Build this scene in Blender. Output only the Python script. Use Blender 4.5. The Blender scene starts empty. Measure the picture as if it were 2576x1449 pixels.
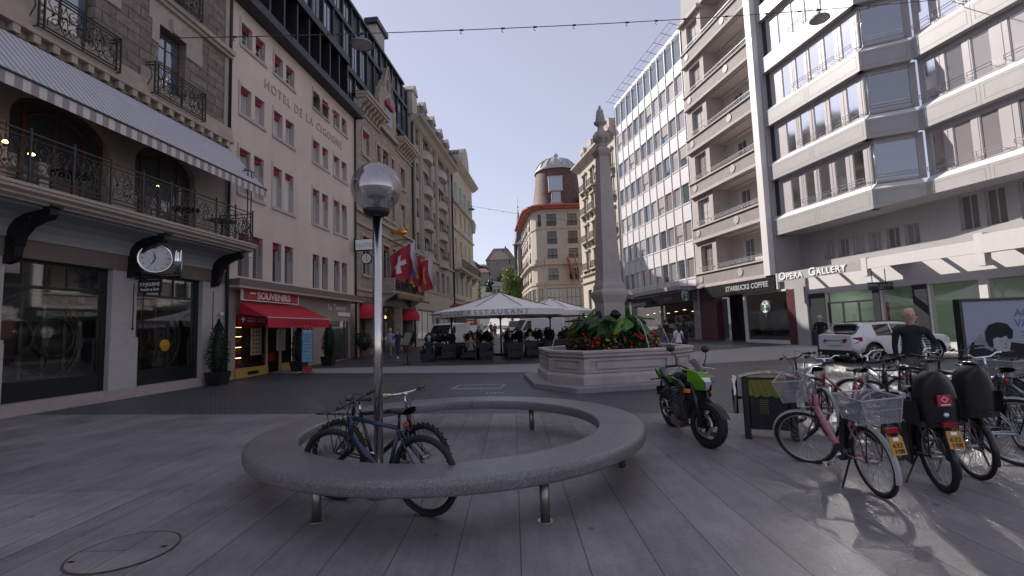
import bpy, math, random
import numpy as np
from mathutils import Vector, Matrix, noise as mnoise
rad=math.radians; PI=math.pi
sc=bpy.context.scene; col=sc.collection
random.seed(7)
# ---------------------------------------------------------------- camera, sky, sun, exposure
F_PX=1194.0/2576*36
cd=bpy.data.cameras.new('camera'); cam=bpy.data.objects.new('camera',cd); col.objects.link(cam); sc.camera=cam
cd.lens=F_PX; cd.sensor_width=36; cd.clip_start=.05; cd.clip_end=2000
cam.matrix_world=Matrix.Translation((0,0,1.65))@Matrix.Rotation(rad(90)+math.atan(103.5/1194),4,'X')@Matrix.Rotation(-.033,4,'Z')
SUN=Vector((-.642,.507,.574)).normalized()
w=bpy.data.worlds.new('World'); sc.world=w; w.use_nodes=True
nt=w.node_tree; bg=nt.nodes['Background']
sky=nt.nodes.new('ShaderNodeTexSky'); sky.sky_type='NISHITA'; sky.sun_disc=False
sky.sun_elevation=math.asin(SUN.z); sky.sun_rotation=math.atan2(SUN.x,SUN.y)
sky.altitude=400; sky.air_density=1.0; sky.dust_density=.5; sky.ozone_density=1.5
hs=nt.nodes.new('ShaderNodeHueSaturation'); hs.inputs['Saturation'].default_value=.62
tint=nt.nodes.new('ShaderNodeMix'); tint.data_type='RGBA'; tint.blend_type='MULTIPLY'; tint.inputs[0].default_value=1
nt.links.new(sky.outputs[0],hs.inputs['Color']); nt.links.new(hs.outputs[0],tint.inputs[6]); tint.inputs[7].default_value=(1.0,.95,.99,1)
hz=nt.nodes.new('ShaderNodeMix'); hz.data_type='RGBA'; hz.inputs[0].default_value=.5; hz.inputs[7].default_value=(3.9,3.95,5.0,1)   # thin high veil evens the sky out
nt.links.new(tint.outputs[2],hz.inputs[6]); nt.links.new(hz.outputs[2],bg.inputs[0]); bg.inputs[1].default_value=.125
sd=bpy.data.lights.new('sun','SUN'); sd.energy=4.8; sd.angle=rad(.5); sd.color=(1,.93,.86)
so=bpy.data.objects.new('sun',sd); col.objects.link(so); so.rotation_euler=(-SUN).to_track_quat('-Z','Y').to_euler()
so.location=SUN*60
vs=sc.view_settings; vs.view_transform='Standard'; vs.look='None'; vs.exposure=.36; vs.gamma=1
sc.cycles.max_bounces=8; sc.cycles.diffuse_bounces=4; sc.cycles.glossy_bounces=4; sc.cycles.transmission_bounces=8; sc.cycles.transparent_max_bounces=16
sc.cycles.use_denoising=True
sc.cycles.sample_clamp_indirect=0; sc.cycles.blur_glossy=0.0; sc.cycles.caustics_reflective=True
# the sunlit square is also lit by sunlight thrown back from the office windows: let the path tracer learn those paths
sc.cycles.use_adaptive_sampling=False; sc.cycles.use_guiding=True; sc.cycles.use_surface_guiding=True; sc.cycles.surface_guiding_probability=.7; sc.cycles.guiding_training_samples=128

# ---------------------------------------------------------------- lettering (built first, while the scene is empty)
def _text(s,size,ext=.008,sp=1.0,bold=0):
    cu=bpy.data.curves.new('t','FONT'); cu.body=s; cu.size=size; cu.extrude=ext; cu.space_character=sp
    cu.align_x='CENTER'; cu.align_y='CENTER'; cu.resolution_u=3; cu.offset=bold
    ob=bpy.data.objects.new('t',cu); col.objects.link(ob)
    me=bpy.data.meshes.new_from_object(ob.evaluated_get(bpy.context.evaluated_depsgraph_get()))
    bpy.data.objects.remove(ob); bpy.data.curves.remove(cu); return me

# ---------------------------------------------------------------- materials
def rgb(h):
    if isinstance(h,str):
        c=[int(h[i:i+2],16)/255 for i in (0,2,4)]; return tuple(x/12.92 if x<=.04045 else ((x+.055)/1.055)**2.4 for x in c)+(1,)
    return tuple(h)+(1,) if len(h)==3 else tuple(h)
class NT:
    def __init__(s,name):
        s.m=bpy.data.materials.new(name); s.m.use_nodes=True; s.t=s.m.node_tree; s.b=s.t.nodes['Principled BSDF']; s.o=s.t.nodes['Material Output']
    def n(s,k,**kw):
        x=s.t.nodes.new('ShaderNode'+k)
        for a,v in kw.items(): setattr(x,a,v)
        return x
    def l(s,a,b): s.t.links.new(a,b)
    def co(s,scale=(1,1,1),kind='Object',rot=(0,0,0)):
        tc=s.n('TexCoord'); mp=s.n('Mapping'); s.l(tc.outputs[kind],mp.inputs[0]); mp.inputs[3].default_value=scale; mp.inputs[2].default_value=rot; return mp.outputs[0]
    def noise(s,co,sc_,det=4,rough=.6):
        n=s.n('TexNoise'); s.l(co,n.inputs['Vector']); n.inputs['Scale'].default_value=sc_; n.inputs['Detail'].default_value=det; n.inputs['Roughness'].default_value=rough; return n.outputs['Fac']
    def ramp(s,f,stops,interp='LINEAR'):
        r=s.n('ValToRGB'); e=r.color_ramp.elements; r.color_ramp.interpolation=interp
        while len(e)<len(stops): e.new(.5)
        for k,(p,c) in enumerate(stops): e[k].position=p; e[k].color=rgb(c) if not isinstance(c,(int,float)) else (c,c,c,1)
        s.l(f,r.inputs[0]); return r.outputs[0]
    def mix(s,f,a,b,mode='MIX'):
        x=s.n('Mix',data_type='RGBA',blend_type=mode)
        for v,i in ((f,0),(a,6),(b,7)):
            if hasattr(v,'links'): s.l(v,x.inputs[i])
            else: x.inputs[i].default_value=v if i==0 else rgb(v)
        return x.outputs[2]
    def math(s,op,a,b=0):
        x=s.n('Math',operation=op)
        for v,i in ((a,0),(b,1)):
            if hasattr(v,'links'): s.l(v,x.inputs[i])
            else: x.inputs[i].default_value=v
        return x.outputs[0]
    def bump(s,h,st=.3,d=.01):
        b=s.n('Bump'); b.inputs['Strength'].default_value=st; b.inputs['Distance'].default_value=d; s.l(h,b.inputs['Height']); s.l(b.outputs[0],s.b.inputs['Normal'])
    def set(s,col_=None,rough=None,metal=None,spec=None):
        i=s.b.inputs
        if col_ is not None:
            if hasattr(col_,'links'): s.l(col_,i['Base Color'])
            else: i['Base Color'].default_value=rgb(col_)
        if rough is not None:
            if hasattr(rough,'links'): s.l(rough,i['Roughness'])
            else: i['Roughness'].default_value=rough
        if metal is not None: i['Metallic'].default_value=metal
        if spec is not None: i['Specular IOR Level'].default_value=spec
        return s.m
def plain(name,c,rough=.6,metal=0,var=.12,scale=6,bump=0,spec=.5,big=0):
    """base colour with uneven wear: fine noise and, if asked, large soft staining"""
    t=NT(name); co=t.co(); c=rgb(c)
    f=t.noise(co,scale,5)
    lo=tuple(x*(1-var) for x in c[:3]); hi=tuple(min(1,x*(1+var)) for x in c[:3])
    k=t.ramp(f,((.25,lo),(.75,hi)))
    if big:
        g=t.noise(t.co((1,1,.35)),.55,4); k=t.mix(1,k,t.ramp(g,((.3,1-big),(.7,1.0))),'MULTIPLY')
    t.set(k,rough,metal,spec)
    r=t.n('MapRange'); t.l(t.noise(co,scale*2.3,3),r.inputs[0]); r.inputs[3].default_value=max(.02,rough-.08); r.inputs[4].default_value=min(1,rough+.08); t.l(r.outputs[0],t.b.inputs['Roughness'])
    if bump: t.bump(t.noise(co,scale*9,4),bump,.004)
    return t.m
M={}
def emit(name,c,s):
    t=NT(name); t.set((0,0,0),.5); t.b.inputs['Emission Color'].default_value=rgb(c); t.b.inputs['Emission Strength'].default_value=s; return t.m
def glass(name,tintc,rough=.02,ior=1.5,wave=.02):
    t=NT(name); t.set(tintc,rough,0,.9); t.b.inputs['IOR'].default_value=ior
    oi=t.n('ObjectInfo'); co=t.co()
    t.bump(t.noise(co,.9,2),wave,.25); 
    g=t.mix(t.ramp(t.math('FRACT',t.math('MULTIPLY',oi.outputs['Random'],3.7)),((.0,0.0),(1.0,1.0))),tintc,tuple(min(.8,x*3.2+.02) for x in rgb(tintc)[:3]))
    t.l(g,t.b.inputs['Base Color']); return t.m
def clear(name,tintc=(.9,.95,.92),refl=.12):
    t=NT(name); tr=t.n('BsdfTransparent'); tr.inputs[0].default_value=rgb(tintc); gl=t.n('BsdfGlossy'); gl.inputs['Roughness'].default_value=.03
    fr=t.n('Fresnel'); fr.inputs[0].default_value=1.55; mx=t.n('MixShader'); f=t.math('MULTIPLY',fr.outputs[0],1.8); t.l(t.math('ADD',f,refl*.6),mx.inputs[0])
    t.l(tr.outputs[0],mx.inputs[1]); t.l(gl.outputs[0],mx.inputs[2]); t.l(mx.outputs[0],t.o.inputs[0]); return t.m

# ---------------------------------------------------------------- mesh builder
class MB:
    def __init__(s,X=None):
        s.v=[];s.f=[];s.fm=[];s.mats=[];s.cur=0;s.X=X or Matrix.Identity(4);s.sm=[];s.smooth=False
    def m(s,name):
        mt=M[name] if isinstance(name,str) else name
        if mt not in s.mats: s.mats.append(mt)
        s.cur=s.mats.index(mt); return s
    def add(s,vs,fs,smooth=None):
        o=len(s.v); s.v+=[tuple(s.X@Vector(p)) for p in vs]
        for f in fs: s.f.append([o+i for i in f]); s.fm.append(s.cur); s.sm.append(s.smooth if smooth is None else smooth)
        return s
    def poly(s,*p): return s.add(p,[list(range(len(p)))])
    def box(s,x0,x1,y0,y1,z0,z1):
        if x0>x1:x0,x1=x1,x0
        if y0>y1:y0,y1=y1,y0
        if z0>z1:z0,z1=z1,z0
        return s.add([(x0,y0,z0),(x1,y0,z0),(x1,y1,z0),(x0,y1,z0),(x0,y0,z1),(x1,y0,z1),(x1,y1,z1),(x0,y1,z1)],[(0,3,2,1),(4,5,6,7),(0,1,5,4),(1,2,6,5),(2,3,7,6),(3,0,4,7)])
    def obox(s,c,sz,rot=None):
        T=Matrix.Translation(c)@(rot.to_4x4() if rot else Matrix.Identity(4)); old=s.X; s.X=s.X@T
        s.box(-sz[0]/2,sz[0]/2,-sz[1]/2,sz[1]/2,-sz[2]/2,sz[2]/2); s.X=old; return s
    def tube(s,pts,r,n=6,caps=True,closed=False):
        pts=[Vector(p) for p in pts]; k=len(pts); rr=r if isinstance(r,(list,tuple)) else [r]*k
        vs=[];fs=[]; up=None
        for i,p in enumerate(pts):
            a=pts[(i-1)%k] if (i>0 or closed) else p; b=pts[(i+1)%k] if (i<k-1 or closed) else p
            d=(b-a)
            if d.length<1e-9: d=Vector((0,0,1))
            d.normalize()
            if up is None: up=d.orthogonal().normalized()
            e=up-d*up.dot(d)
            if e.length<1e-6: e=d.orthogonal()
            e.normalize(); up=e; g=d.cross(e)
            for j in range(n):
                t=2*PI*j/n; vs.append(p+(e*math.cos(t)+g*math.sin(t))*rr[i])
        for i in range(k if closed else k-1):
            for j in range(n):
                i2=(i+1)%k; fs.append((i*n+j,i*n+(j+1)%n,i2*n+(j+1)%n,i2*n+j))
        s.add(vs,fs,True if n>=6 else None)
        if caps and not closed: o=len(s.v)-len(vs); s.f+=[[o+i for i in range(n)][::-1],[o+i for i in range((k-1)*n,k*n)]]; s.fm+=[s.cur]*2; s.sm+=[False]*2
        return s
    def cyl(s,p0,p1,r0,r1=None,n=16,caps=True): return s.tube([p0,p1],[r0,r0 if r1 is None else r1],n,caps)
    def lathe(s,prof,n=24,c=(0,0,0),axis='Z',caps=False):
        vs=[];fs=[];k=len(prof)
        for (r,z) in prof:
            for j in range(n):
                t=2*PI*j/n; a,b=r*math.cos(t),r*math.sin(t)
                p={'Z':(a,b,z),'Y':(a,z,b),'X':(z,a,b)}[axis]; vs.append((p[0]+c[0],p[1]+c[1],p[2]+c[2]))
        for i in range(k-1):
            for j in range(n):
                q=(i*n+j,i*n+(j+1)%n,(i+1)*n+(j+1)%n,(i+1)*n+j); fs.append(q if axis!='Y' else q[::-1])
        if caps: fs+=[tuple(range(n))[::-1],tuple(range((k-1)*n,k*n))]
        return s.add(vs,fs,True)
    def sph(s,c,r,n=16,m=10):
        r=r if isinstance(r,(tuple,list)) else (r,r,r); vs=[];fs=[]
        for i in range(m+1):
            a=PI*i/m
            for j in range(n):
                t=2*PI*j/n; vs.append((c[0]+r[0]*math.sin(a)*math.cos(t),c[1]+r[1]*math.sin(a)*math.sin(t),c[2]+r[2]*math.cos(a)))
        for i in range(m):
            for j in range(n): fs.append((i*n+j,(i+1)*n+j,(i+1)*n+(j+1)%n,i*n+(j+1)%n))
        return s.add(vs,fs,True)
    def torus(s,c,R_,r,axis='Y',N=32,n=8,rz=None,a0=0,a1=2*PI):
        full=abs(a1-a0-2*PI)<1e-6; pts=[]
        for i in range(N if full else N+1):
            t=a0+(a1-a0)*i/N; a,b=R_*math.cos(t),R_*math.sin(t)
            pts.append({'Z':(c[0]+a,c[1]+b,c[2]),'Y':(c[0]+a,c[1],c[2]+b),'X':(c[0],c[1]+a,c[2]+b)}[axis])
        return s.tube(pts,r,n,True,full)
    def prism(s,pts,y0,y1,axis='Y'):
        k=len(pts)
        P=(lambda a,b,y:(a,y,b)) if axis=='Y' else ((lambda a,b,y:(a,b,y)) if axis=='Z' else (lambda a,b,y:(y,a,b)))
        vs=[P(a,b,y0) for a,b in pts]+[P(a,b,y1) for a,b in pts]
        fs=[tuple(range(k)),tuple(range(2*k-1,k-1,-1))]+[((i+1)%k,i,k+i,k+(i+1)%k) for i in range(k)]
        return s.add(vs,fs)
    def grid(s,fn,nu,nv,smooth=True):
        vs=[fn(i/nu,j/nv) for i in range(nu+1) for j in range(nv+1)]
        return s.add(vs,[(i*(nv+1)+j,(i+1)*(nv+1)+j,(i+1)*(nv+1)+j+1,i*(nv+1)+j+1) for i in range(nu) for j in range(nv)],smooth)
    def wall(s,u0,u1,z0,z1,holes=(),y=0,dep=.25,back=None):
        """front sheet at y with rectangular openings, reveals running inward by dep"""
        us=sorted({u0,u1,*[h[0] for h in holes],*[h[1] for h in holes]}); zs=sorted({z0,z1,*[h[2] for h in holes],*[h[3] for h in holes]})
        us=[u for u in us if u0<=u<=u1]; zs=[z for z in zs if z0<=z<=z1]
        for j in range(len(zs)-1):
            run=None
            for i in range(len(us)-1):
                a,b=(us[i]+us[i+1])/2,(zs[j]+zs[j+1])/2
                hole=any(h[0]<a<h[1] and h[2]<b<h[3] for h in holes)
                if hole:
                    if run is not None: s.poly((run,y,zs[j]),(us[i],y,zs[j]),(us[i],y,zs[j+1]),(run,y,zs[j+1])); run=None
                elif run is None: run=us[i]
            if run is not None: s.poly((run,y,zs[j]),(u1,y,zs[j]),(u1,y,zs[j+1]),(run,y,zs[j+1]))
        for a,b,c,d in holes:
            Y=y+dep
            s.poly((a,y,c),(a,Y,c),(a,Y,d),(a,y,d)); s.poly((b,Y,c),(b,y,c),(b,y,d),(b,Y,d))
            s.poly((a,y,d),(a,Y,d),(b,Y,d),(b,y,d)); s.poly((a,Y,c),(a,y,c),(b,y,c),(b,Y,c))
        return s
    def mesh(s,name):
        me=bpy.data.meshes.new(name); me.from_pydata(s.v,[],s.f)
        for m_ in s.mats: me.materials.append(m_)
        me.polygons.foreach_set('material_index',s.fm); me.polygons.foreach_set('use_smooth',s.sm)
        if any(s.sm) and not all(s.sm): me.set_sharp_from_angle(angle=rad(50)) if False else None
        me.update(); return me
    def build(s,name,mat=None,parent=None,bevel=0,**kw):
        if mat is not None: s.mats=[M[mat] if isinstance(mat,str) else mat]; s.fm=[0]*len(s.f)
        return obj(name,s.mesh(name),parent,bevel=bevel,**kw)
def obj(name,data,parent=None,loc=None,rot=None,bevel=0,**kw):
    o=bpy.data.objects.new(name,data); col.objects.link(o)
    if parent is not None: o.parent=parent
    if loc is not None: o.location=loc
    if rot is not None: o.rotation_euler=rot
    if bevel:
        b=o.modifiers.new('edges','BEVEL'); b.width=bevel; b.segments=2; b.limit_method='ANGLE'; b.angle_limit=rad(40)
    tag(o,**kw); return o
def tag(o,label=None,cat=None,group=None,kind=None):
    if label: o['label']=label
    if cat: o['category']=cat
    if group: o['group']=group
    if kind: o['kind']=kind
    return o
def empty(name,loc,rz,label,cat,group=None):
    o=bpy.data.objects.new(name,None); col.objects.link(o); o.empty_display_size=.2; o.location=loc; o.rotation_euler=(0,0,rz); return tag(o,label,cat,group)
KIDS={}
def copy_tree(o,parent=None):
    c=o.copy(); col.objects.link(c)
    if parent is not None: c.parent=parent
    for ch in [x for x in o.children]: copy_tree(ch,c)
    return c
def letters(s,size,mat,parent,loc,rot=(PI/2,0,0),ext=.008,sp=1.0,sx=1,bold=0,name='lettering'):
    me=TXT[(s,size,ext,sp,bold)].copy(); me.materials.clear(); me.materials.append(M[mat]); o=obj(name,me,parent,loc,rot); o.scale=(sx,1,1); return o
_want=[]
TXT={}
def need(s,size,ext=.008,sp=1.0,bold=0): TXT[(s,size,ext,sp,bold)]=_text(s,size,ext,sp,bold)
def zg(x,y):
    for a,b,c,d in ((-1e4,18,0,0),(18,60,0,.016),(60,110,.672,.05),(110,170,3.17,.16),(170,260,12.77,.25),(260,1e5,35.3,0)):
        if y<=b: return c+d*(y-a)
def gp(x,y): return Vector((x,y,zg(x,y)))
# facade frames: local x along the facade (to the right for a viewer in the street), local y into the building, z up
class Frame:
    def __init__(s,o,d):
        s.o=Vector(o); s.d=Vector(d).normalized(); s.n=Vector((-s.d.y,s.d.x)); s.a=math.atan2(s.d.y,s.d.x)
    def P(s,u,y=0,z=0): q=s.o+s.d*u+s.n*y; return Vector((q.x,q.y,z))
LF=Frame((-10.96,18.87),(.105,1)); RF=Frame((16.93,28.44),(.18,-1))
class Bld:
    """a building rooted at facade station u0; parts are given in facade coordinates"""
    def __init__(s,fr,u0,name,label,cat='building',y0=0,z0=0):
        s.fr=fr; s.u0=u0; s.y0=y0; s.z0=z0; s.root=empty(name,fr.P(u0,y0,z0),fr.a,label,cat); s.X=Matrix.Translation((-u0,-y0,-z0)); s.cache={}
    def mb(s): return MB(s.X)
    def loc(s,u,y,z): return (u-s.u0,y-s.y0,z-s.z0)
    def window(s,u0,u1,z0,z1,y,frame='white_paint',pane='glass_dark',nx=2,ny=1,fw=.05,name='window',parent=None,transom=None,extra=None):
        key=(round(u1-u0,2),round(z1-z0,2),frame,pane,nx,ny,fw,transom)
        W,Hh=u1-u0,z1-z0
        if key not in s.cache:
            f=MB(); d=.05
            f.box(-W/2,-W/2+fw,0,d,0,Hh).box(W/2-fw,W/2,0,d,0,Hh).box(-W/2+fw,W/2-fw,0,d,0,fw).box(-W/2+fw,W/2-fw,0,d,Hh-fw,Hh)
            for i in range(1,nx): x=-W/2+W*i/nx; f.box(x-fw*.5,x+fw*.5,.004,d-.004,fw,Hh-fw)
            for j in range(1,ny): z=Hh*j/ny; f.box(-W/2+fw,W/2-fw,.01,d-.01,z-fw*.3,z+fw*.3)
            if transom: z=Hh*transom; f.box(-W/2+fw,W/2-fw,.006,d-.006,z-fw*.5,z+fw*.5)
            f.mats=[M[frame]]; p=MB(); p.poly((-W/2+.01,.03,.01),(W/2-.01,.03,.01),(W/2-.01,.03,Hh-.01),(-W/2+.01,.03,Hh-.01)); p.mats=[M[pane]]
            s.cache[key]=(f.mesh('window'),p.mesh('pane'))
        a,b=s.cache[key]
        o=obj(name,a,parent or s.root,s.loc((u0+u1)/2,y,z0)); obj('pane',b,o); return o
# ---------------------------------------------------------------- lettering list
for a in (('HOTEL DE LA CIGOGNE',.62,.02,1.28),('SOUVENIRS',.42,.02,1.02,.008),('LONGEMALLE',.34,.002,1.25),('La Tanneur',.5,.015),('HOTEL',.36,.015,1.1),('HOTEL DE LA CIGOGNE',.3,.015),
 ('F.P.JOURNE',.15,.004),('Invenit et Fecit',.125,.004),('STARBUCKS COFFEE',.5,.03,1.05,.008),('O',.62,.03,1,.006),('PERA',.45,.03,1.15,.006),('G',.62,.03,1,.006),('ALLERY',.45,.03,1.15,.006),
 ('OPERA GALLERY',.17,.004,1.1),('GENEVE',.08,.004,1.1),('RESTAURANT',.36,.002,1.5),('CIGOGNE',.36,.002,1.4),('COFFEE',.3,.002,1.2),('AGNÈS',.2,.001,.95,.004),('VARDA',.2,.001,.95,.004),
 ('DU 19 SEPTEMBRE',.05,.001),('AU 19 NOVEMBRE',.05,.001),('GAGOSIAN GALLERY',.26,.01,1.3),('12',.1,.003),('11',.1,.003),('10',.1,.003),('9',.1,.003),('1',.1,.003),('3',.1,.003),('6',.1,.003),('632',.055,.002),('108',.055,.002),('GE',.03,.002)): need(*a)
# ---------------------------------------------------------------- materials
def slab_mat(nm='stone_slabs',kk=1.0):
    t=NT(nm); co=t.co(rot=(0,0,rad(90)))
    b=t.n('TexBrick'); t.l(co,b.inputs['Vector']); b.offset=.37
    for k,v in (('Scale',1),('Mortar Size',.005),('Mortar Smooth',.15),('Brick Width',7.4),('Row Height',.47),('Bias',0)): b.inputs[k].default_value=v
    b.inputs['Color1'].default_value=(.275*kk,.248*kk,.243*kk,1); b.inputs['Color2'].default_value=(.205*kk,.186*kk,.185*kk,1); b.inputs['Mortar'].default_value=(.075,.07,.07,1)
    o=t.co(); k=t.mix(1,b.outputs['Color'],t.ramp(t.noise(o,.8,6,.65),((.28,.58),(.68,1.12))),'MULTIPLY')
    k=t.mix(1,k,t.ramp(t.noise(o,34,3,.7),((.3,.86),(.62,1.06))),'MULTIPLY')
    st=t.co((1,.16,1)); k=t.mix(1,k,t.ramp(t.noise(st,9,4),((.3,.84),(.6,1.04))),'MULTIPLY')
    v=t.n('TexVoronoi'); t.l(o,v.inputs['Vector']); v.inputs['Scale'].default_value=2.3; v.inputs['Randomness'].default_value=1
    k=t.mix(1,k,t.ramp(v.outputs['Distance'],((.045,.55),(.085,1.0))),'MULTIPLY')
    t.set(k,.68,0,.5)
    x=t.n('SeparateXYZ'); t.l(o,x.inputs[0]); rib=t.math('MULTIPLY',t.math('SINE',t.math('MULTIPLY',x.outputs[0],260)),t.math('GREATER_THAN',t.math('SINE',t.math('MULTIPLY',x.outputs[0],6.68)),.1))
    h=t.math('ADD',t.math('MULTIPLY',b.outputs['Fac'],-1.2),t.math('ADD',t.math('MULTIPLY',rib,.12),t.noise(o,60,3)))
    t.bump(h,.35,.006); return t.m
def cobble_mat(name,c1,c2,s=1.0):
    t=NT(name); o=t.co(); d=t.n('TexNoise'); t.l(o,d.inputs['Vector']); d.inputs['Scale'].default_value=3; 
    co=t.n('VectorMath',operation='MULTIPLY_ADD'); t.l(d.outputs['Color'],co.inputs[0]); co.inputs[1].default_value=(.09,.09,0); t.l(o,co.inputs[2])
    b=t.n('TexBrick'); t.l(co.outputs[0],b.inputs['Vector'])
    for k,v in (('Scale',1/s),('Mortar Size',.012),('Mortar Smooth',.6),('Brick Width',.125),('Row Height',.1),('Bias',-.2)): b.inputs[k].default_value=v
    b.inputs['Color1'].default_value=rgb(c1); b.inputs['Color2'].default_value=rgb(c2); b.inputs['Mortar'].default_value=(.022,.022,.024,1)
    k=t.mix(1,b.outputs['Color'],t.ramp(t.noise(o,.5,5),((.3,.75),(.7,1.12))),'MULTIPLY'); k=t.mix(1,k,t.ramp(t.noise(o,14,4),((.3,.75),(.7,1.15))),'MULTIPLY')
    t.set(k,.5); t.bump(t.math('ADD',t.math('MULTIPLY',b.outputs['Fac'],-1.0),t.math('MULTIPLY',t.noise(o,25,2),.5)),.8,.02); return t.m
def ashlar(name,c1,c2,mort,bw,bh,ms=.012,rough=.75,blot=1.0,bumpd=.03,ax='XZ'):
    t=NT(name); o=t.co(); x=t.n('SeparateXYZ'); t.l(o,x.inputs[0]); cb=t.n('CombineXYZ'); t.l(x.outputs[0],cb.inputs[0]); t.l(x.outputs[2],cb.inputs[1])
    b=t.n('TexBrick'); t.l(cb.outputs[0],b.inputs['Vector'])
    for k,v in (('Scale',1),('Mortar Size',ms),('Mortar Smooth',.2),('Brick Width',bw),('Row Height',bh),('Bias',0)): b.inputs[k].default_value=v
    b.inputs['Color1'].default_value=rgb(c1); b.inputs['Color2'].default_value=rgb(c2); b.inputs['Mortar'].default_value=rgb(mort)
    k=t.mix(1,b.outputs['Color'],t.ramp(t.noise(o,4.5,6,.7),((.3,1-.35*blot),(.66,1+.18*blot))),'MULTIPLY')
    k=t.mix(1,k,t.ramp(t.noise(t.co((1,1,.3)),.7,4),((.3,.86),(.7,1.03))),'MULTIPLY')
    t.set(k,rough); t.bump(t.math('ADD',t.math('MULTIPLY',b.outputs['Fac'],-1.3),t.noise(o,9,5)),.6,bumpd); return t.m
def stripes(name,c1,c2,period,duty=.5,axis=0,rough=.8,off=0):
    t=NT(name); x=t.n('SeparateXYZ'); t.l(t.co(),x.inputs[0])
    f=t.math('GREATER_THAN',t.math('FRACT',t.math('DIVIDE',t.math('ADD',x.outputs[axis],100+off),period)),duty); k=t.mix(f,c1,c2)
    k=t.mix(1,k,t.ramp(t.noise(t.co(),2.5,4),((.3,.9),(.7,1.03))),'MULTIPLY'); t.set(k,rough); t.b.inputs['Subsurface Weight'].default_value=0; return t.m
def granite(name,c,rough=.55,sc_=75):
    t=NT(name); o=t.co(); v=t.n('TexVoronoi'); t.l(o,v.inputs['Vector']); v.inputs['Scale'].default_value=sc_
    c=rgb(c)[:3]; k=t.ramp(v.outputs['Color'],((.15,tuple(x*.55 for x in c)),(.5,c),(.9,tuple(min(1,x*1.45) for x in c))))
    k=t.mix(1,k,t.ramp(t.noise(o,1.6,5),((.3,.82),(.7,1.08))),'MULTIPLY'); k=t.mix(1,k,t.ramp(t.noise(o,120,2),((.35,.8),(.6,1.1))),'MULTIPLY')
    t.set(k,rough); t.bump(t.noise(o,150,3),.2,.002); return t.m
def leaf(name,c,var=.5):
    t=NT(name); c=rgb(c)[:3]; o=t.co(); k=t.ramp(t.noise(o,5,3),((.3,tuple(x*(1-var) for x in c)),(.7,tuple(x*(1+var) for x in c)))); t.set(k,.5)
    t.b.inputs['Subsurface Weight'].default_value=0; tr=t.n('BsdfTranslucent'); t.l(k,tr.inputs[0]); mx=t.n('MixShader'); mx.inputs[0].default_value=.25; t.l(t.b.outputs[0],mx.inputs[1]); t.l(tr.outputs[0],mx.inputs[2]); t.l(mx.outputs[0],t.o.inputs[0]); return t.m
def tiles(name,c,var=.3,s=.25):
    t=NT(name); o=t.co(); b=t.n('TexVoronoi'); t.l(o,b.inputs['Vector']); b.inputs['Scale'].default_value=1/s; c=rgb(c)[:3]
    k=t.ramp(b.outputs['Color'],((.2,tuple(x*(1-var) for x in c)),(.8,tuple(x*(1+var) for x in c)))); t.set(k,.7); t.bump(b.outputs['Distance'],.5,.03); return t.m
P_=lambda n,*a,**k: M.__setitem__(n,plain(n,*a,**k))
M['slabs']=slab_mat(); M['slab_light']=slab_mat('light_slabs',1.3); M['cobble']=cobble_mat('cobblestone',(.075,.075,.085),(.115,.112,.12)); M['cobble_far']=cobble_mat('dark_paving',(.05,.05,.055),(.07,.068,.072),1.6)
P_('asphalt',(.06,.06,.065),.8,var=.25,scale=3); P_('band_stone',(.26,.245,.25),.6,var=.12,scale=2.5,bump=.15); P_('hill_green',(.06,.075,.05),.9,var=.4,scale=.3)
P_('street_pale',(.42,.40,.38),.8,var=.1,scale=2)
M['bench']=granite('bench_terrazzo',(.165,.155,.157),.42,150)
M['limestone']=plain('limestone',(.42,.36,.31),.75,var=.13,scale=3,bump=.25,big=.25); P_('limestone_warm',(.44,.36,.29),.75,var=.12,scale=3,bump=.2,big=.2)
M['rubble']=ashlar('rough_stone_courses',(.25,.2,.17),(.19,.155,.135),(.07,.057,.05),.82,.34,.014,.85,1.3,.06)
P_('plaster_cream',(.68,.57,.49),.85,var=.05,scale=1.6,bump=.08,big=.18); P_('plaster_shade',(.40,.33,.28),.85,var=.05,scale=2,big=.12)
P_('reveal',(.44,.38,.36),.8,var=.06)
M['stone_hotel']=ashlar('hotel_stone',(.40,.33,.275),(.34,.28,.235),(.24,.195,.165),.9,.4,.01,.8,1.0,.03)
P_('stone_grey',(.38,.335,.295),.8,var=.1,scale=2,bump=.2,big=.18); P_('stone_pale',(.44,.385,.33),.8,var=.08,scale=2,bump=.12,big=.15); P_('cream_pale',(.50,.44,.36),.8,var=.06,scale=1.5,big=.15)
P_('pale_green',(.30,.42,.36),.7,var=.08); P_('slate',(.055,.058,.065),.6,var=.25,scale=5); P_('copper_green',(.16,.2,.2),.6,var=.2)
P_('dark_metal',(.022,.023,.026),.45,metal=.3,var=.2); P_('roof_metal',(.03,.031,.035),.5,metal=.2,var=.2); P_('zinc',(.2,.2,.21),.45,metal=.5,var=.15); P_('iron',(.016,.016,.018),.45,metal=.4,var=.3); P_('iron_grey',(.05,.05,.055),.5,metal=.3,var=.2)
P_('fascia_brown',(.16,.12,.10),.7,var=.1); P_('cove_grey',(.32,.31,.31),.7,var=.05,big=.12); P_('cap_stone',(.40,.325,.27),.7,var=.1,bump=.1)
P_('shop_black',(.014,.015,.016),.3,var=.2); P_('pier_stone',(.40,.365,.36),.65,var=.09,scale=4,bump=.12); P_('plinth_pink',(.36,.30,.29),.65,var=.14,scale=5)
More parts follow.
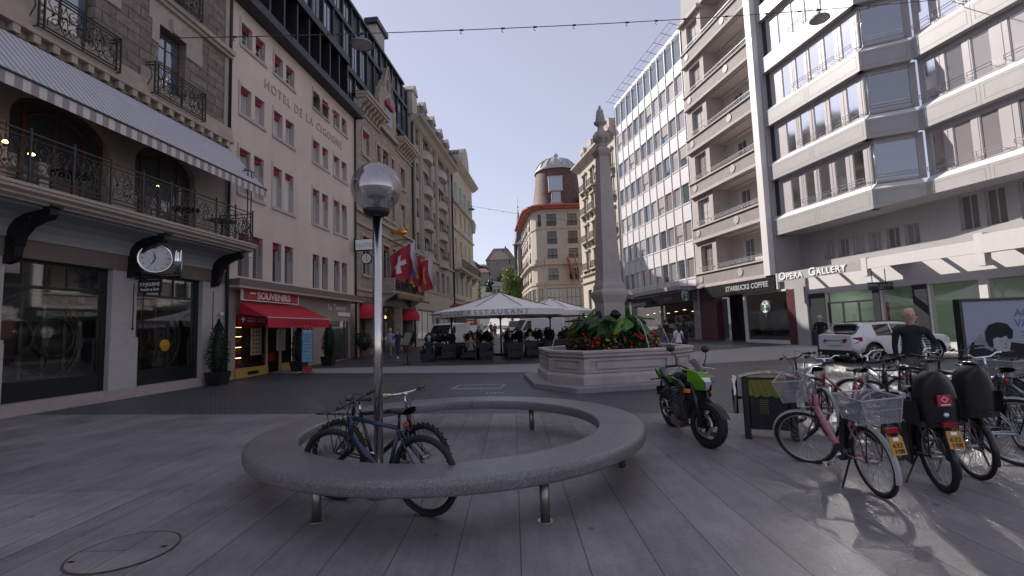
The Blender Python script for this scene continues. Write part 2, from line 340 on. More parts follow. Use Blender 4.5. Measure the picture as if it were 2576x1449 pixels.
M['glass_dark']=glass('window_glass',(.03,.032,.034)); M['glass_blind']=glass('blind_window',(.16,.145,.13),.08); M['glass_shop']=glass('shop_glass',(.02,.022,.022),.015); M['glass_sky']=glass('sky_glass',(.03,.045,.06),.01,2.2); M['glass_solar']=glass('solar_coated_glass',(.80,.82,.86),.075,1.5,.008); M['glass_solar'].node_tree.nodes['Principled BSDF'].inputs['Metallic'].default_value=1.0; M['glass_curtain']=glass('curtained_glass',(.30,.285,.27),.1)
M['glass_office']=glass('office_glass',(.14,.13,.13),.03,1.6)
M['clear_glass']=clear('clear_glass'); M['clear_green']=clear('greenish_glass',(.78,.9,.84),.2)
P_('white_paint',(.62,.6,.58),.5,var=.05); P_('white_panel',(.66,.635,.635),.45,var=.03,scale=1.5,big=.06); P_('wood_brown',(.10,.055,.035),.5,var=.2); P_('shutter_grey',(.3,.28,.27),.7,var=.06)
M['stripe_top']=stripes('awning_stripes',(.55,.53,.56),(.33,.315,.34),.16); M['stripe_val']=stripes('valance_stripes',(.6,.57,.56),(.33,.27,.26),.32)
P_('red_fabric',(.45,.012,.03),.8,var=.12,scale=3); P_('red_sign',(.42,.02,.035),.4,var=.05); P_('red_blind',(.34,.018,.04),.8,var=.1); P_('red_letter',(.16,.004,.01),.7)
P_('letter_stone',(.42,.33,.27),.8); P_('letter_white',(.85,.85,.83),.4,var=.02); P_('letter_gold',(.55,.25,.06),.4,var=.1); P_('letter_dark',(.05,.05,.055),.6); P_('letter_grey',(.42,.42,.40),.5,var=.05)
P_('gold',(.75,.42,.08),.35,metal=.85,var=.15); P_('chrome',(.75,.75,.76),.12,metal=1,var=.04); P_('steel',(.56,.54,.53),.16,metal=1,var=.03,scale=1.5); P_('leg_steel',(.30,.27,.25),.38,metal=.9,var=.1,scale=15)
P_('granite_grey',(.36,.345,.35),.6,var=.08,scale=8,bump=.1,big=.1); P_('opera_stone',(.36,.345,.34),.4,var=.05,scale=3,big=.08); P_('opera_sill',(.70,.68,.67),.4,var=.03); P_('opera_metal',(.40,.37,.38),.4,var=.04); P_('opera_white',(.58,.555,.55),.5,var=.03); P_('opera_dark',(.03,.032,.035),.35,var=.15); P_('joint',(.2,.19,.19),.7)
P_('loggia_stone',(.44,.395,.375),.75,var=.09,scale=3,bump=.12,big=.14); M['loggia_band']=granite('band_granite',(.27,.235,.22),.7); P_('loggia_ceiling',(.6,.55,.52),.8,var=.05); P_('porphyry',(.10,.035,.04),.3,var=.5,scale=7)
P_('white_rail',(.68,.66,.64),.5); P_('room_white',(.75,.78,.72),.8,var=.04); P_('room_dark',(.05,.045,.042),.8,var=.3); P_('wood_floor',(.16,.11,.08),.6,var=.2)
P_('fountain_stone',(.47,.415,.39),.65,var=.13,scale=3.5,bump=.3,big=.25); P_('plinth_grey',(.25,.235,.235),.7,var=.15,scale=3,bump=.3); P_('obelisk_stone',(.43,.37,.345),.7,var=.12,scale=3,bump=.2,big=.15)
t=NT('water'); t.set((.02,.03,.028),.04,0,.8); t.bump(t.noise(t.co(),9,3),.25,.03); M['water']=t.m
t=NT('water_jet'); t.set((.8,.85,.9),.05); t.b.inputs['Transmission Weight'].default_value=.7; M['jet']=t.m
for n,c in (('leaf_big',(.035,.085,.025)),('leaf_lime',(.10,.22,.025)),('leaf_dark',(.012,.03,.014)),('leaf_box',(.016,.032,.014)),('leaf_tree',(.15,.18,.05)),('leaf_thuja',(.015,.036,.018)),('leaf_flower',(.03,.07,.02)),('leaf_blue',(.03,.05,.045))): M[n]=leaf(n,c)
P_('petal_red',(.5,.008,.03),.6,var=.3,scale=30); P_('petal_yellow',(.6,.33,.08),.6,var=.25,scale=30); P_('bark',(.09,.065,.05),.9,var=.3); P_('soil',(.03,.022,.018),.95)
P_('pot_black',(.012,.012,.013),.35,var=.2); P_('parasol',(.82,.78,.75),.85,var=.04,scale=1.5); P_('parasol_grey',(.40,.37,.36),.85,var=.05); P_('parasol_letter',(.25,.235,.235),.85); P_('rattan',(.010,.010,.013),.6,var=.3,scale=40,bump=.6); P_('black_plastic',(.012,.012,.013),.38,var=.2,scale=20); P_('rubber',(.012,.012,.012),.7,var=.2,scale=30)
P_('car_white',(.70,.70,.71),.18,var=.02,spec=.6); M['car_white'].node_tree.nodes['Principled BSDF'].inputs['Coat Weight'].default_value=.6
P_('car_glass',(.012,.014,.016),.04,spec=.9); P_('tail_red',(.28,.01,.015),.2); P_('lamp_clear',(.6,.62,.65),.1,metal=.5); P_('plate_white',(.7,.7,.68),.4); P_('alloy',(.5,.5,.5),.3,metal=.8,var=.08); P_('alloy_dark',(.05,.05,.052),.3,metal=.7)
P_('bright_green',(.09,.26,.01),.22,var=.04,spec=.6); P_('moto_black',(.012,.013,.016),.25,var=.2); P_('orange_lens',(.8,.2,.02),.25)
P_('bike_pink',(.44,.17,.19),.28,var=.05); P_('bike_blue',(.02,.035,.07),.25,var=.1); P_('bike_red',(.30,.02,.04),.3); P_('bike_silver',(.42,.45,.5),.3,metal=.7); P_('bike_black',(.015,.015,.017),.3,var=.1); P_('bike_white',(.6,.6,.6),.3); P_('bike_olive',(.06,.07,.05),.35)
P_('rim_grey',(.4,.4,.4),.35,metal=.9); P_('plate_yellow',(.48,.24,.03),.5,var=.06); P_('bag_yellow',(.16,.14,.02),.35,var=.2,scale=12); P_('tape_yellow',(.65,.5,.12),.5); P_('tape_red',(.35,.03,.02),.5)
t=NT('basket_net'); o=t.co(); tr=t.n('BsdfTransparent'); mx=t.n('MixShader'); mx.inputs[0].default_value=.42; t.set((.30,.30,.33),.5); t.l(tr.outputs[0],mx.inputs[1]); t.l(t.b.outputs[0],mx.inputs[2]); t.l(mx.outputs[0],t.o.inputs[0]); M['basket']=t.m
P_('skin',(.52,.32,.25),.5,var=.08,scale=9); P_('cloth_black',(.013,.014,.018),.9,var=.3,scale=30); P_('cloth_taupe',(.13,.10,.09),.9,var=.15,scale=20); P_('jeans',(.035,.055,.11),.9,var=.2,scale=20); P_('shirt_blue',(.25,.36,.52),.85,var=.08); P_('shirt_white',(.62,.63,.68),.85,var=.05); P_('cloth_navy',(.02,.025,.05),.9,var=.2); P_('khaki',(.22,.19,.15),.9,var=.1); P_('hair_dark',(.012,.01,.01),.6); P_('hair_grey',(.42,.40,.38),.7); P_('hair_brown',(.06,.035,.022),.6); P_('shoe_white',(.7,.7,.7),.6); P_('shoe_dark',(.03,.025,.022),.5)
M['shirt_stripe']=stripes('striped_shirt',(.6,.6,.62),(.04,.045,.07),.055,.5,2)
P_('poster_blue',(.27,.28,.36),.4,var=.03,scale=2,spec=.5); P_('poster_text',(.07,.12,.24),.4); P_('poster_black',(.008,.009,.012),.6,var=.3,scale=5,spec=.25); P_('poster_skin',(.33,.32,.34),.4,var=.1); P_('poster_fur',(.2,.2,.22),.5,var=.6,scale=40); P_('poster_face_dark',(.06,.06,.065),.5)
P_('flag_red',(.34,.025,.045),.8,var=.08); P_('flag_white',(.6,.56,.58),.8); P_('flag_blue',(.08,.12,.36),.8); P_('flag_yellow',(.46,.26,.06),.8); P_('flag_black',(.02,.02,.02),.8)
P_('tile_red',(.13,.05,.045),.8,var=.35,scale=4); M['tile_dome']=tiles('dome_tiles',(.10,.043,.036)); P_('eave_red',(.36,.085,.07),.7,var=.08); P_('lead',(.37,.37,.36),.55,var=.08); P_('roof_brown',(.12,.085,.07),.85,var=.25); P_('far_wall',(.24,.2,.17),.85,var=.12,scale=1)
P_('clock_face',(.62,.62,.63),.35,var=.02); P_('yellow_paint',(.42,.27,.07),.5,var=.12); P_('green_logo',(.01,.11,.06),.5); P_('green_poster',(.05,.20,.13),.5,var=.3,scale=8); P_('cup_brown',(.3,.2,.12),.6); P_('card_blue',(.08,.22,.35),.4,var=.7,scale=22); P_('card_mixed',(.25,.2,.18),.4,var=.9,scale=26)
P_('goods',(.22,.11,.07),.6,var=.9,scale=14); P_('goods2',(.12,.10,.07),.6,var=.9,scale=20); P_('lime_bright',(.7,.66,.6),.7)
M['warm_lamp']=emit('warm_lamp',(1,.62,.25),6); M['shelf_light']=emit('shelf_light',(1,.6,.3),5); M['room_light']=emit('gallery_light',(.9,1,.86),7); M['clear_bulb']=emit('bulb',(1,.7,.4),3)
# mirrored globe: clear shell that mirrors the square
t=NT('globe_glass'); gl=t.n('BsdfGlossy'); gl.inputs['Roughness'].default_value=.03; gl.inputs['Color'].default_value=(.62,.59,.6,1); tr=t.n('BsdfTransparent'); tr.inputs[0].default_value=(.86,.85,.86,1); lw=t.n('LayerWeight'); lw.inputs[0].default_value=.3
mx=t.n('MixShader'); t.l(t.math('ADD',t.math('MULTIPLY',lw.outputs['Facing'],-.25),.55),mx.inputs[0]); t.l(tr.outputs[0],mx.inputs[1]); t.l(gl.outputs[0],mx.inputs[2]); t.l(mx.outputs[0],t.o.inputs[0]); M['globe']=t.m

# ---------------------------------------------------------------- the ground
YB=[-60,-20,0,6,12,18,24,30,40,50,60,75,90,110,130,150,170,200,230,260]
def sheet(name,xf,ys,mat,lift,nx=1):
    """strip following the slope of the street; xf(y)->(x0,x1)"""
    b=MB()
    for a,c in zip(ys,ys[1:]):
        (p,q),(r,s)=xf(a),xf(c)
        for i in range(nx):
            f=lambda lo,hi,k:lo+(hi-lo)*k/nx
            b.poly((f(p,q,i),a,zg(0,a)+lift),(f(p,q,i+1),a,zg(0,a)+lift),(f(r,s,i+1),c,zg(0,c)+lift),(f(r,s,i),c,zg(0,c)+lift))
    return b.build(name,mat,kind='structure')
b=MB()
for a,c in zip(YB+[],YB[1:]):
    b.poly((-400,a,zg(0,a)),(400,a,zg(0,a)),(400,c,zg(0,c)),(-400,c,zg(0,c)))
b.poly((-400,260,35.3),(400,260,35.3),(900,1500,20),(-900,1500,20)); b.build('ground','asphalt',kind='structure')
edge=lambda x:9.46-.172*x       # line where the slabs give way to setts
def flat(name,pts,mat,lift): return MB().poly(*[(x,y,zg(x,y)+lift) for x,y in pts]).build(name,mat,kind='structure')
flat('slab_pavement',[(-14,-12),(30,-12),(30,edge(30)),(-14,edge(-14))],'slabs',.004)
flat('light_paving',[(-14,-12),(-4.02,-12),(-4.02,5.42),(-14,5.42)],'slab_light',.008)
flat('cobblestone_paving',[(-14,edge(-14)),(30,edge(30)),(30,17.9),(-14,17.9)],'cobble',.004)
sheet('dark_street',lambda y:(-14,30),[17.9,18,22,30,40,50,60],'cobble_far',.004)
b=MB()
xs=[-11,-9.6,-6,-2.5,.7,4,8,11,14,17,21]; near=[21.4,20.9,19.8,18.8,18.1,18.2,19.2,19.9,20.6,21.3,22.2]; far=[23.1,22.9,22.5,22,21.6,22,24.6,26.2,27.6,28.6,28.8]
for i in range(len(xs)-1): b.poly(*[(x,y,zg(x,y)+.009) for x,y in ((xs[i],near[i]),(xs[i+1],near[i+1]),(xs[i+1],far[i+1]),(xs[i],far[i]))])
b.build('stone_crossing','band_stone',kind='structure')
sheet('far_street',lambda y:(-4.5-.02*(y-60),6+.03*(y-60)),[60,75,90,110,130,150],'street_pale',.004)
# manhole set into the slabs, framed cover plate and drain beyond the bench
def disc(b,c,r0,r1,z,n=40):
    for i in range(n):
        t,u=2*PI*i/n,2*PI*(i+1)/n
        if r0>0: b.poly((c[0]+r0*math.cos(t),c[1]+r0*math.sin(t),z),(c[0]+r1*math.cos(t),c[1]+r1*math.sin(t),z),(c[0]+r1*math.cos(u),c[1]+r1*math.sin(u),z),(c[0]+r0*math.cos(u),c[1]+r0*math.sin(u),z))
        else: b.poly((c[0],c[1],z),(c[0]+r1*math.cos(t),c[1]+r1*math.sin(t),z),(c[0]+r1*math.cos(u),c[1]+r1*math.sin(u),z))
r=empty('manhole_cover',(-3.12,3.9,0),0,'round manhole cover with a slab-filled lid and dark rim in the left foreground paving','manhole')
b=MB(); disc(b,(0,0),.352,.37,.0125); b.build('rim','stone_grey' if False else 'bark',r)
b=MB(); disc(b,(0,0),0,.352,.012); b.build('lid','slabs',r)
for x0,y0 in ((-.27,-.17),(.27,.05)): b=MB(); b.box(x0-.025,x0+.025,y0-.015,y0+.015,.009,.0135); b.build('lifting_slot','iron',r)
r=empty('cover_plate',(-1.06,14.08,0),rad(-9),'rectangular metal cover plate outlined in pale steel, set in the cobbles behind the bench','cover plate')
b=MB(); b.box(-.72,.72,-.45,-.41,.004,.014).box(-.72,.72,.41,.45,.004,.014).box(-.72,-.68,-.41,.41,.004,.014).box(.68,.72,-.41,.41,.004,.014).box(-.66,.66,-.385,-.375,.004,.014).box(-.66,.66,.375,.385,.004,.014); b.build('frame','lead',r)
b=MB(); b.box(-.655,.655,-.37,.37,.002,.011); b.build('plate','cobble',r)
b=MB()
for i in range(5): b.box(-.22+i*.1,-.16+i*.1,-.05,.05,.006,.012)
o=b.build('drain_grate','lead',loc=(-.55,12.6,0),label='small pale drain grate in the cobbles just behind the ring bench',cat='drain')
# ================================================================ watch shop building with the balcony
def spiral(b,c,r,turns,a0,ax,n=14,th=.011,dirn=1,k=4):
    """iron scroll in the plane ax ('u' = along x, 'y' = along y)"""
    pts=[]
    for i in range(n+1):
        t=i/n; rr=r*(1-.8*t); a=a0+dirn*turns*2*PI*t
        p,q=rr*math.cos(a),rr*math.sin(a); pts.append((c[0]+p,c[1],c[2]+q) if ax=='u' else (c[0],c[1]+p,c[2]+q))
    b.tube(pts,th,k,False)
def scroll_panel(b,x0,x1,z0,z1,y,ax='u',fixed=0,th=.012):
    w_,h=x1-x0,z1-z0; cx=(x0+x1)/2
    P=lambda x,z:(x,y,z) if ax=='u' else (fixed,x,z)
    C=lambda x,z:P(x,z)
    for s in (-1,1):
        spiral(b,C(cx+s*w_*.22,z0+h*.76),h*.17,1.2,PI/2,ax,dirn=s,th=th); spiral(b,C(cx+s*w_*.26,z0+h*.26),h*.19,1.3,-PI/2,ax,dirn=-s,th=th)
        b.tube([P(cx+s*w_*t_,z0+h*q) for t_,q in ((.46,.05),(.44,.3),(.30,.48),(.36,.66),(.45,.8),(.42,.97))],th,4,False)
        b.tube([P(cx+s*w_*t_,z0+h*q) for t_,q in ((.0,.02),(.1,.2),(.05,.42),(.14,.58),(.04,.78),(0,.97))],th*.9,4,False)
        spiral(b,C(cx+s*w_*.1,z0+h*.5),h*.1,1.1,0,ax,dirn=s,th=th*.9,n=10)
    for t_,q in ((-.32,.5),(.32,.5),(0,.6),(0,.22)): b.obox(P(cx+w_*t_,z0+h*q),(.05,.05,.05) if ax=='u' else (.03,.05,.05),Matrix.Rotation(rad(45),3,'Y' if ax=='u' else 'X'))
A=Bld(LF,-8,'watch_shop_building','stone town house with an iron balcony over a watch shop, striped awning above','building')
b=A.mb(); b.m('pier_stone')
pier=[(-20,-19.4),(-16.3,-15.7),(-12.3,-11.7),(-8.75,-7.98),(-5.3,-4.5),(-1.84,-.65)]
for i,(p,q) in enumerate(pier):
    b.box(p,q,0,.5,.3,3.75); b.box(p-.03,q+.03,-.045,.0,1.7,1.78); b.box(p-.05,q+.05,-.04,0,.3,1.7)
b.m('plinth_pink'); b.box(-20,-.65,-.1,.5,0,.3)
b.m('fascia_brown'); b.box(-20,-.65,-.04,.5,3.75,4.2)
b.m('cove_grey'); b.box(-20,-.7,-.08,.4,4.2,4.3)
pr=[(-.08,4.3),(-.12,4.42),(-.25,4.58),(-.5,4.70),(-.85,4.76),(-1.0,4.78),(-1.0,4.82),(-1.22,4.82),(-1.22,4.86)]
for (y0,z0),(y1,z1) in zip(pr,pr[1:]): b.poly((-20,y0,z0),(-1.2,y0,z0),(-1.2,y1,z1),(-20,y1,z1))
b.poly(*[(-1.2,y,z) for y,z in pr],(-1.2,0,4.86),(-1.2,0,4.3))
b.build('ground_floor',None,A.root)
b=A.mb(); b.m('cap_stone'); b.prism([(0,4.86),(-1.24,4.86),(-1.34,4.90),(-1.34,4.95),(-1.46,5.0),(-1.46,5.06),(-1.5,5.08),(-1.5,5.15),(0,5.15)],-20,-1.0,'X'); b.build('balcony_slab',None,A.root)
# iron balcony railing
b=A.mb(); RY=-1.4; X0,X1=-16.2,-1.15; n=16; st=(X1-X0)/n
for i in range(n+1):
    x=X0+i*st; b.box(x-.02,x+.02,RY-.02,RY+.02,5.15,6.36); b.sph((x,RY,6.39),.035,6,5)
for z,h in ((6.3,.03),(6.17,.016),(5.36,.02),(5.26,.02)): b.box(X0,X1,RY-.02,RY+.02,z-h/2,z+h/2); b.box(X1-.02,X1+.02,RY,-.02,z-h/2,z+h/2)
for i in range(n): scroll_panel(b,X0+i*st+.03,X0+(i+1)*st-.03,5.37,6.15,RY)
scroll_panel(b,RY+.05,-.72,5.37,6.15,0,'y',X1); scroll_panel(b,-.68,-.03,5.37,6.15,0,'y',X1)
b.build('railing','iron_grey',A.root)
for u in (-1.4,-4.79,-7.95,-11.9,-15.9):
    b=A.mb(); pts=[(-.02,3.55),(-.22,3.6),(-.30,3.72),(-.34,3.95),(-.44,4.2),(-.62,4.4),(-.9,4.52),(-1.12,4.56),(-1.2,4.66),(-1.2,4.815),(-.02,4.815)]
    b.prism([(y,z) for y,z in pts],u-.09,u+.09,'X'); b.box(u-.13,u+.13,-1.28,-.02,4.815,4.858)
    for s in (-1,1):
        spiral(b,(u+s*.095,-.28,4.02),.12,1.2,0,'y',th=.018); spiral(b,(u+s*.095,-.62,4.62),.1,1.2,PI,'y',th=.018); spiral(b,(u+s*.095,-.9,4.68),.08,1,0,'y',th=.016)
    b.build('bracket','iron',A.root)
# shop windows: frame, pane, stall riser, transom
def shopwin(u0,u1,door=None):
    r=A.mb(); r.m('shop_black'); r.box(u0,u1,.16,.24,.3,.78).box(u0,u1,.2,.26,3.05,3.13).box(u0,u0+.09,.16,.26,.78,3.75).box(u1-.09,u1,.16,.26,.78,3.75).box(u0,u1,.2,.26,3.68,3.75)
    for i in range(1,5): x=u0+(u1-u0)*i/5; r.box(x-.02,x+.02,.2,.25,3.13,3.68)
    if door: r.box(door[1]-.05,door[1]+.05,.17,.26,.3,3.05).box(door[0],door[1],.17,.24,2.3,2.38)
    f=r.build('window_frame',None,A.root)
    p=A.mb(); p.poly((u0+.05,.23,.78),(u1-.05,.23,.78),(u1-.05,.23,3.7),(u0+.05,.23,3.7)); p.build('pane','clear_glass',f)
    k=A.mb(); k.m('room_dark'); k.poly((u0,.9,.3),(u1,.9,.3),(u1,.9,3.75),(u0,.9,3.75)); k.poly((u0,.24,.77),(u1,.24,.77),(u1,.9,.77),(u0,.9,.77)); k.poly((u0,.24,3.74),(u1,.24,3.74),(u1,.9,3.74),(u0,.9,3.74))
    k.box(u0-.02,u0,.24,.9,.3,3.75).box(u1,u1+.02,.24,.9,.3,3.75)
    k.m('fascia_brown')
    for i in range(1,5): x=u0+(u1-u0)*i/5; k.box(x-.04,x+.04,.85,.88,.8,3.0)
    k.build('display_back',None,A.root)
    # enlarged watch movement shown behind the glass
    d=A.mb(); c=((u0+u1)/2,.82,1.75); R1=min(1.25,(u1-u0)*.48)
    d.m('goods2'); d.torus(c,R1,.05,'Y',36,6).torus(c,R1*.9,.02,'Y',36,5).torus((c[0]-R1*.42,.81,c[2]+.1),R1*.4,.035,'Y',24,6).torus((c[0]+R1*.4,.81,c[2]+.1),R1*.42,.035,'Y',24,6).torus((c[0],.81,c[2]-.5),R1*.3,.025,'Y',20,5)
    d.m('iron_grey'); d.cyl((c[0]+R1*.4,.8,c[2]+.1),(c[0]+R1*.4,.8,c[2]+.5),.02,.005,6).cyl((c[0]-R1*.42,.8,c[2]+.1),(c[0]-R1*.7,.8,c[2]-.1),.02,.005,6).sph((c[0]+R1*.4,.8,c[2]+.1),.06,8,6)
    d.build('watch_display',None,A.root)
shopwin(-7.98,-5.3); shopwin(-4.5,-1.84); shopwin(-11.7,-8.75); shopwin(-15.7,-12.3)
b=A.mb(); b.m('shop_black'); x0,x1=-4.4,-3.1
b.box(x0,x0+.1,.14,.2,.32,2.3).box(x1-.1,x1,.14,.2,.32,2.3).box(x0+.1,x1-.1,.14,.2,.32,.62).box(x0+.1,x1-.1,.14,.2,2.18,2.3)
dr=b.build('door',None,A.root); b=A.mb(); b.poly((x0+.1,.17,.6),(x1-.1,.17,.6),(x1-.1,.17,2.2),(x0+.1,.17,2.2)); b.build('pane','clear_glass',dr)
b=A.mb(); b.cyl((x1-.2,.1,1.5),(x1-.2,.135,1.5),.19,.19,20); b.build('handle','gold',dr)
# balcony floor wall with arched windows
W1=[(-16.1,-13.6),(-12.2,-9.6),(-8.06,-5.55),(-4.72,-2.33)]
b=A.mb(); b.m('limestone'); b.wall(-20,-.65,5.15,9.0,[(p,q,5.16,7.95) for p,q in W1],0,.35)
for p,q in W1:
    c,a=(p+q)/2,(q-p)/2; arc=[(c+a*math.cos(t),7.25+.7*math.sin(t)) for t in np.linspace(0,PI,13)]
    for (x1_,z1_),(x2_,z2_) in zip(arc,arc[1:]): b.poly((x1_,0,z1_),(x1_,0,7.95),(x2_,0,7.95),(x2_,0,z2_)); b.poly((x1_,0,z1_),(x2_,0,z2_),(x2_,.34,z2_),(x1_,.34,z1_))
b.build('wall',None,A.root)
for p,q in W1:
    c,a=(p+q)/2,(q-p)/2; f=A.mb(); f.m('wood_brown')
    for t_ in (-1,-.62,-.02,.58,.96): f.box(c+a*t_-.05,c+a*t_+.05,.22,.3,5.16,7.25+.66*math.sqrt(max(0,1-t_*t_)))
    arc=[(c+a*.97*math.cos(t),.26,7.25+.66*math.sin(t)) for t in np.linspace(0,PI,13)]; f.tube(arc,.07,6); arc=[(c+a*.6*math.cos(t),.26,7.2+.45*math.sin(t)) for t in np.linspace(0,PI,9)]; f.tube(arc,.045,6)
    f.box(p,q,.23,.29,5.9,5.96)
    o=f.build('window',None,A.root); g=A.mb(); g.poly((p,.26,5.16),(q,.26,5.16),(q,.26,7.95),(p,.26,7.95)); g.build('pane','glass_dark',o)
# cornice with dentils, ledge, rough stone storeys
b=A.mb(); b.m('limestone_warm'); b.box(-20,-.72,-.3,0,9.27,9.40).box(-20,-.72,-.22,0,9.40,9.66).box(-20,-.68,-.06,0,9.0,9.27).box(-20,-.66,-.12,0,9.66,9.92)
x=-20
while x<-.9: b.box(x,x+.16,-.27,-.06,9.06,9.27); x+=.45
b.box(-20,-.66,-.24,0,12.93,13.1).box(-20,-.66,-.14,0,12.8,12.93).box(-20,-.66,-.24,0,16.5,16.7)
b.build('cornice',None,A.root)
W2=[(-16.3,-14.9),(-12.2,-10.9),(-7.55,-6.15),(-4.03,-2.9)]
H2=[(p,q,9.92,12.1) for p,q in W2]+[(p,q,13.2,15.6) for p,q in W2]
b=A.mb(); b.m('rubble'); b.wall(-20,-.98,9.92,20,H2,0,.4); b.m('limestone'); b.box(-.98,-.66,-.03,.4,9.92,20); b.poly((-20,0,20),(-.65,0,20),(-.65,10,20),(-20,10,20)); b.poly((-.65,.0,4),(-.65,10,4),(-.65,10,20),(-.65,0,20)); b.poly((-20,10,0),(-20,0,0),(-20,0,20),(-20,10,20)); b.poly((-.65,10,0),(-20,10,0),(-20,10,20),(-.65,10,20))
for p,q in W2:
    b.box(p-.4,q+.72,-.03,.0,12.1,12.8).box(p-.28,p,-.03,.0,11.4,12.1).box(q,q+.75,-.03,0,11.62,12.1).box(p-.62,p,-.03,0,9.93,10.35).box(q,q+.5,-.03,0,9.93,10.2).box(p-.4,q+.4,-.03,0,15.6,16.3)
    b.prism([((p+q)/2-.14,12.05),((p+q)/2+.14,12.05),((p+q)/2+.2,12.5),((p+q)/2-.2,12.5)],-.16,-.03,'Y')
b.build('upper_wall',None,A.root)
for p,q,c,d in H2: A.window(p,q,c,d,.25,'wood_brown','glass_sky',2,4,.05)
for u0,u1,z in ((-7.85,-5.67,9.46),(-4.5,-2.36,9.46),(-12.5,-10.4,9.46),(-4.3,-2.6,13.1),(-7.8,-5.8,13.1)):
    b=A.mb(); y=-.36; zb=z+.0; zt=z+1.02
    for zz in (zt,zt-.09,zb+.08,zb+.0): b.box(u0,u1,y-.015,y+.015,zz-.015,zz+.015)
    for x in (u0,u0+.13,u1-.13,u1): b.box(x-.017,x+.017,y-.017,y+.017,zb,zt+.03)
    for x in (u0,u1):
        for zz in (zt,zt-.09,zb): b.box(x-.012,x+.012,y,-.02,zz-.012,zz+.012)
        b.tube([(x,-.18,zb),(x,-.12,zb+.3),(x,-.26,zb+.55),(x,-.18,zt-.1)],.012,4); 
    for k in range(8): spiral(b,(u0+.065 if k<4 else u1-.065,y,zb+.2+.2*(k%4)),.05,1,0,'u',n=7,th=.008)
    m_=(u0+u1)/2; scroll_panel(b,u0+.16,m_,zb+.1,zt-.1,y); scroll_panel(b,m_,u1-.16,zb+.1,zt-.1,y); b.box(m_-.012,m_+.012,y-.012,y+.012,zb,zt)
    b.build('balconette','iron',A.root)
b=A.mb(); b.cyl((-.72,-.1,.3),(-.72,-.1,9.0),.06,.06,10).cyl((-.72,-.06,9.9),(-.72,-.06,20),.06,.06,10); b.build('drainpipe','dark_metal',A.root)
# striped awning over the balcony
r=empty('balcony_awning',LF.P(-8,-.2,8.95),LF.a,'long grey and white striped awning with a scalloped-stripe valance over the balcony','awning')
X=Matrix.Translation((8,.2,-8.95)); b=MB(X)
b.poly((-17,-.22,8.98),(-.79,-.22,8.98),(-.79,-1.68,7.33),(-17,-1.68,7.33)); b.poly((-17,-.22,8.972),(-17,-1.68,7.322),(-.79,-1.68,7.322),(-.79,-.22,8.972)); b.build('canopy','stripe_top',r)
b=MB(X); b.box(-17,-.79,-1.7,-1.692,7.02,7.3); b.build('valance','stripe_val',r)
b=MB(X); b.cyl((-17,-.16,8.96),(-.77,-.16,8.96),.07,.07,10).box(-17,-.77,-1.72,-1.66,7.29,7.345)
for x in (-.85,-4.4,-8,-12): b.tube([(x,-.1,7.9),(x,-.8,7.85),(x,-1.66,7.3)],.02,6)
b.build('roller_and_arms','dark_metal',r)
r=empty('awning_support',LF.P(-1.3,-1.36,5.2),LF.a,'slim dark iron awning posts rising from the end of the balcony railing','awning support')
b=MB(); 
for x in (-.1,.1): b.box(x-.015,x+.015,-.015,.015,0,2.75)
b.box(-.3,.25,-.02,.02,2.7,2.74).box(-.1,-.07,0,1.3,2.7,2.74).tube([(.25,0,2.72),(.2,0,2.5),(.1,0,2.4)],.012,4); b.build('posts','iron_grey',r)
for i,(u,z,nm) in enumerate(((-8.3,6.35,'amber lantern glowing on the balcony at the far left'),(-7.75,6.25,'amber lantern glowing beside the first arched window'),(-4.15,6.55,'small lit bulb hanging in the second arched window'),(-6.9,5.42,'small lit candle lamp at the foot of the first arched window'))):
    q=LF.P(u,-.25 if i<3 else -.4,z); r=empty('balcony_lamp',q,0,nm,'lamp','lamps on the balcony'); b=MB(); b.sph((0,0,0),(.07,.07,.035) if i<2 else .03,8,6); b.build('shade','warm_lamp',r); b=MB(); b.cyl((0,0,.03),(0,0,.5 if i<3 else -.25),.008,.008,5); b.build('stem','iron',r)
for i,(u,nm) in enumerate(((-7.2,'dark bistro table on the balcony before the first arched window'),(-3.6,'dark bistro table on the balcony before the second arched window'),(-1.9,'dark bistro table at the far end of the balcony'))):
    r=empty('balcony_table',LF.P(u,-.75,5.15),0,nm,'table','tables on the balcony'); b=MB(); b.cyl((0,0,.72),(0,0,.76),.42,.42,18); b.build('tabletop','iron',r); b=MB(); b.cyl((0,0,0),(0,0,.72),.03,.03,8).cyl((0,0,0),(0,0,.03),.22,.2,12); b.build('pedestal','iron',r)
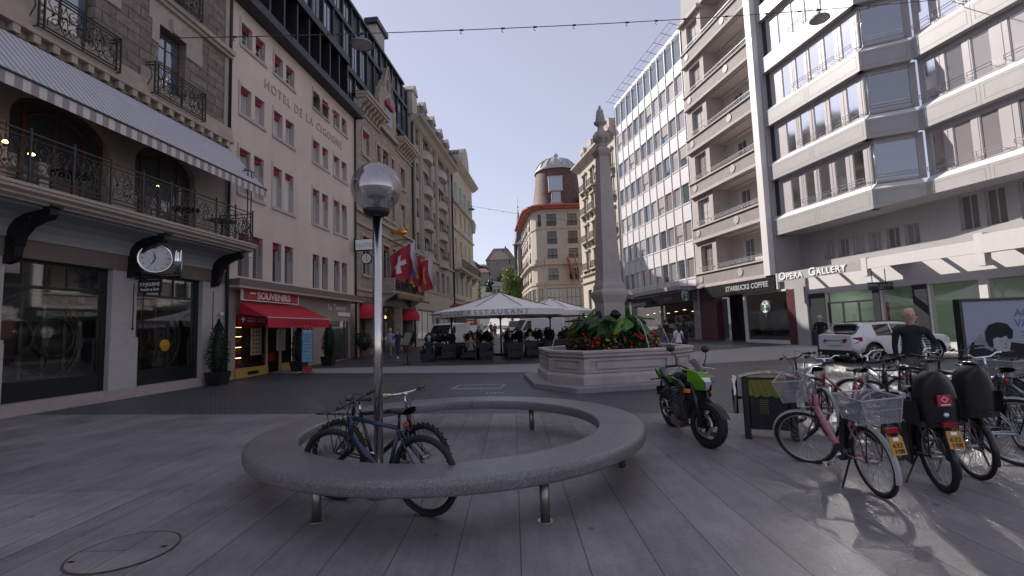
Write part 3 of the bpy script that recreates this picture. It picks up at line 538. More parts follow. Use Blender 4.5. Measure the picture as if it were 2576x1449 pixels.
# double clock and hanging board of the watch shop
r=empty('clock_sign',LF.P(-4.6,-.05,3.55),LF.a,'round white bracket clock with a chrome rim projecting beside the watch shop door','clock')
b=MB(); b.box(-.04,.04,-1.5,0,-.03,.03).box(-.03,.03,-.2,-.14,-.1,1.0).box(-.02,.02,-1.45,-.1,.08,.1); b.build('bracket_arm','iron',r)
def clock_parts(par,c,R1,rz,txt=True):
    """drum clock, dial facing local -y after turning by rz"""
    T=Matrix.Translation(c)@Matrix.Rotation(rz,4,'Z')
    k=MB(T); k.m('clock_face'); k.cyl((0,-.075,0),(0,.075,0),R1*.9,R1*.9,40); f=k.build('dial',None,par)
    k=MB(T); k.torus((0,-.06,0),R1*.95,R1*.09,'Y',40,10).torus((0,.06,0),R1*.95,R1*.09,'Y',40,10).lathe([(R1*.99,-.06),(R1*.99,.06)],40,axis='Y'); k.build('rim','chrome',par)
    h=MB(T); h.m('shop_black')
    def hand(a,l,wd):
        d=Vector((math.sin(a),0,math.cos(a))); e=Vector((d.z,0,-d.x)); p=lambda s,t:tuple(d*s+e*t+Vector((0,-.082,0))); h.poly(p(-.08*R1,-wd*.4),p(.3*l,-wd),p(l,0),p(.3*l,wd),p(-.08*R1,wd*.4))
    hand(rad(-13),R1*.5,R1*.06); hand(rad(207),R1*.72,R1*.045)
    for i in range(12):
        a=2*PI*i/12
        if i in (3,4,5,7,8,2): h.obox((math.sin(a)*R1*.74,-.08,math.cos(a)*R1*.74),(.02 if i!=3 else .02,.006,.1 if i==3 else .05),Matrix.Rotation(a,3,'Y'))
    h.torus((-.18*R1,-.078,-.18*R1),R1*.18,.004,'Y',20,4)
    h.build('hands',None,par)
    if txt:
        for s,i in (('12',0),('11',11),('10',10),('9',9),('1',1),('6',6)):
            a=2*PI*i/12; p=T@Vector((math.sin(a)*R1*.72,-.079,math.cos(a)*R1*.72)); letters(s,.1,'shop_black',par,p,(PI/2,0,rz),ext=.003,name='numeral')
clock_parts(r,(0,-.62,.58),.44,-PI*.27); clock_parts(r,(.2,-1.2,.5),.40,PI*.22,False)
r=empty('shop_sign_board',LF.P(-4.6,-.5,3.3),LF.a,'black hanging board with the watchmaker name in white below the clock','sign')
b=MB(); b.box(-.02,.02,-.42,.34,-.2,.2); b.build('board','shop_black',r)
for y in (-.3,.2): b=MB(); b.cyl((0,y,.2),(0,y,.34),.008,.008,5); b.build('hanger','iron',r)
letters('F.P.JOURNE',.15,'letter_white',r,(-.026,-.04,.05),(PI/2,0,-PI/2),ext=.004,sx=.85); letters('Invenit et Fecit',.125,'letter_white',r,(-.026,-.04,-.1),(PI/2,0,-PI/2),ext=.004,sx=.8)
for i,(u,z,y,nm) in enumerate(((-1.0,2.55,-.1,'small white dome security camera on the pier by the drainpipe'),(-1.15,4.68,-1.3,'small white dome security camera under the balcony corner'))):
    r=empty('security_camera',LF.P(u,y,z),LF.a,nm,'camera','white dome cameras'); b=MB(); b.cyl((0,.1,.06),(0,0,.06),.035,.05,10).lathe([(.07,.08),(.085,.02),(.075,-.03),(0,-.06)],12); b.build('housing','white_paint',r)
for i,(u,nm) in enumerate(((-4.75,'slim dark rod hanging on the pier left of the shop door'),(-4.42,'slim dark rod hanging beside the shop door frame'),(-1.5,'slim dark rod hanging on the end pier by the cypress tub'))):
    b=MB(); b.cyl((0,0,0),(0,0,1.35),.014,.014,6).sph((0,0,-.02),.035,8,6); b.build('awning_rod','iron',loc=LF.P(u,-.14,2.05),label=nm,cat='rod',group='awning rods on the shop piers')

# ================================================================ cream hotel wall with souvenir shop
B=Bld(LF,-.65,'cream_hotel_building','tall cream rendered hotel front with paired small windows, red blinds and dark set-back roof storeys','building')
cols=[(-.02,.67),(.9,1.57),(2.27,2.95),(3.2,3.92),(5.72,6.42),(6.7,7.37),(8.05,8.77),(9.03,9.72)]
rows=[(4.14,5.92),(7.6,9.45),(10.95,12.12),(13.92,14.87)]
holes=[(a,c_,z0,z1) for a,c_ in cols for z0,z1 in rows]
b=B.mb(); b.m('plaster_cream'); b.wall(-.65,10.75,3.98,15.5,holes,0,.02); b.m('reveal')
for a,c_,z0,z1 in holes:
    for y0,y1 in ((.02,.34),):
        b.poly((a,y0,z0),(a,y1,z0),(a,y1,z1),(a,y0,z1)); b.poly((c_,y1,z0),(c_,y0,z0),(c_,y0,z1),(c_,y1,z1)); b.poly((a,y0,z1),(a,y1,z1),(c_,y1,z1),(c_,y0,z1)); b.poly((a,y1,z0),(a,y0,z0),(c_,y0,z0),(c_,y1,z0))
b.build('wall',None,B.root)
for k in range(0,8,2):
    for z0,z1 in rows[1:]: b=B.mb(); b.m('reveal'); b.box(cols[k][0]-.14,cols[k+1][1]+.1,-.07,0,z0-.17,z0-.1).box(cols[k][0]-.14,cols[k+1][1]+.06,-.04,0,z0-.1,z0); b.box(cols[k][0]-.14,cols[k][0]-.07,-.035,0,z0,z1+.15); b.build('window_surround',None,B.root)
for i,(a,c_) in enumerate(cols):
    for j,(z0,z1) in enumerate(rows):
        B.window(a+.01,c_-.01,z0,z1,.25,'white_paint' if j else 'reveal','glass_curtain' if j in (1,2) else 'glass_dark',1 if j==0 else 2,2 if j==3 else 1,.045)
        bl=B.mb(); bl.m('red_blind'); h=.17+.05*((i*7+j*3)%3)
        if j==3 and i in (4,5): bl.poly((a,.16,z1-.05),(c_,.16,z1-.05),(c_,-.55,z1-.72),(a,-.55,z1-.72)); bl.box(a,c_,-.56,-.545,z1-.84,z1-.71)
        else: bl.box(a+.02,c_-.02,.17,.235,z1-h,z1-.02)
        bl.build('sun_blind',None,B.root)
        if j!=2: ar=B.mb(); ar.cyl((c_-.05,.1,z1-h),(c_-.12,.02 if j else .05,z1-h-.55*(1 if j!=3 else .6)),.012,.012,4); ar.build('blind_arm','white_paint' if j==3 else 'iron',B.root)
letters('HOTEL DE LA CIGOGNE',.62,'letter_stone',B.root,B.loc(5.25,-.012,12.98),ext=.02,sp=1.28,sx=.9)
# canopy, shop storey
b=B.mb(); b.m('zinc'); b.m('reveal'); b.box(-.6,10.9,-.5,.3,3.62,3.70); b.m('fascia_brown'); b.box(-.6,10.9,-.52,-.35,3.70,3.98).box(-.6,10.9,-.35,0,3.70,3.96); b.build('canopy',None,B.root)
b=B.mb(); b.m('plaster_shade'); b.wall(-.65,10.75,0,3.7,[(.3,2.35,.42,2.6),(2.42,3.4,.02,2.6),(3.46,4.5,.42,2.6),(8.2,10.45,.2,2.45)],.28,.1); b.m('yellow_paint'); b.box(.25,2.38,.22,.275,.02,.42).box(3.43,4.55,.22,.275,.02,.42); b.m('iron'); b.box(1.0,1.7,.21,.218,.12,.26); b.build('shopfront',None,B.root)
def room(bl,u0,u1,z0,z1,y0,y1,mats='room_dark',floor='wood_floor',name='interior'):
    k=bl.mb(); k.m(mats); k.poly((u0,y1,z0),(u1,y1,z0),(u1,y1,z1),(u0,y1,z1)); k.poly((u0,y0,z0),(u0,y1,z0),(u0,y1,z1),(u0,y0,z1)); k.poly((u1,y1,z0),(u1,y0,z0),(u1,y0,z1),(u1,y1,z1)); k.poly((u0,y0,z1),(u0,y1,z1),(u1,y1,z1),(u1,y0,z1)); k.m(floor); k.poly((u0,y1,z0),(u0,y0,z0),(u1,y0,z0),(u1,y1,z0)); return k
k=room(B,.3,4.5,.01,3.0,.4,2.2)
k.m('red_sign'); k.box(.3,2.35,.5,.54,2.1,2.6)
for z in (.5,.95,1.4,1.8): k.m('goods'); k.box(.75,1.55,.9,1.15,z,z+.03); k.m('shelf_light'); k.box(.75,1.5,.88,.9,z+.3,z+.32); k.m('goods'); [k.box(.78+i*.1,.85+i*.1,.92,1.02,z+.03,z+.1+.12*((i*5)%3)/2) for i in range(8)]
k.m('white_paint'); k.box(1.6,2.3,.5,.52,.9,2.05); k.m('shop_black')
for i in range(3):
    for j in range(6): k.cyl((1.72+i*.22,.495,1.02+j*.18),(1.72+i*.22,.488,1.02+j*.18),.04,.04,8)
k.m('red_sign'); k.box(2.55,2.9,1.9,1.95,.02,1.4).box(3.5,4.4,1.2,1.25,.5,.9); k.m('goods2'); k.box(.4,4.4,2.1,2.15,.3,2.2); k.m('white_paint'); k.box(3.6,4.3,.6,.62,1.0,2.0)
k.build('interior',None,B.root)
b=B.mb(); b.poly((.3,.3,.42),(2.35,.3,.42),(2.35,.3,2.6),(.3,.3,2.6)); b.build('shop_pane','clear_glass',B.root); b=B.mb(); b.poly((3.46,.3,.42),(4.5,.3,.42),(4.5,.3,2.6),(3.46,.3,2.6)); b.build('shop_pane','clear_glass',B.root)
k=room(B,8.2,10.45,.2,2.45,.38,1.6,'room_white','wood_floor')
k.m('shirt_white'); k.lathe([(.02,1.75),(.1,1.7),(.2,1.55),(.16,1.3),(.2,1.0),(.28,.72)],12,(9.0,1.0,0)); k.m('cloth_black'); k.cyl((9.0,1.0,.25),(9.0,1.0,.75),.12,.1,10); k.m('goods'); k.box(9.6,10.3,1.2,1.5,.3,1.3); k.build('interior',None,B.root)
b=B.mb(); b.poly((8.2,.3,.2),(10.45,.3,.2),(10.45,.3,2.45),(8.2,.3,2.45)); b.build('shop_pane','clear_glass',B.root)
b=B.mb(); b.box(9.0,10.6,.2,.26,2.75,2.98); b.build('street_plate','letter_white',B.root)
letters('La Tanneur',.5,'letter_white',B.root,B.loc(9.0,.26,3.25),ext=.015,sx=1.0)
# dark set-back roof storeys of the hotel, carried on over the old wing
b=B.mb(); b.m('roof_metal'); b.box(-.65,10.9,-.62,.4,15.5,15.62); b.prism([(-.62,15.62),(-.62,15.9),(-.5,16.0),(.4,16.0),(.4,15.62)],-.65,10.9,'X'); b.m('dark_metal')
b.box(-.65,9.6,.5,.6,16.0,18.5).box(-.65,9.65,-.25,.6,18.5,18.62).prism([(-.25,18.62),(-.25,18.95),(.0,19.05),(.6,19.05),(.6,18.62)],-.65,9.65,'X')
for i in range(10): x=-.6+i*1.13; b.box(x-.06,x+.06,-.15,.5,16.0,18.5)
b.m('roof_metal'); b.box(-.65,22.3,.35,.45,19.05,23.4); b.box(9.65,22.3,.35,.45,15.6,19.05); b.box(-.65,22.3,.15,.45,21.45,21.75).box(-.65,21.2,.1,.6,23.3,23.5).box(9.6,22.3,.12,.4,18.55,18.9)
for i in range(19): x=-.3+i*1.25; b.box(x-.07,x+.07,.2,.36,19.05,23.3); 
for i in range(10): x=10.2+i*1.25; b.box(x-.07,x+.07,.2,.36,16.2,18.55)
b.poly((-.65,.6,23.4),(22.3,.6,23.4),(22.3,9,23.4),(-.65,9,23.4)); b.poly((-.65,9,15),(-.65,9,23.4),(22.3,9,23.4),(22.3,9,15)); b.build('roof_storeys',None,B.root)
for i in range(18):
    x=-.3+i*1.25+.62
    for z0,z1 in ((19.15,21.4),(21.8,23.2)):
        if (i*7+int(z0))%4: B.window(x-.48,x+.48,z0,z1,.3,'dark_metal','glass_sky' if (i+int(z0))%3 else 'glass_dark',2,1,.05,'roof_window')
for i in range(8): x=.0+i*1.13; B.window(x-.45,x+.45,16.1,18.4,.44,'dark_metal','glass_sky' if i%3==1 else 'glass_dark',2,1,.05,'roof_window')
for i in range(9): x=10.2+i*1.25+.62; B.window(x-.45,x+.45,16.3,18.5,.3,'dark_metal','glass_sky' if i%2 else 'glass_dark',2,1,.05,'roof_window')
b=B.mb(); b.cyl((10.72,-.09,0),(10.72,-.09,15.5),.06,.06,10).tube([(10.72,-.09,15.4),(10.72,-.3,15.55)],.06,8); b.build('drainpipe','dark_metal',B.root)
# party-wall chimneys behind
b=B.mb(); b.m('zinc'); b.m('stone_grey'); b.prism([(22.3,17.5),(22.3,24.2),(21.2,24.2),(18.6,24.8),(18.6,26.2),(16.9,26.2),(16.9,23.5),(19,23.4)],.9,1.6,'Y'); b.m('dark_metal'); b.box(16.6,19.0,.7,1.8,26.2,26.6); b.build('chimney',None,B.root,)
# souvenir shop sign and awning
r=empty('souvenir_sign',LF.P(2.2,-.06,3.2),LF.a,'red fascia board reading SOUVENIRS in white above the red awning','sign')
b=MB(); b.box(-2.0,2.0,-.03,.05,0,.42); b.build('board','red_sign',r); b=MB()
for p in ((-2.02,2.02,-.045,.05,-.03,0),(-2.02,2.02,-.045,.05,.42,.45),(-2.05,-2.0,-.045,.05,-.03,.45),(2.0,2.05,-.045,.05,-.03,.45)): b.box(*p)
b.build('frame','letter_white',r); letters('SOUVENIRS',.42,'letter_white',r,(.1,-.04,.2),ext=.02,sp=1.02,bold=.008,sx=1.1)
b=MB(); b.box(-1.55,-1.2,-.045,-.031,.25,.33); b.build('small_emblem','letter_white',r)
r=empty('shop_awning',LF.P(2.5,0,2.9),LF.a,'bright red fabric awning with a shop name on its valance above the souvenir shop','awning')
b=MB(); b.add([(-2.45,0,.2),(2.45,0,.2),(2.6,-1.2,-.45),(-2.35,-1.2,-.45),(-2.45,0,.19),(2.45,0,.19),(2.6,-1.2,-.46),(-2.35,-1.2,-.46)],[(0,3,2,1),(4,5,6,7)]); b.poly((-2.45,0,.19),(-2.35,-1.2,-.46),(-2.4,-.1,-.3)); b.build('canopy','red_fabric',r)
b=MB(); b.box(-2.36,2.61,-1.215,-1.2,-.87,-.47); b.build('valance','red_fabric',r); b=MB(); b.box(-2.37,2.62,-1.225,-1.2,-.47,-.44); b.build('front_bar','white_paint',r)
b=MB(); b.tube([(-2.2,0,-.2),(-2.25,-.6,-.3),(-2.25,-1.18,-.47)],.02,6).tube([(2.3,0,-.2),(2.4,-.6,-.3),(2.45,-1.18,-.47)],.02,6); b.build('arms','white_paint',r)
letters('LONGEMALLE',.34,'red_letter',r,(.25,-1.219,-.67),ext=.002,sp=1.25)
r=empty('shop_banner',LF.P(1.2,-.0,2.2),LF.a,'red banner with a white cross hung over the souvenir window','banner'); b=MB(); b.box(-.95,1.0,.1,.13,0,.42); b.build('cloth','red_sign',r); b=MB(); b.box(-.82,-.58,.09,.098,.18,.25).box(-.735,-.665,.088,.099,.1,.33); b.build('white_cross','letter_white',r); b=MB(); b.box(-.45,.1,.09,.098,.23,.28).box(-.45,.05,.09,.098,.12,.17).box(.2,.85,.09,.098,.23,.28).box(.2,.75,.09,.098,.12,.17); b.build('small_print','shirt_white',r)
# hotel clock on a bracket
r=empty('hotel_clock_sign',LF.P(10.4,-.1,6.5),LF.a,'white bracket box sign reading HOTEL with a small round clock hanging beneath','sign')
b=MB(); b.box(-.09,.09,-1.5,-.12,.35,1.0); b.build('light_box','letter_white',r); b=MB(); b.box(-.1,.1,-1.55,-.1,.29,.35).box(-.1,.1,-1.55,-.1,1.0,1.03).box(-.1,.1,-.16,-.06,.2,1.1).box(-.03,.03,-.9,-.84,.1,.3); b.build('bracket_arm','iron',r); letters('HOTEL',.36,'letter_grey',r,(-.1,-.8,.62),(PI/2,0,-PI/2),ext=.015,sp=1.1)
b=MB(); b.cyl((-.06,-.85,-.2),(.06,-.85,-.2),.3,.3,24); b.build('dial','clock_face',r); b=MB(); b.torus((0,-.85,-.2),.31,.06,'X',24,8).box(-.075,-.062,-.87,-.83,-.2,.02).box(-.075,-.062,-.87,-.85,-.38,-.2); b.build('rim','iron',r)
# ================================================================ old hotel wing with gable
Cb=Bld(LF,10.75,'old_hotel_building','older stone hotel front with a pointed gable, bracketed cornice and gold lettering over the door','building')
wins=[(12.0,13.15,13.75,15.35),(14.47,15.15,14.0,15.3),(15.6,16.75,13.9,15.4),(17.35,18.05,14.0,15.3),(19.45,20.55,13.65,15.35),
 (12.0,13.15,10.3,12.2),(14.5,15.2,10.3,12.2),(15.6,16.75,10.3,12.3),(17.35,18.05,10.3,12.2),(19.45,20.55,10.3,12.2),(11.9,13.05,5.6,8.1),(15.5,16.8,5.6,8.1),(17.4,18.4,5.6,8.1),(19.6,20.7,5.6,8.1)]
b=Cb.mb(); b.m('stone_hotel'); b.wall(10.75,22.4,4.0,17.0,wins,0,.3); b.poly((22.4,0,0),(22.4,6,0),(22.4,6,17),(22.4,0,17)); 
b.m('limestone_warm')
for a,c,z0,z1 in wins: b.box(a-.12,c+.12,-.12,0,z0-.22,z0-.02).box(a-.16,a,-.05,0,z0,z1+.0).box(c,c+.16,-.05,0,z0,z1).box(a-.16,c+.16,-.07,0,z1,z1+.2)
b.box(10.8,22.4,-.14,0,8.72,8.9).box(10.8,22.4,-.2,0,9.55,9.75).box(10.8,22.4,-.1,0,4.45,4.62)
b.build('wall',None,Cb.root)
b=Cb.mb(); b.m('limestone_warm')
for p,q in ((11.0,15.1),(18.4,22.4)):
    b=Cb.mb(); b.m('limestone_warm'); b.box(p,q,-.75,0,17.1,17.3).box(p-.05,q,-.85,0,17.3,17.48).box(p,q,-.12,0,16.3,16.45)
    x=p+.1
    while x<q-.3: b.prism([(0,16.45),(-.2,16.5),(-.3,16.75),(-.6,16.95),(-.65,17.1),(0,17.1)],x,x+.22,'X'); x+=.55
    b.m('slate'); b.box(p,q,-.8,.2,17.48,17.56); b.build('cornice',None,Cb.root)
b=Cb.mb(); b.m('stone_hotel'); b.prism([(14.7,16.9),(18.3,16.9),(18.3,19.4),(18.05,19.4),(18.0,20.0),(17.5,20.2),(16.5,22.2),(15.5,20.2),(15.0,20.0),(14.95,19.4),(14.7,19.4)],-.12,.34,'Y'); b.m('limestone_warm'); b.box(14.6,18.4,-.3,-.12,16.7,16.95); b.tube([(15.5,-.14,20.2),(16.5,-.14,22.25),(17.5,-.14,20.2)],.09,6); b.tube([(15.9+.65*1-.65*math.cos(t),-.14,19.2+.6*math.sin(t)) for t in np.linspace(0,PI,9)],.08,6); b.m('iron'); b.box(16.35,16.65,-.14,-.12,20.3,21.2); b.m('copper_green'); b.prism([(15.4,20.2),(16.5,22.45),(16.7,22.3),(15.7,20.1)],.34,1.6,'Y'); b.build('gable',None,Cb.root)
b=Cb.mb(); b.box(15.9,17.2,-.16,-.125,17.5,19.2); b.build('gable_window','glass_dark',Cb.root)
for i,(a,c,z0,z1) in enumerate(wins):
    Cb.window(a,c,z0,z1,.22,'white_paint','glass_dark' if i%3 else 'glass_curtain',2,1,.05)
    b=Cb.mb(); b.box(a+.02,c-.02,.12,.19,z1-.2-.06*(i%3),z1-.01); b.build('sun_blind','red_blind',Cb.root)
    b=Cb.mb(); b.cyl((c-.05,.1,z1-.35),(c-.12,-.02,z1-1.0),.012,.012,4); b.build('blind_arm','iron',Cb.root)
b=Cb.mb(); b.box(15.8,17.3,-.3,-.13,18.95,19.25); b.build('sun_blind','red_blind',Cb.root)
b=Cb.mb(); b.m('stone_hotel'); b.wall(10.75,22.4,0,4.0,[(11.4,13.5,0.05,3.6),(14.9,19.0,.05,3.7),(19.6,22.2,.05,3.6)],.0,.6); b.m('shop_black'); b.box(10.8,13.9,-.06,0,3.62,4.1); b.box(13.9,22.4,-.12,0,3.75,4.3); b.build('ground_floor',None,Cb.root)
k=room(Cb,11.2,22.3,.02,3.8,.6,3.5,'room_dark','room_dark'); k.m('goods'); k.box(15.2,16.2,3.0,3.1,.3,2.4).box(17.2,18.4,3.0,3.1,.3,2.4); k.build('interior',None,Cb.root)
for a,c in ((11.45,13.45),(14.95,16.9),(17.0,18.95),(19.65,22.15)): Cb.window(a,c,.06,2.6 if a not in (14.95,17.0) else 3.6,.5,'shop_black','clear_glass',2,1,.07,'door')
for i,x in enumerate((15.9,18.1)):
    b=Cb.mb(); b.sph((x,.9,2.9),.12,8,6); b.build('hall_lamp','warm_lamp',Cb.root)
b=Cb.mb(); b.m('stone_grey'); b.box(14.3,21.8,-1.25,0,4.45,4.62)
for x in (14.5,21.4): b.prism([(0,3.4),(-.25,3.5),(-.5,3.95),(-1.1,4.3),(-1.2,4.45),(0,4.45)],x,x+.3,'X')
for i in range(9): b.lathe([(.05,4.62),(.08,4.75),(.05,4.9),(.09,5.15),(.06,5.4)],8,(14.4,-.12-i*.14,0))
b.box(14.3,14.52,-1.25,0,5.4,5.5); b.build('stone_balcony',None,Cb.root)
b=Cb.mb(); b.box(14.55,21.8,-1.22,-1.18,5.4,5.46).box(14.55,21.8,-1.22,-1.18,4.66,4.7)
for i in range(40): x=14.6+i*.183; b.box(x-.01,x+.01,-1.21,-1.19,4.7,5.4)
for i in range(6): scroll_panel(b,14.6+i*1.2,15.8+i*1.2,4.7,5.4,-1.2,th=.02)
b.build('balcony_railing','iron',Cb.root)
letters('HOTEL',.36,'letter_gold',Cb.root,Cb.loc(12.45,-.08,3.85),ext=.015,sp=1.1,sx=1.25); letters('HOTEL DE LA CIGOGNE',.3,'letter_gold',Cb.root,Cb.loc(17.7,-1.262,4.32),ext=.015,sx=1.35)
b=Cb.mb(); b.box(15.0,20.4,-1.258,-1.25,4.12,4.5); b.build('sign_panel','shop_black',Cb.root)
def dome_awning(u0,u1,zb,zt,y1,label):
    r=empty('dome_awning',LF.P((u0+u1)/2,0,zb),LF.a,label,'awning','red dome awnings over the hotel doors'); a=(u1-u0)/2; h=zt-zb; b=MB()
    b.grid(lambda s,t:(-a*math.cos(PI*s)*math.cos(t*PI/2)*1.0 if False else -a*math.cos(PI*s)*math.sin(.02+t*(PI/2-.02))**.7,-y1*math.sin(PI*s)*math.sin(.02+t*(PI/2-.02))**.7,.3+(h-.3)*math.cos(t*PI/2)),16,8); b.build('canopy','red_fabric',r)
    b=MB(); b.grid(lambda s,t:(-a*math.cos(PI*s),-y1*math.sin(PI*s),.3*t+.02*math.sin(s*60)*(1-t)),24,2); b.build('valance','red_fabric',r)
dome_awning(11.4,13.5,2.65,3.62,.8,'round red dome awning on the hotel wall, the one left of the lamp post'); dome_awning(19.6,22.4,2.65,3.62,.9,'round red dome awning on the hotel wall, right of the hotel entrance')
# gilded stork on a bracket
r=empty('stork_statue',LF.P(17.5,-.75,8.8),LF.a,'small gilded stork figure standing on an iron bracket above the flags','statue')
b=MB(); b.sph((0,0,.62),(.2,.45,.26),12,8); b.tube([(0,-.3,.72),(0,-.5,.95),(0,-.42,1.15),(0,-.55,1.25)],[.12,.07,.06,.05],8); b.tube([(0,-.55,1.25),(0,-.62,1.1),(0,-.6,.85)],[.06,.03,.005],6); b.prism([(.25,.72),(.8,.95),(.95,.75),(.4,.5)],-.22,.22,'X'); b.tube([(-.07,0,.4),(-.07,.03,.05)],.025,6).tube([(.07,0,.4),(.07,-.03,.05)],.025,6); b.build('body','gold',r)
b=MB(); b.box(-.03,.03,-.7,.7,-.02,.03); b.tube([(0,.7,-.5),(0,.1,-.35),(0,-.5,0)],.025,6); [b.cyl((0,-.6+i*.2,-.02),(0,-.5+i*.2,-.2),.012,.012,4) for i in range(6)]; b.build('bracket','iron',r)
# flags leaning out over the entrance
def flag(base,d,L,w_,hgt,paint,label,group,sway=0,name='flag'):
    """pole from base along d; cloth hangs from the outer part of the pole"""
    r=empty(name,base,0,label,'flag',group); d=Vector(d).normalized(); b=MB(); b.cyl((0,0,0),tuple(d*L),.03,.02,8).sph(tuple(d*L),.05,8,6); b.build('pole','white_paint',r)
    n,m_=18,14; b=MB(); P=lambda s,t:(lambda q:(q.x+.20*math.sin(5*t+4*s)*t+sway*t*hgt,q.y+.26*math.sin(8*s+2.5*t)*(.25+t),q.z-t*hgt-.12*math.sin(3*s)*t))(d*(L-w_+w_*s))
    for i in range(n):
        for j in range(m_):
            s,t=(i+.5)/n,(j+.5)/m_; b.m(paint(s,t)); b.poly(P(i/n,j/m_),P((i+1)/n,j/m_),P((i+1)/n,(j+1)/m_),P(i/n,(j+1)/m_))
    o=b.build('cloth',None,r); o.data.polygons.foreach_set('use_smooth',[True]*len(o.data.polygons)); return r
def swiss(s,t):
    x,y=(s-.48)*1.0,(t-.5)*1.0; return 'flag_white' if (abs(x)<.10 and abs(y)<.31) or (abs(y)<.10 and abs(x)<.31) else 'flag_red'
def geneva(s,t):
    if s<.5: 
        x,y=s-.3,t-.5; return 'flag_black' if (abs(x)<.12 and abs(y)<.34 and ((int(s*16)+int(t*9))%2==0)) else 'flag_yellow'
    x,y=s-.74,t-.5; return 'flag_yellow' if abs(x)<.06 and abs(y)<.3 else 'flag_red'
def blueflag(s,t):
    return 'flag_yellow' if ((s-.5)**2+(t-.5)**2<.05 and int(s*15+t*7)%3) else ('flag_blue' if s<.72 else 'flag_white')
def redwhite(s,t): return 'flag_white' if s>.78 else geneva(min(s/.78,1),t)
out=-LF.n
def dirv(out_,along,up): v=Vector((out.x,out.y,0))*out_+Vector((LF.d.x,LF.d.y,0))*along; return (v.x,v.y,up)
flag(LF.P(15.9,-.05,7.15),dirv(1.66,.1,1.0),2.1,1.75,2.15,swiss,'red flag with a white cross on a slanting pole over the hotel entrance','flags over the hotel entrance',.06)
flag(LF.P(17.3,-.05,7.5),dirv(1.5,.2,1.0),2.1,1.4,2.3,blueflag,'blue and white flag hanging just behind the white-cross flag','flags over the hotel entrance',.03)
flag(LF.P(18.6,-.05,7.0),dirv(1.7,.2,.8),2.0,1.4,2.2,geneva,'half yellow, half red flag between the white-cross flag and the flag at the right','flags over the hotel entrance')
flag(LF.P(20.2,-.05,6.9),dirv(2.1,.2,.8),2.5,1.9,2.3,redwhite,'red and yellow flag with a white band, nearest the parasols','flags over the hotel entrance',.05)

# ================================================================ grey loggia building with the gallery below
D=Bld(LF,22.45,'loggia_building','grey stone apartment block with stacked bow balconies over an art gallery front','building')
nar=[(23.4,24.65),(29.1,30.35),(34.75,36.2)]; lg=[(25.7,28.15),(31.3,34.1)]
Z=[(19.05,20.65),(15.6,17.3),(12.2,13.95),(9.2,10.75)]
holes=[(a,c,z0,z1) for a,c in nar for z0,z1 in Z]+[(a,c,z0-.05,z1) for a,c in lg for z0,z1 in Z]+[(a,a+1.35,5.75,7.9) for a in (23.5,25.9,28.0,30.2,32.4,34.6)]
b=D.mb(); b.m('stone_grey'); b.wall(22.45,37.85,5.5,21.0,holes,0,.45); b.poly((22.45,8,0),(22.45,0,0),(22.45,0,21),(22.45,8,21)); b.poly((37.85,0,0),(37.85,8,0),(37.85,8,21),(37.85,0,21))
for a,c in nar+lg: b.box(a-.42,a-.12,-.16,0,8.9,20.8).box(c+.12,c+.42,-.16,0,8.9,20.8)
b.box(22.45,37.85,-.2,0,8.65,8.85).box(22.45,37.85,-.12,0,5.45,5.62); b.build('wall',None,D.root)
for a,c in lg:
    for z0,z1 in Z:
        b=D.mb(); b.m('stone_pale')
        pts=[(a-.1,-.02),(a+.25,-.5),((a+c)/2,-.62),(c-.25,-.5),(c+.1,-.02)]
        b.prism(pts,z0-.75,z0-.02,'Z'); b.prism([(x,y-.06 if 0<i<4 else y) for i,(x,y) in enumerate(pts)],z0-.02,z0+.06,'Z')
        b.prism([(a,z1),(a,z1-.35),(a+.5,z1)],-.03,.05,'Y'); b.prism([(c,z1),(c-.5,z1),(c,z1-.35)],-.03,.05,'Y')
        o=b.build('bow_balcony',None,D.root); b=D.mb(); b.m('iron'); b.box(a+.1,c-.1,-.48,-.46,z0+.42,z0+.45); [b.box(a+.1+i*.16,a+.12+i*.16,-.48,-.46,z0+.06,z0+.42) for i in range(int((c-a-.2)/.16))]; b.build('railing',None,o)
for a,c in nar:
    for z0,z1 in Z: b=D.mb(); b.m('iron'); b.box(a,c,-.04,-.02,z0+.4,z0+.43); [b.box(a+i*.14,a+.02+i*.14,-.04,-.02,z0,z0+.4) for i in range(int((c-a)/.14))]; b.build('railing',None,D.root)
for i,(a,c,z0,z1) in enumerate(holes): D.window(a+.02,c-.02,z0+.02,z1-.02,.38,'white_paint',('glass_dark','glass_curtain','glass_dark')[i%3],2 if c-a<1.6 else 4,1,.06)
b=D.mb(); b.m('stone_pale'); b.prism([(0,20.55),(-.25,20.65),(-.55,20.95),(-.95,21.1),(-1.0,21.25),(0,21.25)],22.45,37.9,'X'); b.build('cornice',None,D.root)
b=D.mb(); b.m('iron'); [b.box(22.6+i*.3,22.63+i*.3,-.85,-.82,21.25,22.1) for i in range(51)]; b.box(22.5,37.8,-.86,-.8,22.08,22.14); b.box(22.5,37.8,-.84,-.82,21.6,21.63); b.build('roof_railing',None,D.root)
b=D.mb(); b.m('slate'); b.poly((22.45,.3,21.25),(37.9,.3,21.25),(37.9,1.2,24.1),(22.45,1.2,24.1)); b.poly((22.45,1.2,24.1),(37.9,1.2,24.1),(37.9,5,25),(22.45,5,25)); b.m('stone_pale'); b.box(22.45,37.9,.9,1.2,24.0,24.25)
for x in (23.4,26.6,29.8,33,36): b.box(x-.7,x+.7,-.1,1.4,21.5,23.6); b.prism([(x-.85,23.6),(x+.85,23.6),(x,24.4)],-.2,1.4,'Y')
b.m('zinc'); b.box(25.2,25.9,1.5,2.2,24,25.4).box(31,32,1.5,2.4,24,25.3).box(36.4,37,1.5,2.4,24,25.2); b.build('roof',None,D.root)
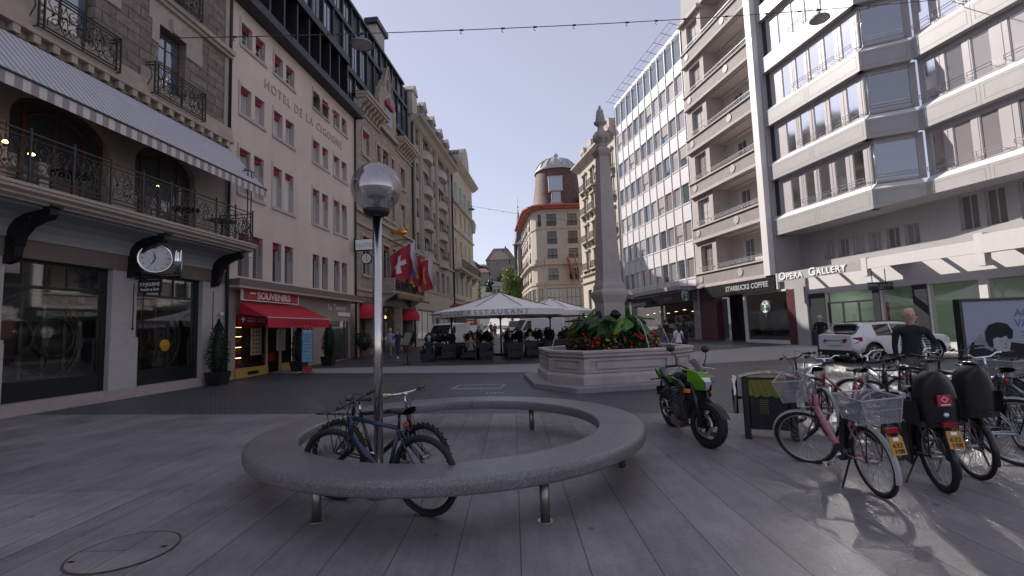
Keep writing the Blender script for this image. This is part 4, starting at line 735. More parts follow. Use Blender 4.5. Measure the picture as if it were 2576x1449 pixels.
for x in (23.4,26.6,29.8,33,36): D.window(x-.45,x+.45,21.7,23.4,-.12,'white_paint','glass_dark',2,1,.06,'dormer_window')
b=D.mb(); b.m('stone_pale'); b.wall(22.5,37.85,.3,5.5,[(23.5,29.0,.9,3.75),(29.5,31.2,.3,3.6),(31.7,37.2,.9,3.6)],-.06,.25); b.build('gallery_front',None,D.root)
for a,c,z0 in ((23.5,29.0,.9),(29.5,31.2,.35),(31.7,37.2,.9)):
    D.window(a,c,z0,3.7,.1,'shop_black','glass_curtain' if c-a>2 else 'glass_dark',3 if c-a>2 else 2,1,.12,'shop_window')
letters('GAGOSIAN GALLERY',.26,'letter_dark',D.root,D.loc(25.6,-.07,4.45),ext=.01,sp=1.3,sx=1.05)
b=D.mb(); b.box(36.9,37.3,-.4,-.07,4.0,4.8); b.build('red_shop_flag','red_sign',D.root)
b=D.mb(); b.cyl((22.5,-.1,.3),(22.5,-.1,20.6),.09,.09,8).cyl((37.8,-.12,1),(37.8,-.12,21),.1,.1,8); b.build('drainpipe','dark_metal',D.root)
# ================================================================ cream corner building with the curved gable
N=Bld(LF,37.95,'curved_gable_building','cream corner building with pale green panels and a curved gable, ending the row','building')
hs_=[(39.3+i*2.9,40.4+i*2.9,z0,z0+2.0) for i in range(4) for z0 in (18.4,15.0,11.2,6.2)]
b=N.mb(); b.m('cream_pale'); b.wall(37.95,51.3,1.0,23.0,hs_,0,.3); b.poly((51.3,0,0),(51.3,12,0),(51.3,12,23),(51.3,0,23)); b.poly((37.95,8,20),(37.95,0,20),(37.95,0,23),(37.95,8,23))
b.m('stone_pale'); b.prism([(0,22.4),(-.4,22.6),(-.9,23.0),(-.9,23.2),(0,23.2)],37.9,52.1,'X'); b.box(37.95,51.5,-.35,0,17.5,17.85).box(37.95,51.4,-.2,0,14.2,14.4).box(37.95,51.6,-.3,0,5.5,5.75); b.prism([(50.2,16.0),(51.2,16),(52.0,17.2),(52,17.6),(50.2,17.6)],-.4,.6,'Y')
n=12; arc=[(46.2+2.3*math.cos(t),23.2+3.9*math.sin(t)) for t in np.linspace(0,PI,n)]; b.prism(arc,-.25,.4,'Y'); b.box(43.3,49.2,-.6,.4,23.2,23.5); b.build('wall',None,N.root)
b=N.mb(); b.m('slate'); b.poly((37.95,.2,23.2),(51.3,.2,23.2),(51.3,2,26.2),(37.95,2,26.2)); b.grid(lambda s,t:(46.2+2.25*math.cos(PI*s),.4+t*2.5,23.2+3.8*math.sin(PI*s)),14,1); b.build('roof',None,N.root)
b=N.mb(); b.m('pale_green'); [b.box(x,x+1.4,-.04,0,18.3,20.6) for x in (37.97+.0,40.7,43.6,46.5,49.4)]; b.build('green_panels',None,N.root)
for i,h in enumerate(hs_): N.window(*h,.2,'white_paint','glass_dark' if i%2 else 'glass_curtain',2,1,.07)
b=N.mb(); b.m('stone_grey'); b.box(38.2,51.2,-1.1,0,9.0,9.25); [b.prism([(0,8.0),(-.3,8.2),(-.9,9.0),(0,9.0)],x,x+.35,'X') for x in (38.6,42,46,50)]; b.m('iron'); [b.box(38.25+i*.25,38.28+i*.25,-1.07,-1.04,9.25,10.3) for i in range(52)]; b.box(38.2,51.2,-1.08,-1.02,10.28,10.34); b.build('balcony',None,N.root)
for x in (39.3,42.2,45.1,48):
    for q in (x-.5,x+1.15): b=N.mb(); b.box(q,q+.45,-.06,0,6.2,8.2); b.build('shutter','pale_green',N.root)
b=N.mb(); b.box(38,51.3,-.1,.3,1.0,5.0); b.build('shopfront','room_dark',N.root)

# ================================================================ white office block (right side)
E=Bld(RF,-24.9,'white_office_building','white office block with ten bays of windows between slim vertical fins','building')
u0,u1=-24.9,-10.2; nb=10; bw=(u1-u0-.5)/nb
rowsE=[(5.45,7.1),(8.58,10.25),(11.8,13.45),(15.0,16.75),(18.2,19.8),(21.4,23.1)]
cE=[(u0+.3+i*bw+.12,u0+.3+(i+1)*bw-.12) for i in range(nb)]
b=E.mb(); b.m('white_panel'); b.wall(u0,u1,4.5,24.2,[(p,q,z0,z1) for p,q in cE for z0,z1 in rowsE],0,.14); b.poly((u0,10,0),(u0,0,0),(u0,0,26.8),(u0,10,26.8)); b.poly((u1,0,20),(u1,10,20),(u1,10,26.8),(u1,0,26.8)); b.box(u0,u1,0,.3,26.65,27.0); b.poly((u0,.3,26.9),(u1,.3,26.9),(u1,10,26.9),(u0,10,26.9)); b.build('wall',None,E.root)
for i in range(nb+1): b=E.mb(); x=u0+.3+i*bw; b.box(x-.035,x+.035,-.07,0,4.7,24.2); b.box(x-.05,x+.05,-.04,0,24.2,26.65); b.build('fin','white_panel',E.root)
for z0,z1 in rowsE: b=E.mb(); [b.box(p,q,-.05,-.0,z0-.12,z0-.06) for p,q in cE]; b.build('sill','white_panel',E.root)
for i,(p,q) in enumerate(cE):
    for j,(z0,z1) in enumerate(rowsE):
        k=(i*5+j*3)%7; E.window(p,q,z0,z1,.1,'white_panel',('glass_office','glass_office','glass_sky','glass_office','glass_office','glass_sky','glass_blind')[k],1,1,.035)
        if (i+2*j)%5==0: bb=E.mb(); bb.box(p+.04,q-.04,.06,.09,z0+(z1-z0)*.4,z1-.02); bb.build('roller_blind','shutter_grey',E.root)
    E.window(p-.06,q+.06,24.25,26.6,.03,'white_panel','glass_sky',1,1,.03)
b=E.mb()
for i in range(nb+1): x=u0+.3+i*bw; b.cyl((x,.2,27.05),(x,-.95,27.3),.03,.03,5)
b.cyl((u0,-.95,27.3),(u1,-.95,27.3),.025,.025,5).cyl((u0,-.5,27.22),(u1,-.5,27.22),.02,.02,5); b.build('roof_outriggers','lead',E.root)
b=E.mb(); b.m('opera_metal'); b.box(u0,u1+.1,-1.6,0,4.62,4.68); [b.box(x-.04,x+.04,-1.7,0,4.4,4.62) for x in [u0+.3+i*bw for i in range(nb+1)]]; b.box(u0,u1+.1,-1.75,-1.65,4.4,4.75); b.build('canopy',None,E.root)
b=E.mb(); b.m('shutter_grey'); b.wall(u0,u1,0,4.5,[(u0+.5,-17.2,.4,3.5),(-16.8,-10.9,.4,3.5)],.25,.1); b.box(-11.0,-10.2,-.05,.25,.2,4.4); b.build('shopfront',None,E.root)
k=room(E,u0+.5,-10.9,.3,3.6,.4,3.0,'room_dark','room_dark')
for i in range(22): k.m(('goods','goods2','card_mixed')[i%3]); x=u0+.9+i*.6; k.box(x,x+.45,2.3,2.7,.4,1.4+.3*((i*7)%4)); 
for i in range(9): k.m('shelf_light'); x=u0+1.5+i*1.5; k.box(x,x+.5,1.8,1.84,2.7+.1*(i%3),2.73+.1*(i%3))
k.build('interior',None,E.root)
b=E.mb(); b.poly((u0+.5,.3,.4),(-17.2,.3,.4),(-17.2,.3,3.5),(u0+.5,.3,3.5)); b.build('shop_pane','clear_glass',E.root); b=E.mb(); b.poly((-16.8,.3,.4),(-10.9,.3,.4),(-10.9,.3,3.5),(-16.8,.3,3.5)); b.build('shop_pane','clear_glass',E.root)
b=E.mb(); b.box(-16.9,-10.7,-.72,-.6,3.5,4.28); b.build('sign_band','shop_black',E.root); b=E.mb(); b.box(-14.6,-13.2,-.74,-.73,3.75,4.0); b.build('sign_panel','shutter_grey',E.root)
r=empty('grey_shop_awning',RF.P(-20.5,0,3.6),RF.a,'plain grey fabric awning under the white office block, left of the dark sign band','awning'); b=MB(); b.add([(-3.6,.2,.9),(3.4,.2,.9),(3.4,-1.3,.15),(-3.6,-1.3,.15),(-3.6,.2,.88),(3.4,.2,.88),(3.4,-1.3,.13),(-3.6,-1.3,.13)],[(0,3,2,1),(4,5,6,7)]); b.box(-3.6,3.4,-1.31,-1.3,-.1,.15); b.build('canopy','parasol_grey',r)

# ================================================================ loggia block with coffee shop
Fb=Bld(RF,-10.2,'coffee_shop_building','stone block with granite banded loggia balconies above a coffee shop','building')
lv=[4.65+3.7*k for k in range(6)]
hw=[(-9.45,-7.9,z+1.0,z+3.1) for z in lv]
b=Fb.mb(); b.m('loggia_stone'); b.wall(-10.17,-7.4,4.6,27.2,hw,0,.35)
for z in lv: b.box(-10.17,-1.95,-.3,.0,z+.86,z+.97).box(-10.17,-1.95,-.22,0,z-.12,z+.0).box(-10.17,-1.95,-.3,0,z-.25,z-.12); b.box(-7.4,-1.95,0,1.5,z-.25,z); b.box(-7.4,-1.95,.0,.12,z,z+.9); b.box(-7.4,-1.95,.0,1.5,z+.5,z+.55)
b.poly((-7.4,0,4.6),(-7.4,1.5,4.6),(-7.4,1.5,27),(-7.4,0,27)); b.poly((-10.17,4,4),(-10.17,0,4),(-10.17,0,27.2),(-10.17,4,27.2)); b.box(-10.25,-7.3,-.35,.2,26.6,26.9).box(-10.2,-1.4,0,4,26.95,27.2)
b.build('wall',None,Fb.root)
b=Fb.mb(); b.m('loggia_ceiling'); b.wall(-7.4,-1.9,4.6,27.0,[(-6.3,-5.15,z+1.0,z+3.0) for z in lv]+[(-3.3,-1.95,z+.97,z+3.1) for z in lv],1.5,.2)
for z in lv: b.poly((-7.4,0,z-.252),(-1.95,0,z-.252),(-1.95,1.5,z-.252),(-7.4,1.5,z-.252)); b.box(-7.4,-1.95,.1,.25,z-.34,z-.252).box(-7.4,-1.95,1.2,1.5,z-.4,z-.252)
b.build('loggia_recess',None,Fb.root)
for z in lv: b=Fb.mb(); b.box(-10.17,-1.95,-.18,0,z,z+.86); b.build('granite_band','loggia_band',Fb.root)
for z in lv:
    for x in (-9.35,-4.55): b=Fb.mb(); b.cyl((x,-.18,z+.45),(x,-.23,z+.45),.28,.28,20); b.build('medallion','lead',Fb.root)
for z in lv:
    b=Fb.mb()
    for i in range(34): x=-7.3+i*.16; b.tube([(x,-.05,z+.97),(x,-.2,z+1.1),(x,-.1,z+1.38)],.014,4)
    for i in range(9): x=-9.5+i*.2; b.tube([(x,-.05,z+.97),(x,-.2,z+1.1),(x,-.1,z+1.38)],.014,4)
    b.box(-7.4,-1.95,-.12,-.08,z+1.37,z+1.41).box(-9.6,-7.8,-.12,-.08,z+1.37,z+1.41); b.build('railing','zinc',Fb.root)
for i,z in enumerate(lv):
    Fb.window(-9.4,-7.95,z+1.0,z+3.05,.28,'limestone_warm','glass_curtain' if i%2 else 'glass_office',2,2,.06); Fb.window(-6.3,-5.15,z+1.0,z+3.0,1.62,'white_paint','glass_sky',2,2,.05); Fb.window(-3.3,-1.95,z+.97,z+3.1,1.62,'wood_brown','glass_dark',2,1,.07,'balcony_door')
b=Fb.mb(); b.box(-1.95,-1.41,-.4,1.6,4.5,27.2); b.build('pilaster','white_panel',Fb.root)
b=Fb.mb(); b.m('slate'); b.prism([(-10.2,27.2),(-7.3,27.2),(-7.8,29.6),(-9.8,29.6)],0,3,'Y'); b.m('loggia_stone'); b.box(-7.3,-1.4,1.5,4,27.2,30); b.build('roof',None,Fb.root)
b=Fb.mb(); b.m('porphyry'); b.box(-10.2,-8.0,.05,.6,0,4.4).box(-.62,.1,-.05,.5,0,3.5); b.m('shop_black'); b.box(-8.9,-1.2,-.3,0,3.56,4.42); b.box(-8.0,-4.7,1.2,1.3,0,3.6).box(-4.7,-4.58,-.0,1.3,0,3.56); b.m('opera_dark'); b.box(-6.0,-5.2,1.1,1.19,.05,2.6); b.m('white_paint'); b.box(-4.66,-.6,-.08,.1,.0,.42).box(-4.66,-4.5,-.08,.1,.42,3.5).box(-4.66,-.6,-.08,.1,3.44,3.56); b.build('shopfront',None,Fb.root)
k=room(Fb,-4.5,-.6,.4,3.45,.15,3.5,'room_dark','wood_floor'); k.m('goods'); k.box(-4.2,-1.0,3.0,3.3,.4,1.5); k.m('shelf_light'); k.box(-3.5,-3.3,2.5,2.6,2.6,2.65).box(-1.6,-1.4,2.2,2.3,2.7,2.75); k.m('loggia_stone'); k.box(-4.4,-.7,.2,.9,.4,.62); k.build('interior',None,Fb.root)
b=Fb.mb(); b.poly((-4.5,.06,.42),(-.62,.06,.42),(-.62,.06,3.44),(-4.5,.06,3.44)); b.build('shop_pane','clear_glass',Fb.root)
letters('STARBUCKS COFFEE',.5,'letter_grey',Fb.root,Fb.loc(-3.95,-.31,3.98),ext=.03,sp=1.05,bold=.008,sx=.92)
def coffee_logo(c,par,R1,rz,seen=1):
    T=Matrix.Translation(c)@Matrix.Rotation(rz,4,'Z'); b=MB(T); b.cyl((0,-.04,0),(0,.04,0),R1,R1,30); b.build('disc','letter_white',par)
    b=MB(T); b.m('green_logo'); b.torus((0,-.042,0),R1*.93,R1*.06,'Y',30,6); y=-.047
    for s in (-1,1):
        for q in (.2,.42,.64): b.tube([(s*R1*q,y,R1*.38),(s*R1*(q+.1),y,-R1*.1),(s*R1*q*.9,y,-R1*.6)],R1*.055,4)
    b.prism([(-R1*.3,R1*.5),(R1*.3,R1*.5),(R1*.36,R1*.75),(R1*.12,R1*.6),(0,R1*.85),(-R1*.12,R1*.6),(-R1*.36,R1*.75)],-.05,-.041,'Y'); b.tube([(-R1*.18,y,-R1*.15),(0,y,-R1*.28),(R1*.18,y,-R1*.15)],R1*.05,4); b.build('emblem',None,par)
r=empty('coffee_roundel_sign',RF.P(-10.55,-.95,3.95),RF.a,'round green and white coffee logo on a wall bracket above the shop corner','sign'); coffee_logo((0,0,0),r,.52,PI/2+.5); b=MB(); b.box(.1,.16,.3,.9,.25,.3).box(.1,.16,.3,.9,-.3,-.25).box(.1,.16,.85,.9,-.5,.5); b.build('bracket_arm','iron',r)
r=empty('window_logo',RF.P(-2.55,-.02,2.55),RF.a,'round white coffee logo hanging in the coffee shop window','sign'); coffee_logo((0,0,0),r,.42,0); b=MB(); b.cyl((0,0,-.42),(0,0,-1.0),.02,.02,6); b.build('stem','zinc',r)
r=empty('drink_poster',RF.P(-1.2,.1,1.15),RF.a,'green poster of two drinks hanging inside the coffee shop window','poster'); b=MB(); b.box(-.42,.42,0,.02,0,1.25); b.build('sheet','green_poster',r); b=MB(); b.prism([(-.2,.25),(-.02,.25),(.02,.65),(-.24,.65)],-.02,-.005,'Y'); b.prism([(.05,.3),(.24,.3),(.28,.8),(.02,.8)],-.02,-.005,'Y'); b.build('printed_cups','cup_brown',r)
# ================================================================ stone-banded gallery building
G0=Bld(RF,-1.4,'gallery_building','pale banded stone office block with strip windows and a stepped bay above an art gallery','building')
lv=[6.97+3.55*k for k in range(6)]
def strip(b,poly,z):
    """band running along a facade polyline: upright panel, sloped bright sill, window lintel"""
    for (xa,ya),(xb,yb) in zip(poly,poly[1:]):
        d=Vector((xb-xa,yb-ya,0)).normalized(); n=Vector((-d.y,d.x,0)); a,c=Vector((xa,ya,0)),Vector((xb,yb,0))
        def q(p,h): return (p.x,p.y,h)
        b.m('opera_stone'); b.poly(q(a,z),q(c,z),q(c,z+.98),q(a,z+.98)); b.poly(q(a,z),q(a+n*.5,z),q(c+n*.5,z),q(c,z)); 
        b.m('opera_sill'); b.poly(q(a,z+.98),q(c,z+.98),q(c+n*.32,z+1.28),q(a+n*.32,z+1.28)); b.poly(q(a+n*.32,z+1.28),q(c+n*.32,z+1.28),q(c+n*.6,z+1.28),q(a+n*.6,z+1.28))
        L=(c-a).length
        if L>2:
            b.m('joint'); T=Matrix.Translation(a)@Matrix.Rotation(math.atan2(d.y,d.x),4,'Z'); o=b.X; b.X=b.X@T
            k=max(1,int(L/2.6))
            for i in range(k): x0,x1=.15+i*L/k,(i+1)*L/k-.15; [b.box(*s,-.004,.0,*t) for s,t in (((x0,x1),(z+.2,z+.212)),((x0,x1),(z+.82,z+.832)),((x0,x0+.012),(z+.2,z+.83)),((x1-.012,x1),(z+.2,z+.83)))]
            for i in range(1,k): b.box(i*L/k-.006,i*L/k+.006,-.004,0,z,z+.98)
            b.X=o
poly=[(-1.25,.0),(5.55,0),(6.75,1.7),(25,1.7)]
for z in lv: b=G0.mb(); strip(b,poly,z); b.build('stone_band',None,G0.root)
b=G0.mb(); b.m('opera_metal')
wl=[(.06,.72),(1.17,1.83),(2.17,2.89),(3.24,3.93),(4.34,4.98)]; wr=[(6.95,7.5)]+[(7.9+2.45*i,8.65+2.45*i) for i in range(7)]+[(8.98+2.45*i,9.7+2.45*i) for i in range(7)]
for z in lv[:5]:
    b.wall(-.95,5.55,z+1.28,z+3.55,[(p,q,z+1.34,z+3.3) for p,q in wl],.34,.06); b.wall(6.72,25,z+1.28,z+3.55,[(p,q,z+1.34,z+3.3) for p,q in wr],2.04,.06)
    for x in (.9,1.02,2.0,2.06,3.05,4.15,5.2,5.32): b.box(x-.01,x+.01,.325,.34,z+1.28,z+3.5)
    for x in [7.68+1.225*i for i in range(14)]: b.box(x-.01,x+.01,2.025,2.04,z+1.28,z+3.5)
    b.poly((5.35,.34,z+1.28),(6.62,2.04,z+1.28),(6.62,2.04,z+3.55),(5.35,.34,z+3.55))
b.m('opera_dark'); b.box(-1.3,-.95,.3,.8,6.97,25); b.m('opera_stone'); b.box(-1.4,-1.25,.0,3,4.4,28); b.poly((-1.25,.5,25.9),(25,2,25.9),(25,12,25.9),(-1.25,12,25.9)); b.box(-1.25,25,2.5,12,25.9,29); b.build('window_walls',None,G0.root)
for z in lv[:5]:
    for i,(p,q) in enumerate(wl): G0.window(p,q,z+1.34,z+3.3,.36,'opera_metal','glass_solar',1,1,.03)
    for i,(p,q) in enumerate(wr): G0.window(p,q,z+1.34,z+3.3,2.06,'opera_metal','glass_office' if (i%3 and z<13) else 'glass_solar',1,1,.03)
# big windows of the stepped bay, facing down the square
th=math.atan2(1.7,1.2)
for z in lv[:5]:
    f=MB(); f.m('granite_grey'); W=1.9; f.box(0,.07,-.02,.05,1.3,3.4).box(W-.07,W,-.02,.05,1.3,3.4).box(0,W,-.02,.05,1.3,1.4).box(0,W,-.02,.05,3.3,3.4).box(W,W+.18,.0,.05,1.3,3.5)
    o=f.build('bay_window',None,G0.root,loc=G0.loc(5.42,.28,z),rot=(0,0,th)); g=MB(); g.poly((.05,.02,1.38),(W-.05,.02,1.38),(W-.05,.02,3.32),(.05,.02,3.32)); g.build('pane','glass_sky',o)
    f=MB(); f.cyl((.15,-.12,1.62),(W,-.12,1.62),.014,.014,5).cyl((.15,-.12,1.75),(W,-.12,1.75),.014,.014,5).cyl((.12,-.1,1.4),(.12,-.1,3.3),.02,.02,6); f.build('guard_rail','steel',o)
for z in lv[:5]:
    for p,q in wl[1:]+wr:
        b=G0.mb(); y=.1 if p<6 else 1.8
        for h in (1.55,1.68): b.cyl((p-.12,y,z+h),(q+.12,y,z+h),.014,.014,5)
        for x in (p-.1,q+.1): b.tube([(x,y+.25,z+1.5),(x,y,z+1.5),(x,y,z+1.68)],.014,4)
        if p<14: b.build('guard_rail','steel',G0.root)
# shaded mezzanine behind the overhang
mz=[(.57+.98*i,1.3+.98*i,5.15,6.2) for i in range(6)]+[(8.0+2.2*i,8.75+2.2*i,5.35,6.9) for i in range(7)]+[(9.0+2.2*i,9.75+2.2*i,5.35,6.9) for i in range(7)]
b=G0.mb(); b.m('granite_grey'); b.wall(-1.3,25,4.3,7.0,mz,1.75,.2); b.poly((-1.3,-.0,4.38),(25,0,4.38),(25,1.75,4.38),(-1.3,1.75,4.38)); b.poly((-1.25,.0,6.972),(-1.25,1.9,6.972),(25,1.9,6.972),(5.55,0,6.972)); b.build('mezzanine',None,G0.root)
for i,h in enumerate(mz): G0.window(*h,1.9,'opera_metal','glass_office',2,1,.05)
# gallery front
b=G0.mb(); b.m('opera_white'); b.wall(.95,25,0,4.36,[(2.2,5.05,.02,3.06),(5.45,7.0,.45,3.05),(7.7,9.65,.45,3.02),(9.95,14,.45,3.02),(14.4,20,.45,3.02)],0,.2); b.m('granite_grey'); b.box(-1.4,.12,.05,.6,3.5,4.4).box(.12,1.0,-.12,.6,0,4.38); b.box(.93,2.2,.0,.02,0,3.0) if False else None
b.m('opera_dark'); b.box(1.05,2.18,-.03,.0,0,3.1).box(5.05,5.42,-.04,0,0,3.1).box(7.02,7.66,-.04,0,0,3.05); b.build('gallery_front',None,G0.root)
k=room(G0,2.2,20,.03,3.3,.3,5,'room_white','granite_grey'); k.m('room_light'); [k.box(3+i*2.6,4.2+i*2.6,1.4,1.7,3.24,3.28) for i in range(6)]; k.m('red_sign'); k.box(4.7,4.95,.9,1.0,.05,2.4).box(6.5,6.9,1.0,1.1,.05,2.2); k.m('shop_black'); k.box(8.6,9.2,4.9,4.95,1.2,2.2); k.sph((9.0,1.2,1.5),(.25,.2,.15),10,8); k.build('interior',None,G0.root)
for a,c,z0,z1,n_ in ((2.2,5.05,.02,2.55,3),(5.45,7.0,.45,3.05,1),(7.7,9.65,.45,3.02,1),(9.95,14,.45,3.02,2),(14.4,20,.45,3.02,3)): G0.window(a,c,z0,z1,.12,'opera_dark' if a<5 else 'opera_metal','clear_green',n_,1,.1 if a<5 else .05,'shop_window' if a>5 else 'door')
b=G0.mb(); b.poly((2.2,.13,2.56),(5.05,.13,2.56),(5.05,.13,3.05),(2.2,.13,3.05)); b.build('fanlight','clear_green',G0.root)
b=G0.mb(); b.m('opera_metal'); b.box(.0,5.62,-1.08,-1.0,3.93,4.42); b.build('sign_fascia','granite_grey',G0.root)
for nm,bx in (('canopy_fascia',(5.9,10.45,-1.1,-1.0,3.95,4.44)),('canopy_fascia',(10.75,22,-1.3,-1.0,3.9,4.6)),('canopy_end',(5.62,5.9,-1.12,-.9,3.6,4.5)),('canopy_end',(-.1,-.003,-1.1,-.95,3.5,4.45)),('canopy_end',(10.45,10.75,-1.12,-.8,3.45,4.7)),('canopy_roof',(5.9,7.15,-1.0,-.02,4.2,4.44)),('canopy_roof',(10.75,13,-1.0,-.02,4.2,4.5)),*[('canopy_beam',(x-.05,x+.05,-1.0,-.02,4.15,4.3)) for x in (1.5,3.1,4.7,8.3,9.6,14,15.6,17.2)]): b=G0.mb(); b.box(*bx); b.build(nm,'opera_white',G0.root)
xx=.18
for s,sz,gap in (('O',.62,.07),('PERA',.45,.42),('G',.62,.07),('ALLERY',.45,0)):
    sp=1.15 if sz<.5 else 1; vx=[v.co.x for v in TXT[(s,sz,.03,sp,.006)].vertices]; wd_=(max(vx)-min(vx))*1.1; letters(s,sz,'letter_white',G0.root,G0.loc(xx+wd_/2-1.1*(max(vx)+min(vx))/2,-1.1,4.17+(.035 if sz>.5 else -.02)),ext=.03,sp=sp,bold=.006,sx=1.1); xx+=wd_+gap
r=empty('hanging_gallery_sign',RF.P(6.35,-.95,2.9),RF.a,'dark green hanging sign with small white gallery lettering, beside the glass doors','sign')
b=MB(); b.box(-.03,.03,-.68,.68,0,.36); b.build('board','opera_dark',r)
for y in (-.43,.31): b=MB(); b.box(-.01,.01,y-.015,y+.015,.36,1.0); b.build('hanger','opera_dark',r)
letters('OPERA GALLERY',.17,'letter_grey',r,(.034,0,.22),(PI/2,0,PI/2),ext=.004,sp=1.1); letters('GENEVE',.08,'letter_grey',r,(.034,0,.09),(PI/2,0,PI/2),ext=.004,sp=1.1)
# ================================================================ pale apartment house with mansard (right, beyond the office block)
Gm=Bld(RF,-38.8,'mansard_house','pale ornate apartment house with balconies and a mansard, behind the obelisk','building')
cg=[-36.7,-33.7,-30.6,-27.4]; rg=[(20.2,22.3),(17.0,19.0),(13.2,15.3),(9.4,11.7)]
hg=[(x,x+1.05,a,c) for x in cg for a,c in rg]+[(x-.1,x+1.3,2.2,6.6) for x in cg]
b=Gm.mb(); b.m('cream_pale'); b.wall(-38.8,-25.1,.6,24.3,hg,0,.35); b.poly((-38.8,10,0),(-38.8,0,0),(-38.8,0,24.3),(-38.8,10,24.3)); b.m('stone_pale')
for x in cg:
    for a,c in rg: b.box(x-.2,x,-.1,0,a,c+.1).box(x+1.05,x+1.25,-.1,0,a,c+.1).box(x-.35,x+1.4,-.3,0,c+.1,c+.35); b.box(x-.5,x+1.55,-.6,0,a-.3,a-.1); b.prism([(0,a-1.0),(-.2,a-.9),(-.5,a-.3),(0,a-.3)],x-.3,x-.1,'X'); b.prism([(0,a-1.0),(-.2,a-.9),(-.5,a-.3),(0,a-.3)],x+1.15,x+1.35,'X')
b.prism([(0,23.6),(-.3,23.8),(-.9,24.2),(-.9,24.45),(0,24.45)],-39.4,-25.0,'X'); b.box(-38.8,-25.1,-.3,0,8.6,8.9).box(-38.8,-25.1,-.25,0,7.6,7.8); b.build('wall',None,Gm.root)
for x in cg:
    for a,c in rg: b=Gm.mb(); b.m('iron'); [b.box(x-.45+i*.16,x-.42+i*.16,-.56,-.53,a-.1,a+.75) for i in range(13)]; b.box(x-.48,x+1.53,-.57,-.52,a+.74,a+.8); b.build('railing',None,Gm.root)
for i,h in enumerate(hg): Gm.window(*h,.25,'white_paint' if i%4 else 'wood_brown',('glass_dark','glass_curtain','glass_blind')[i%3],2,1,.07)
b=Gm.mb(); b.m('tile_red'); b.poly((-38.8,.2,24.45),(-25.1,.2,24.45),(-25.1,1.0,26.8),(-38.8,1.0,26.8)); b.m('slate'); b.poly((-38.8,1,26.8),(-25.1,1,26.8),(-25.1,6,27.8),(-38.8,6,27.8)); b.m('stone_pale')
for x in cg: b.box(x-.25,x+1.3,-.25,1,24.45,25.8); b.prism([(x+.52+.78*math.cos(t),25.8+.6*math.sin(t)) for t in np.linspace(0,PI,8)],-.25,1,'Y')
b.build('roof',None,Gm.root)
for x in cg: Gm.window(x+.05,x+1.0,24.6,25.7,-.28,'white_paint','glass_dark',2,1,.06,'dormer_window')
b=Gm.mb(); b.cyl((-25.0,-.1,1),(-25.0,-.1,24),.1,.1,8); b.build('drainpipe','lead',Gm.root)
# ================================================================ rounded corner building with the tiled drum and lead dome
def facade_poly(root,pts,z0,z1,mat,name,holes={},dep=.3):
    """walls over a ground plan; holes[i] lists openings on side i"""
    b=MB()
    for i,((xa,ya),(xb,yb)) in enumerate(zip(pts,pts[1:])):
        L=math.hypot(xb-xa,yb-ya); b.X=Matrix.Translation((xa,ya,0))@Matrix.Rotation(math.atan2(yb-ya,xb-xa),4,'Z'); b.wall(0,L,z0,z1,holes.get(i,[]),0,dep)
    return b.build(name,mat,root)
HX,HY=6.0,80.0
Hr=empty('domed_corner_building',(HX,HY,0),0,'cream corner building with a red-brown tiled drum and ribbed lead dome closing the street','building')
plan=[(-3.6,19),(-2.7,6),(-2.3,2.3),(-1.55,.65),(-.3,0),(12,0)]
rz=[(19.0,21.1),(15.9,18.1),(13.2,15.1)]
def sideholes(L,n,w_,rows,off=.5): return [(off+i*(L-2*off)/max(1,n)+((L-2*off)/n-w_)/2,off+i*(L-2*off)/max(1,n)+((L-2*off)/n-w_)/2+w_,a,c) for i in range(n) for a,c in rows]
Ls=[math.hypot(b_[0]-a_[0],b_[1]-a_[1]) for a_,b_ in zip(plan,plan[1:])]
allr=rz+[(9.7,11.7)]
hh={0:sideholes(Ls[0],4,1.5,allr),1:sideholes(Ls[1],1,1.2,allr),3:sideholes(Ls[3],1,.6,allr[:1]),4:[(x-.8,x+.8,a,c) for x in (1.4,4.95,8.5) for a,c in allr]}
facade_poly(Hr,plan,1.0,22.4,'stone_pale','wall',hh)
b=MB(); b.m('limestone_warm')
def ring(b,pts,out_,z0,z1):
    for (xa,ya),(xb,yb) in zip(pts,pts[1:]):
        L=math.hypot(xb-xa,yb-ya); o=b.X; b.X=b.X@Matrix.Translation((xa,ya,0))@Matrix.Rotation(math.atan2(yb-ya,xb-xa),4,'Z'); b.box(-.12*out_,L+.12*out_,-out_,.1,z0,z1); b.X=o
ring(b,plan,.6,12.3,12.6); ring(b,plan,.35,8.9,9.3); ring(b,plan,.2,8.3,8.9); ring(b,plan,.12,18.5,18.7); ring(b,plan[3:],.55,12.6,13.3); b.build('cornices',None,Hr)
b=MB(); ring(b,plan,1.5,22.2,22.5); ring(b,plan,1.1,21.9,22.2); b.build('eaves','eave_red',Hr)
wd={}
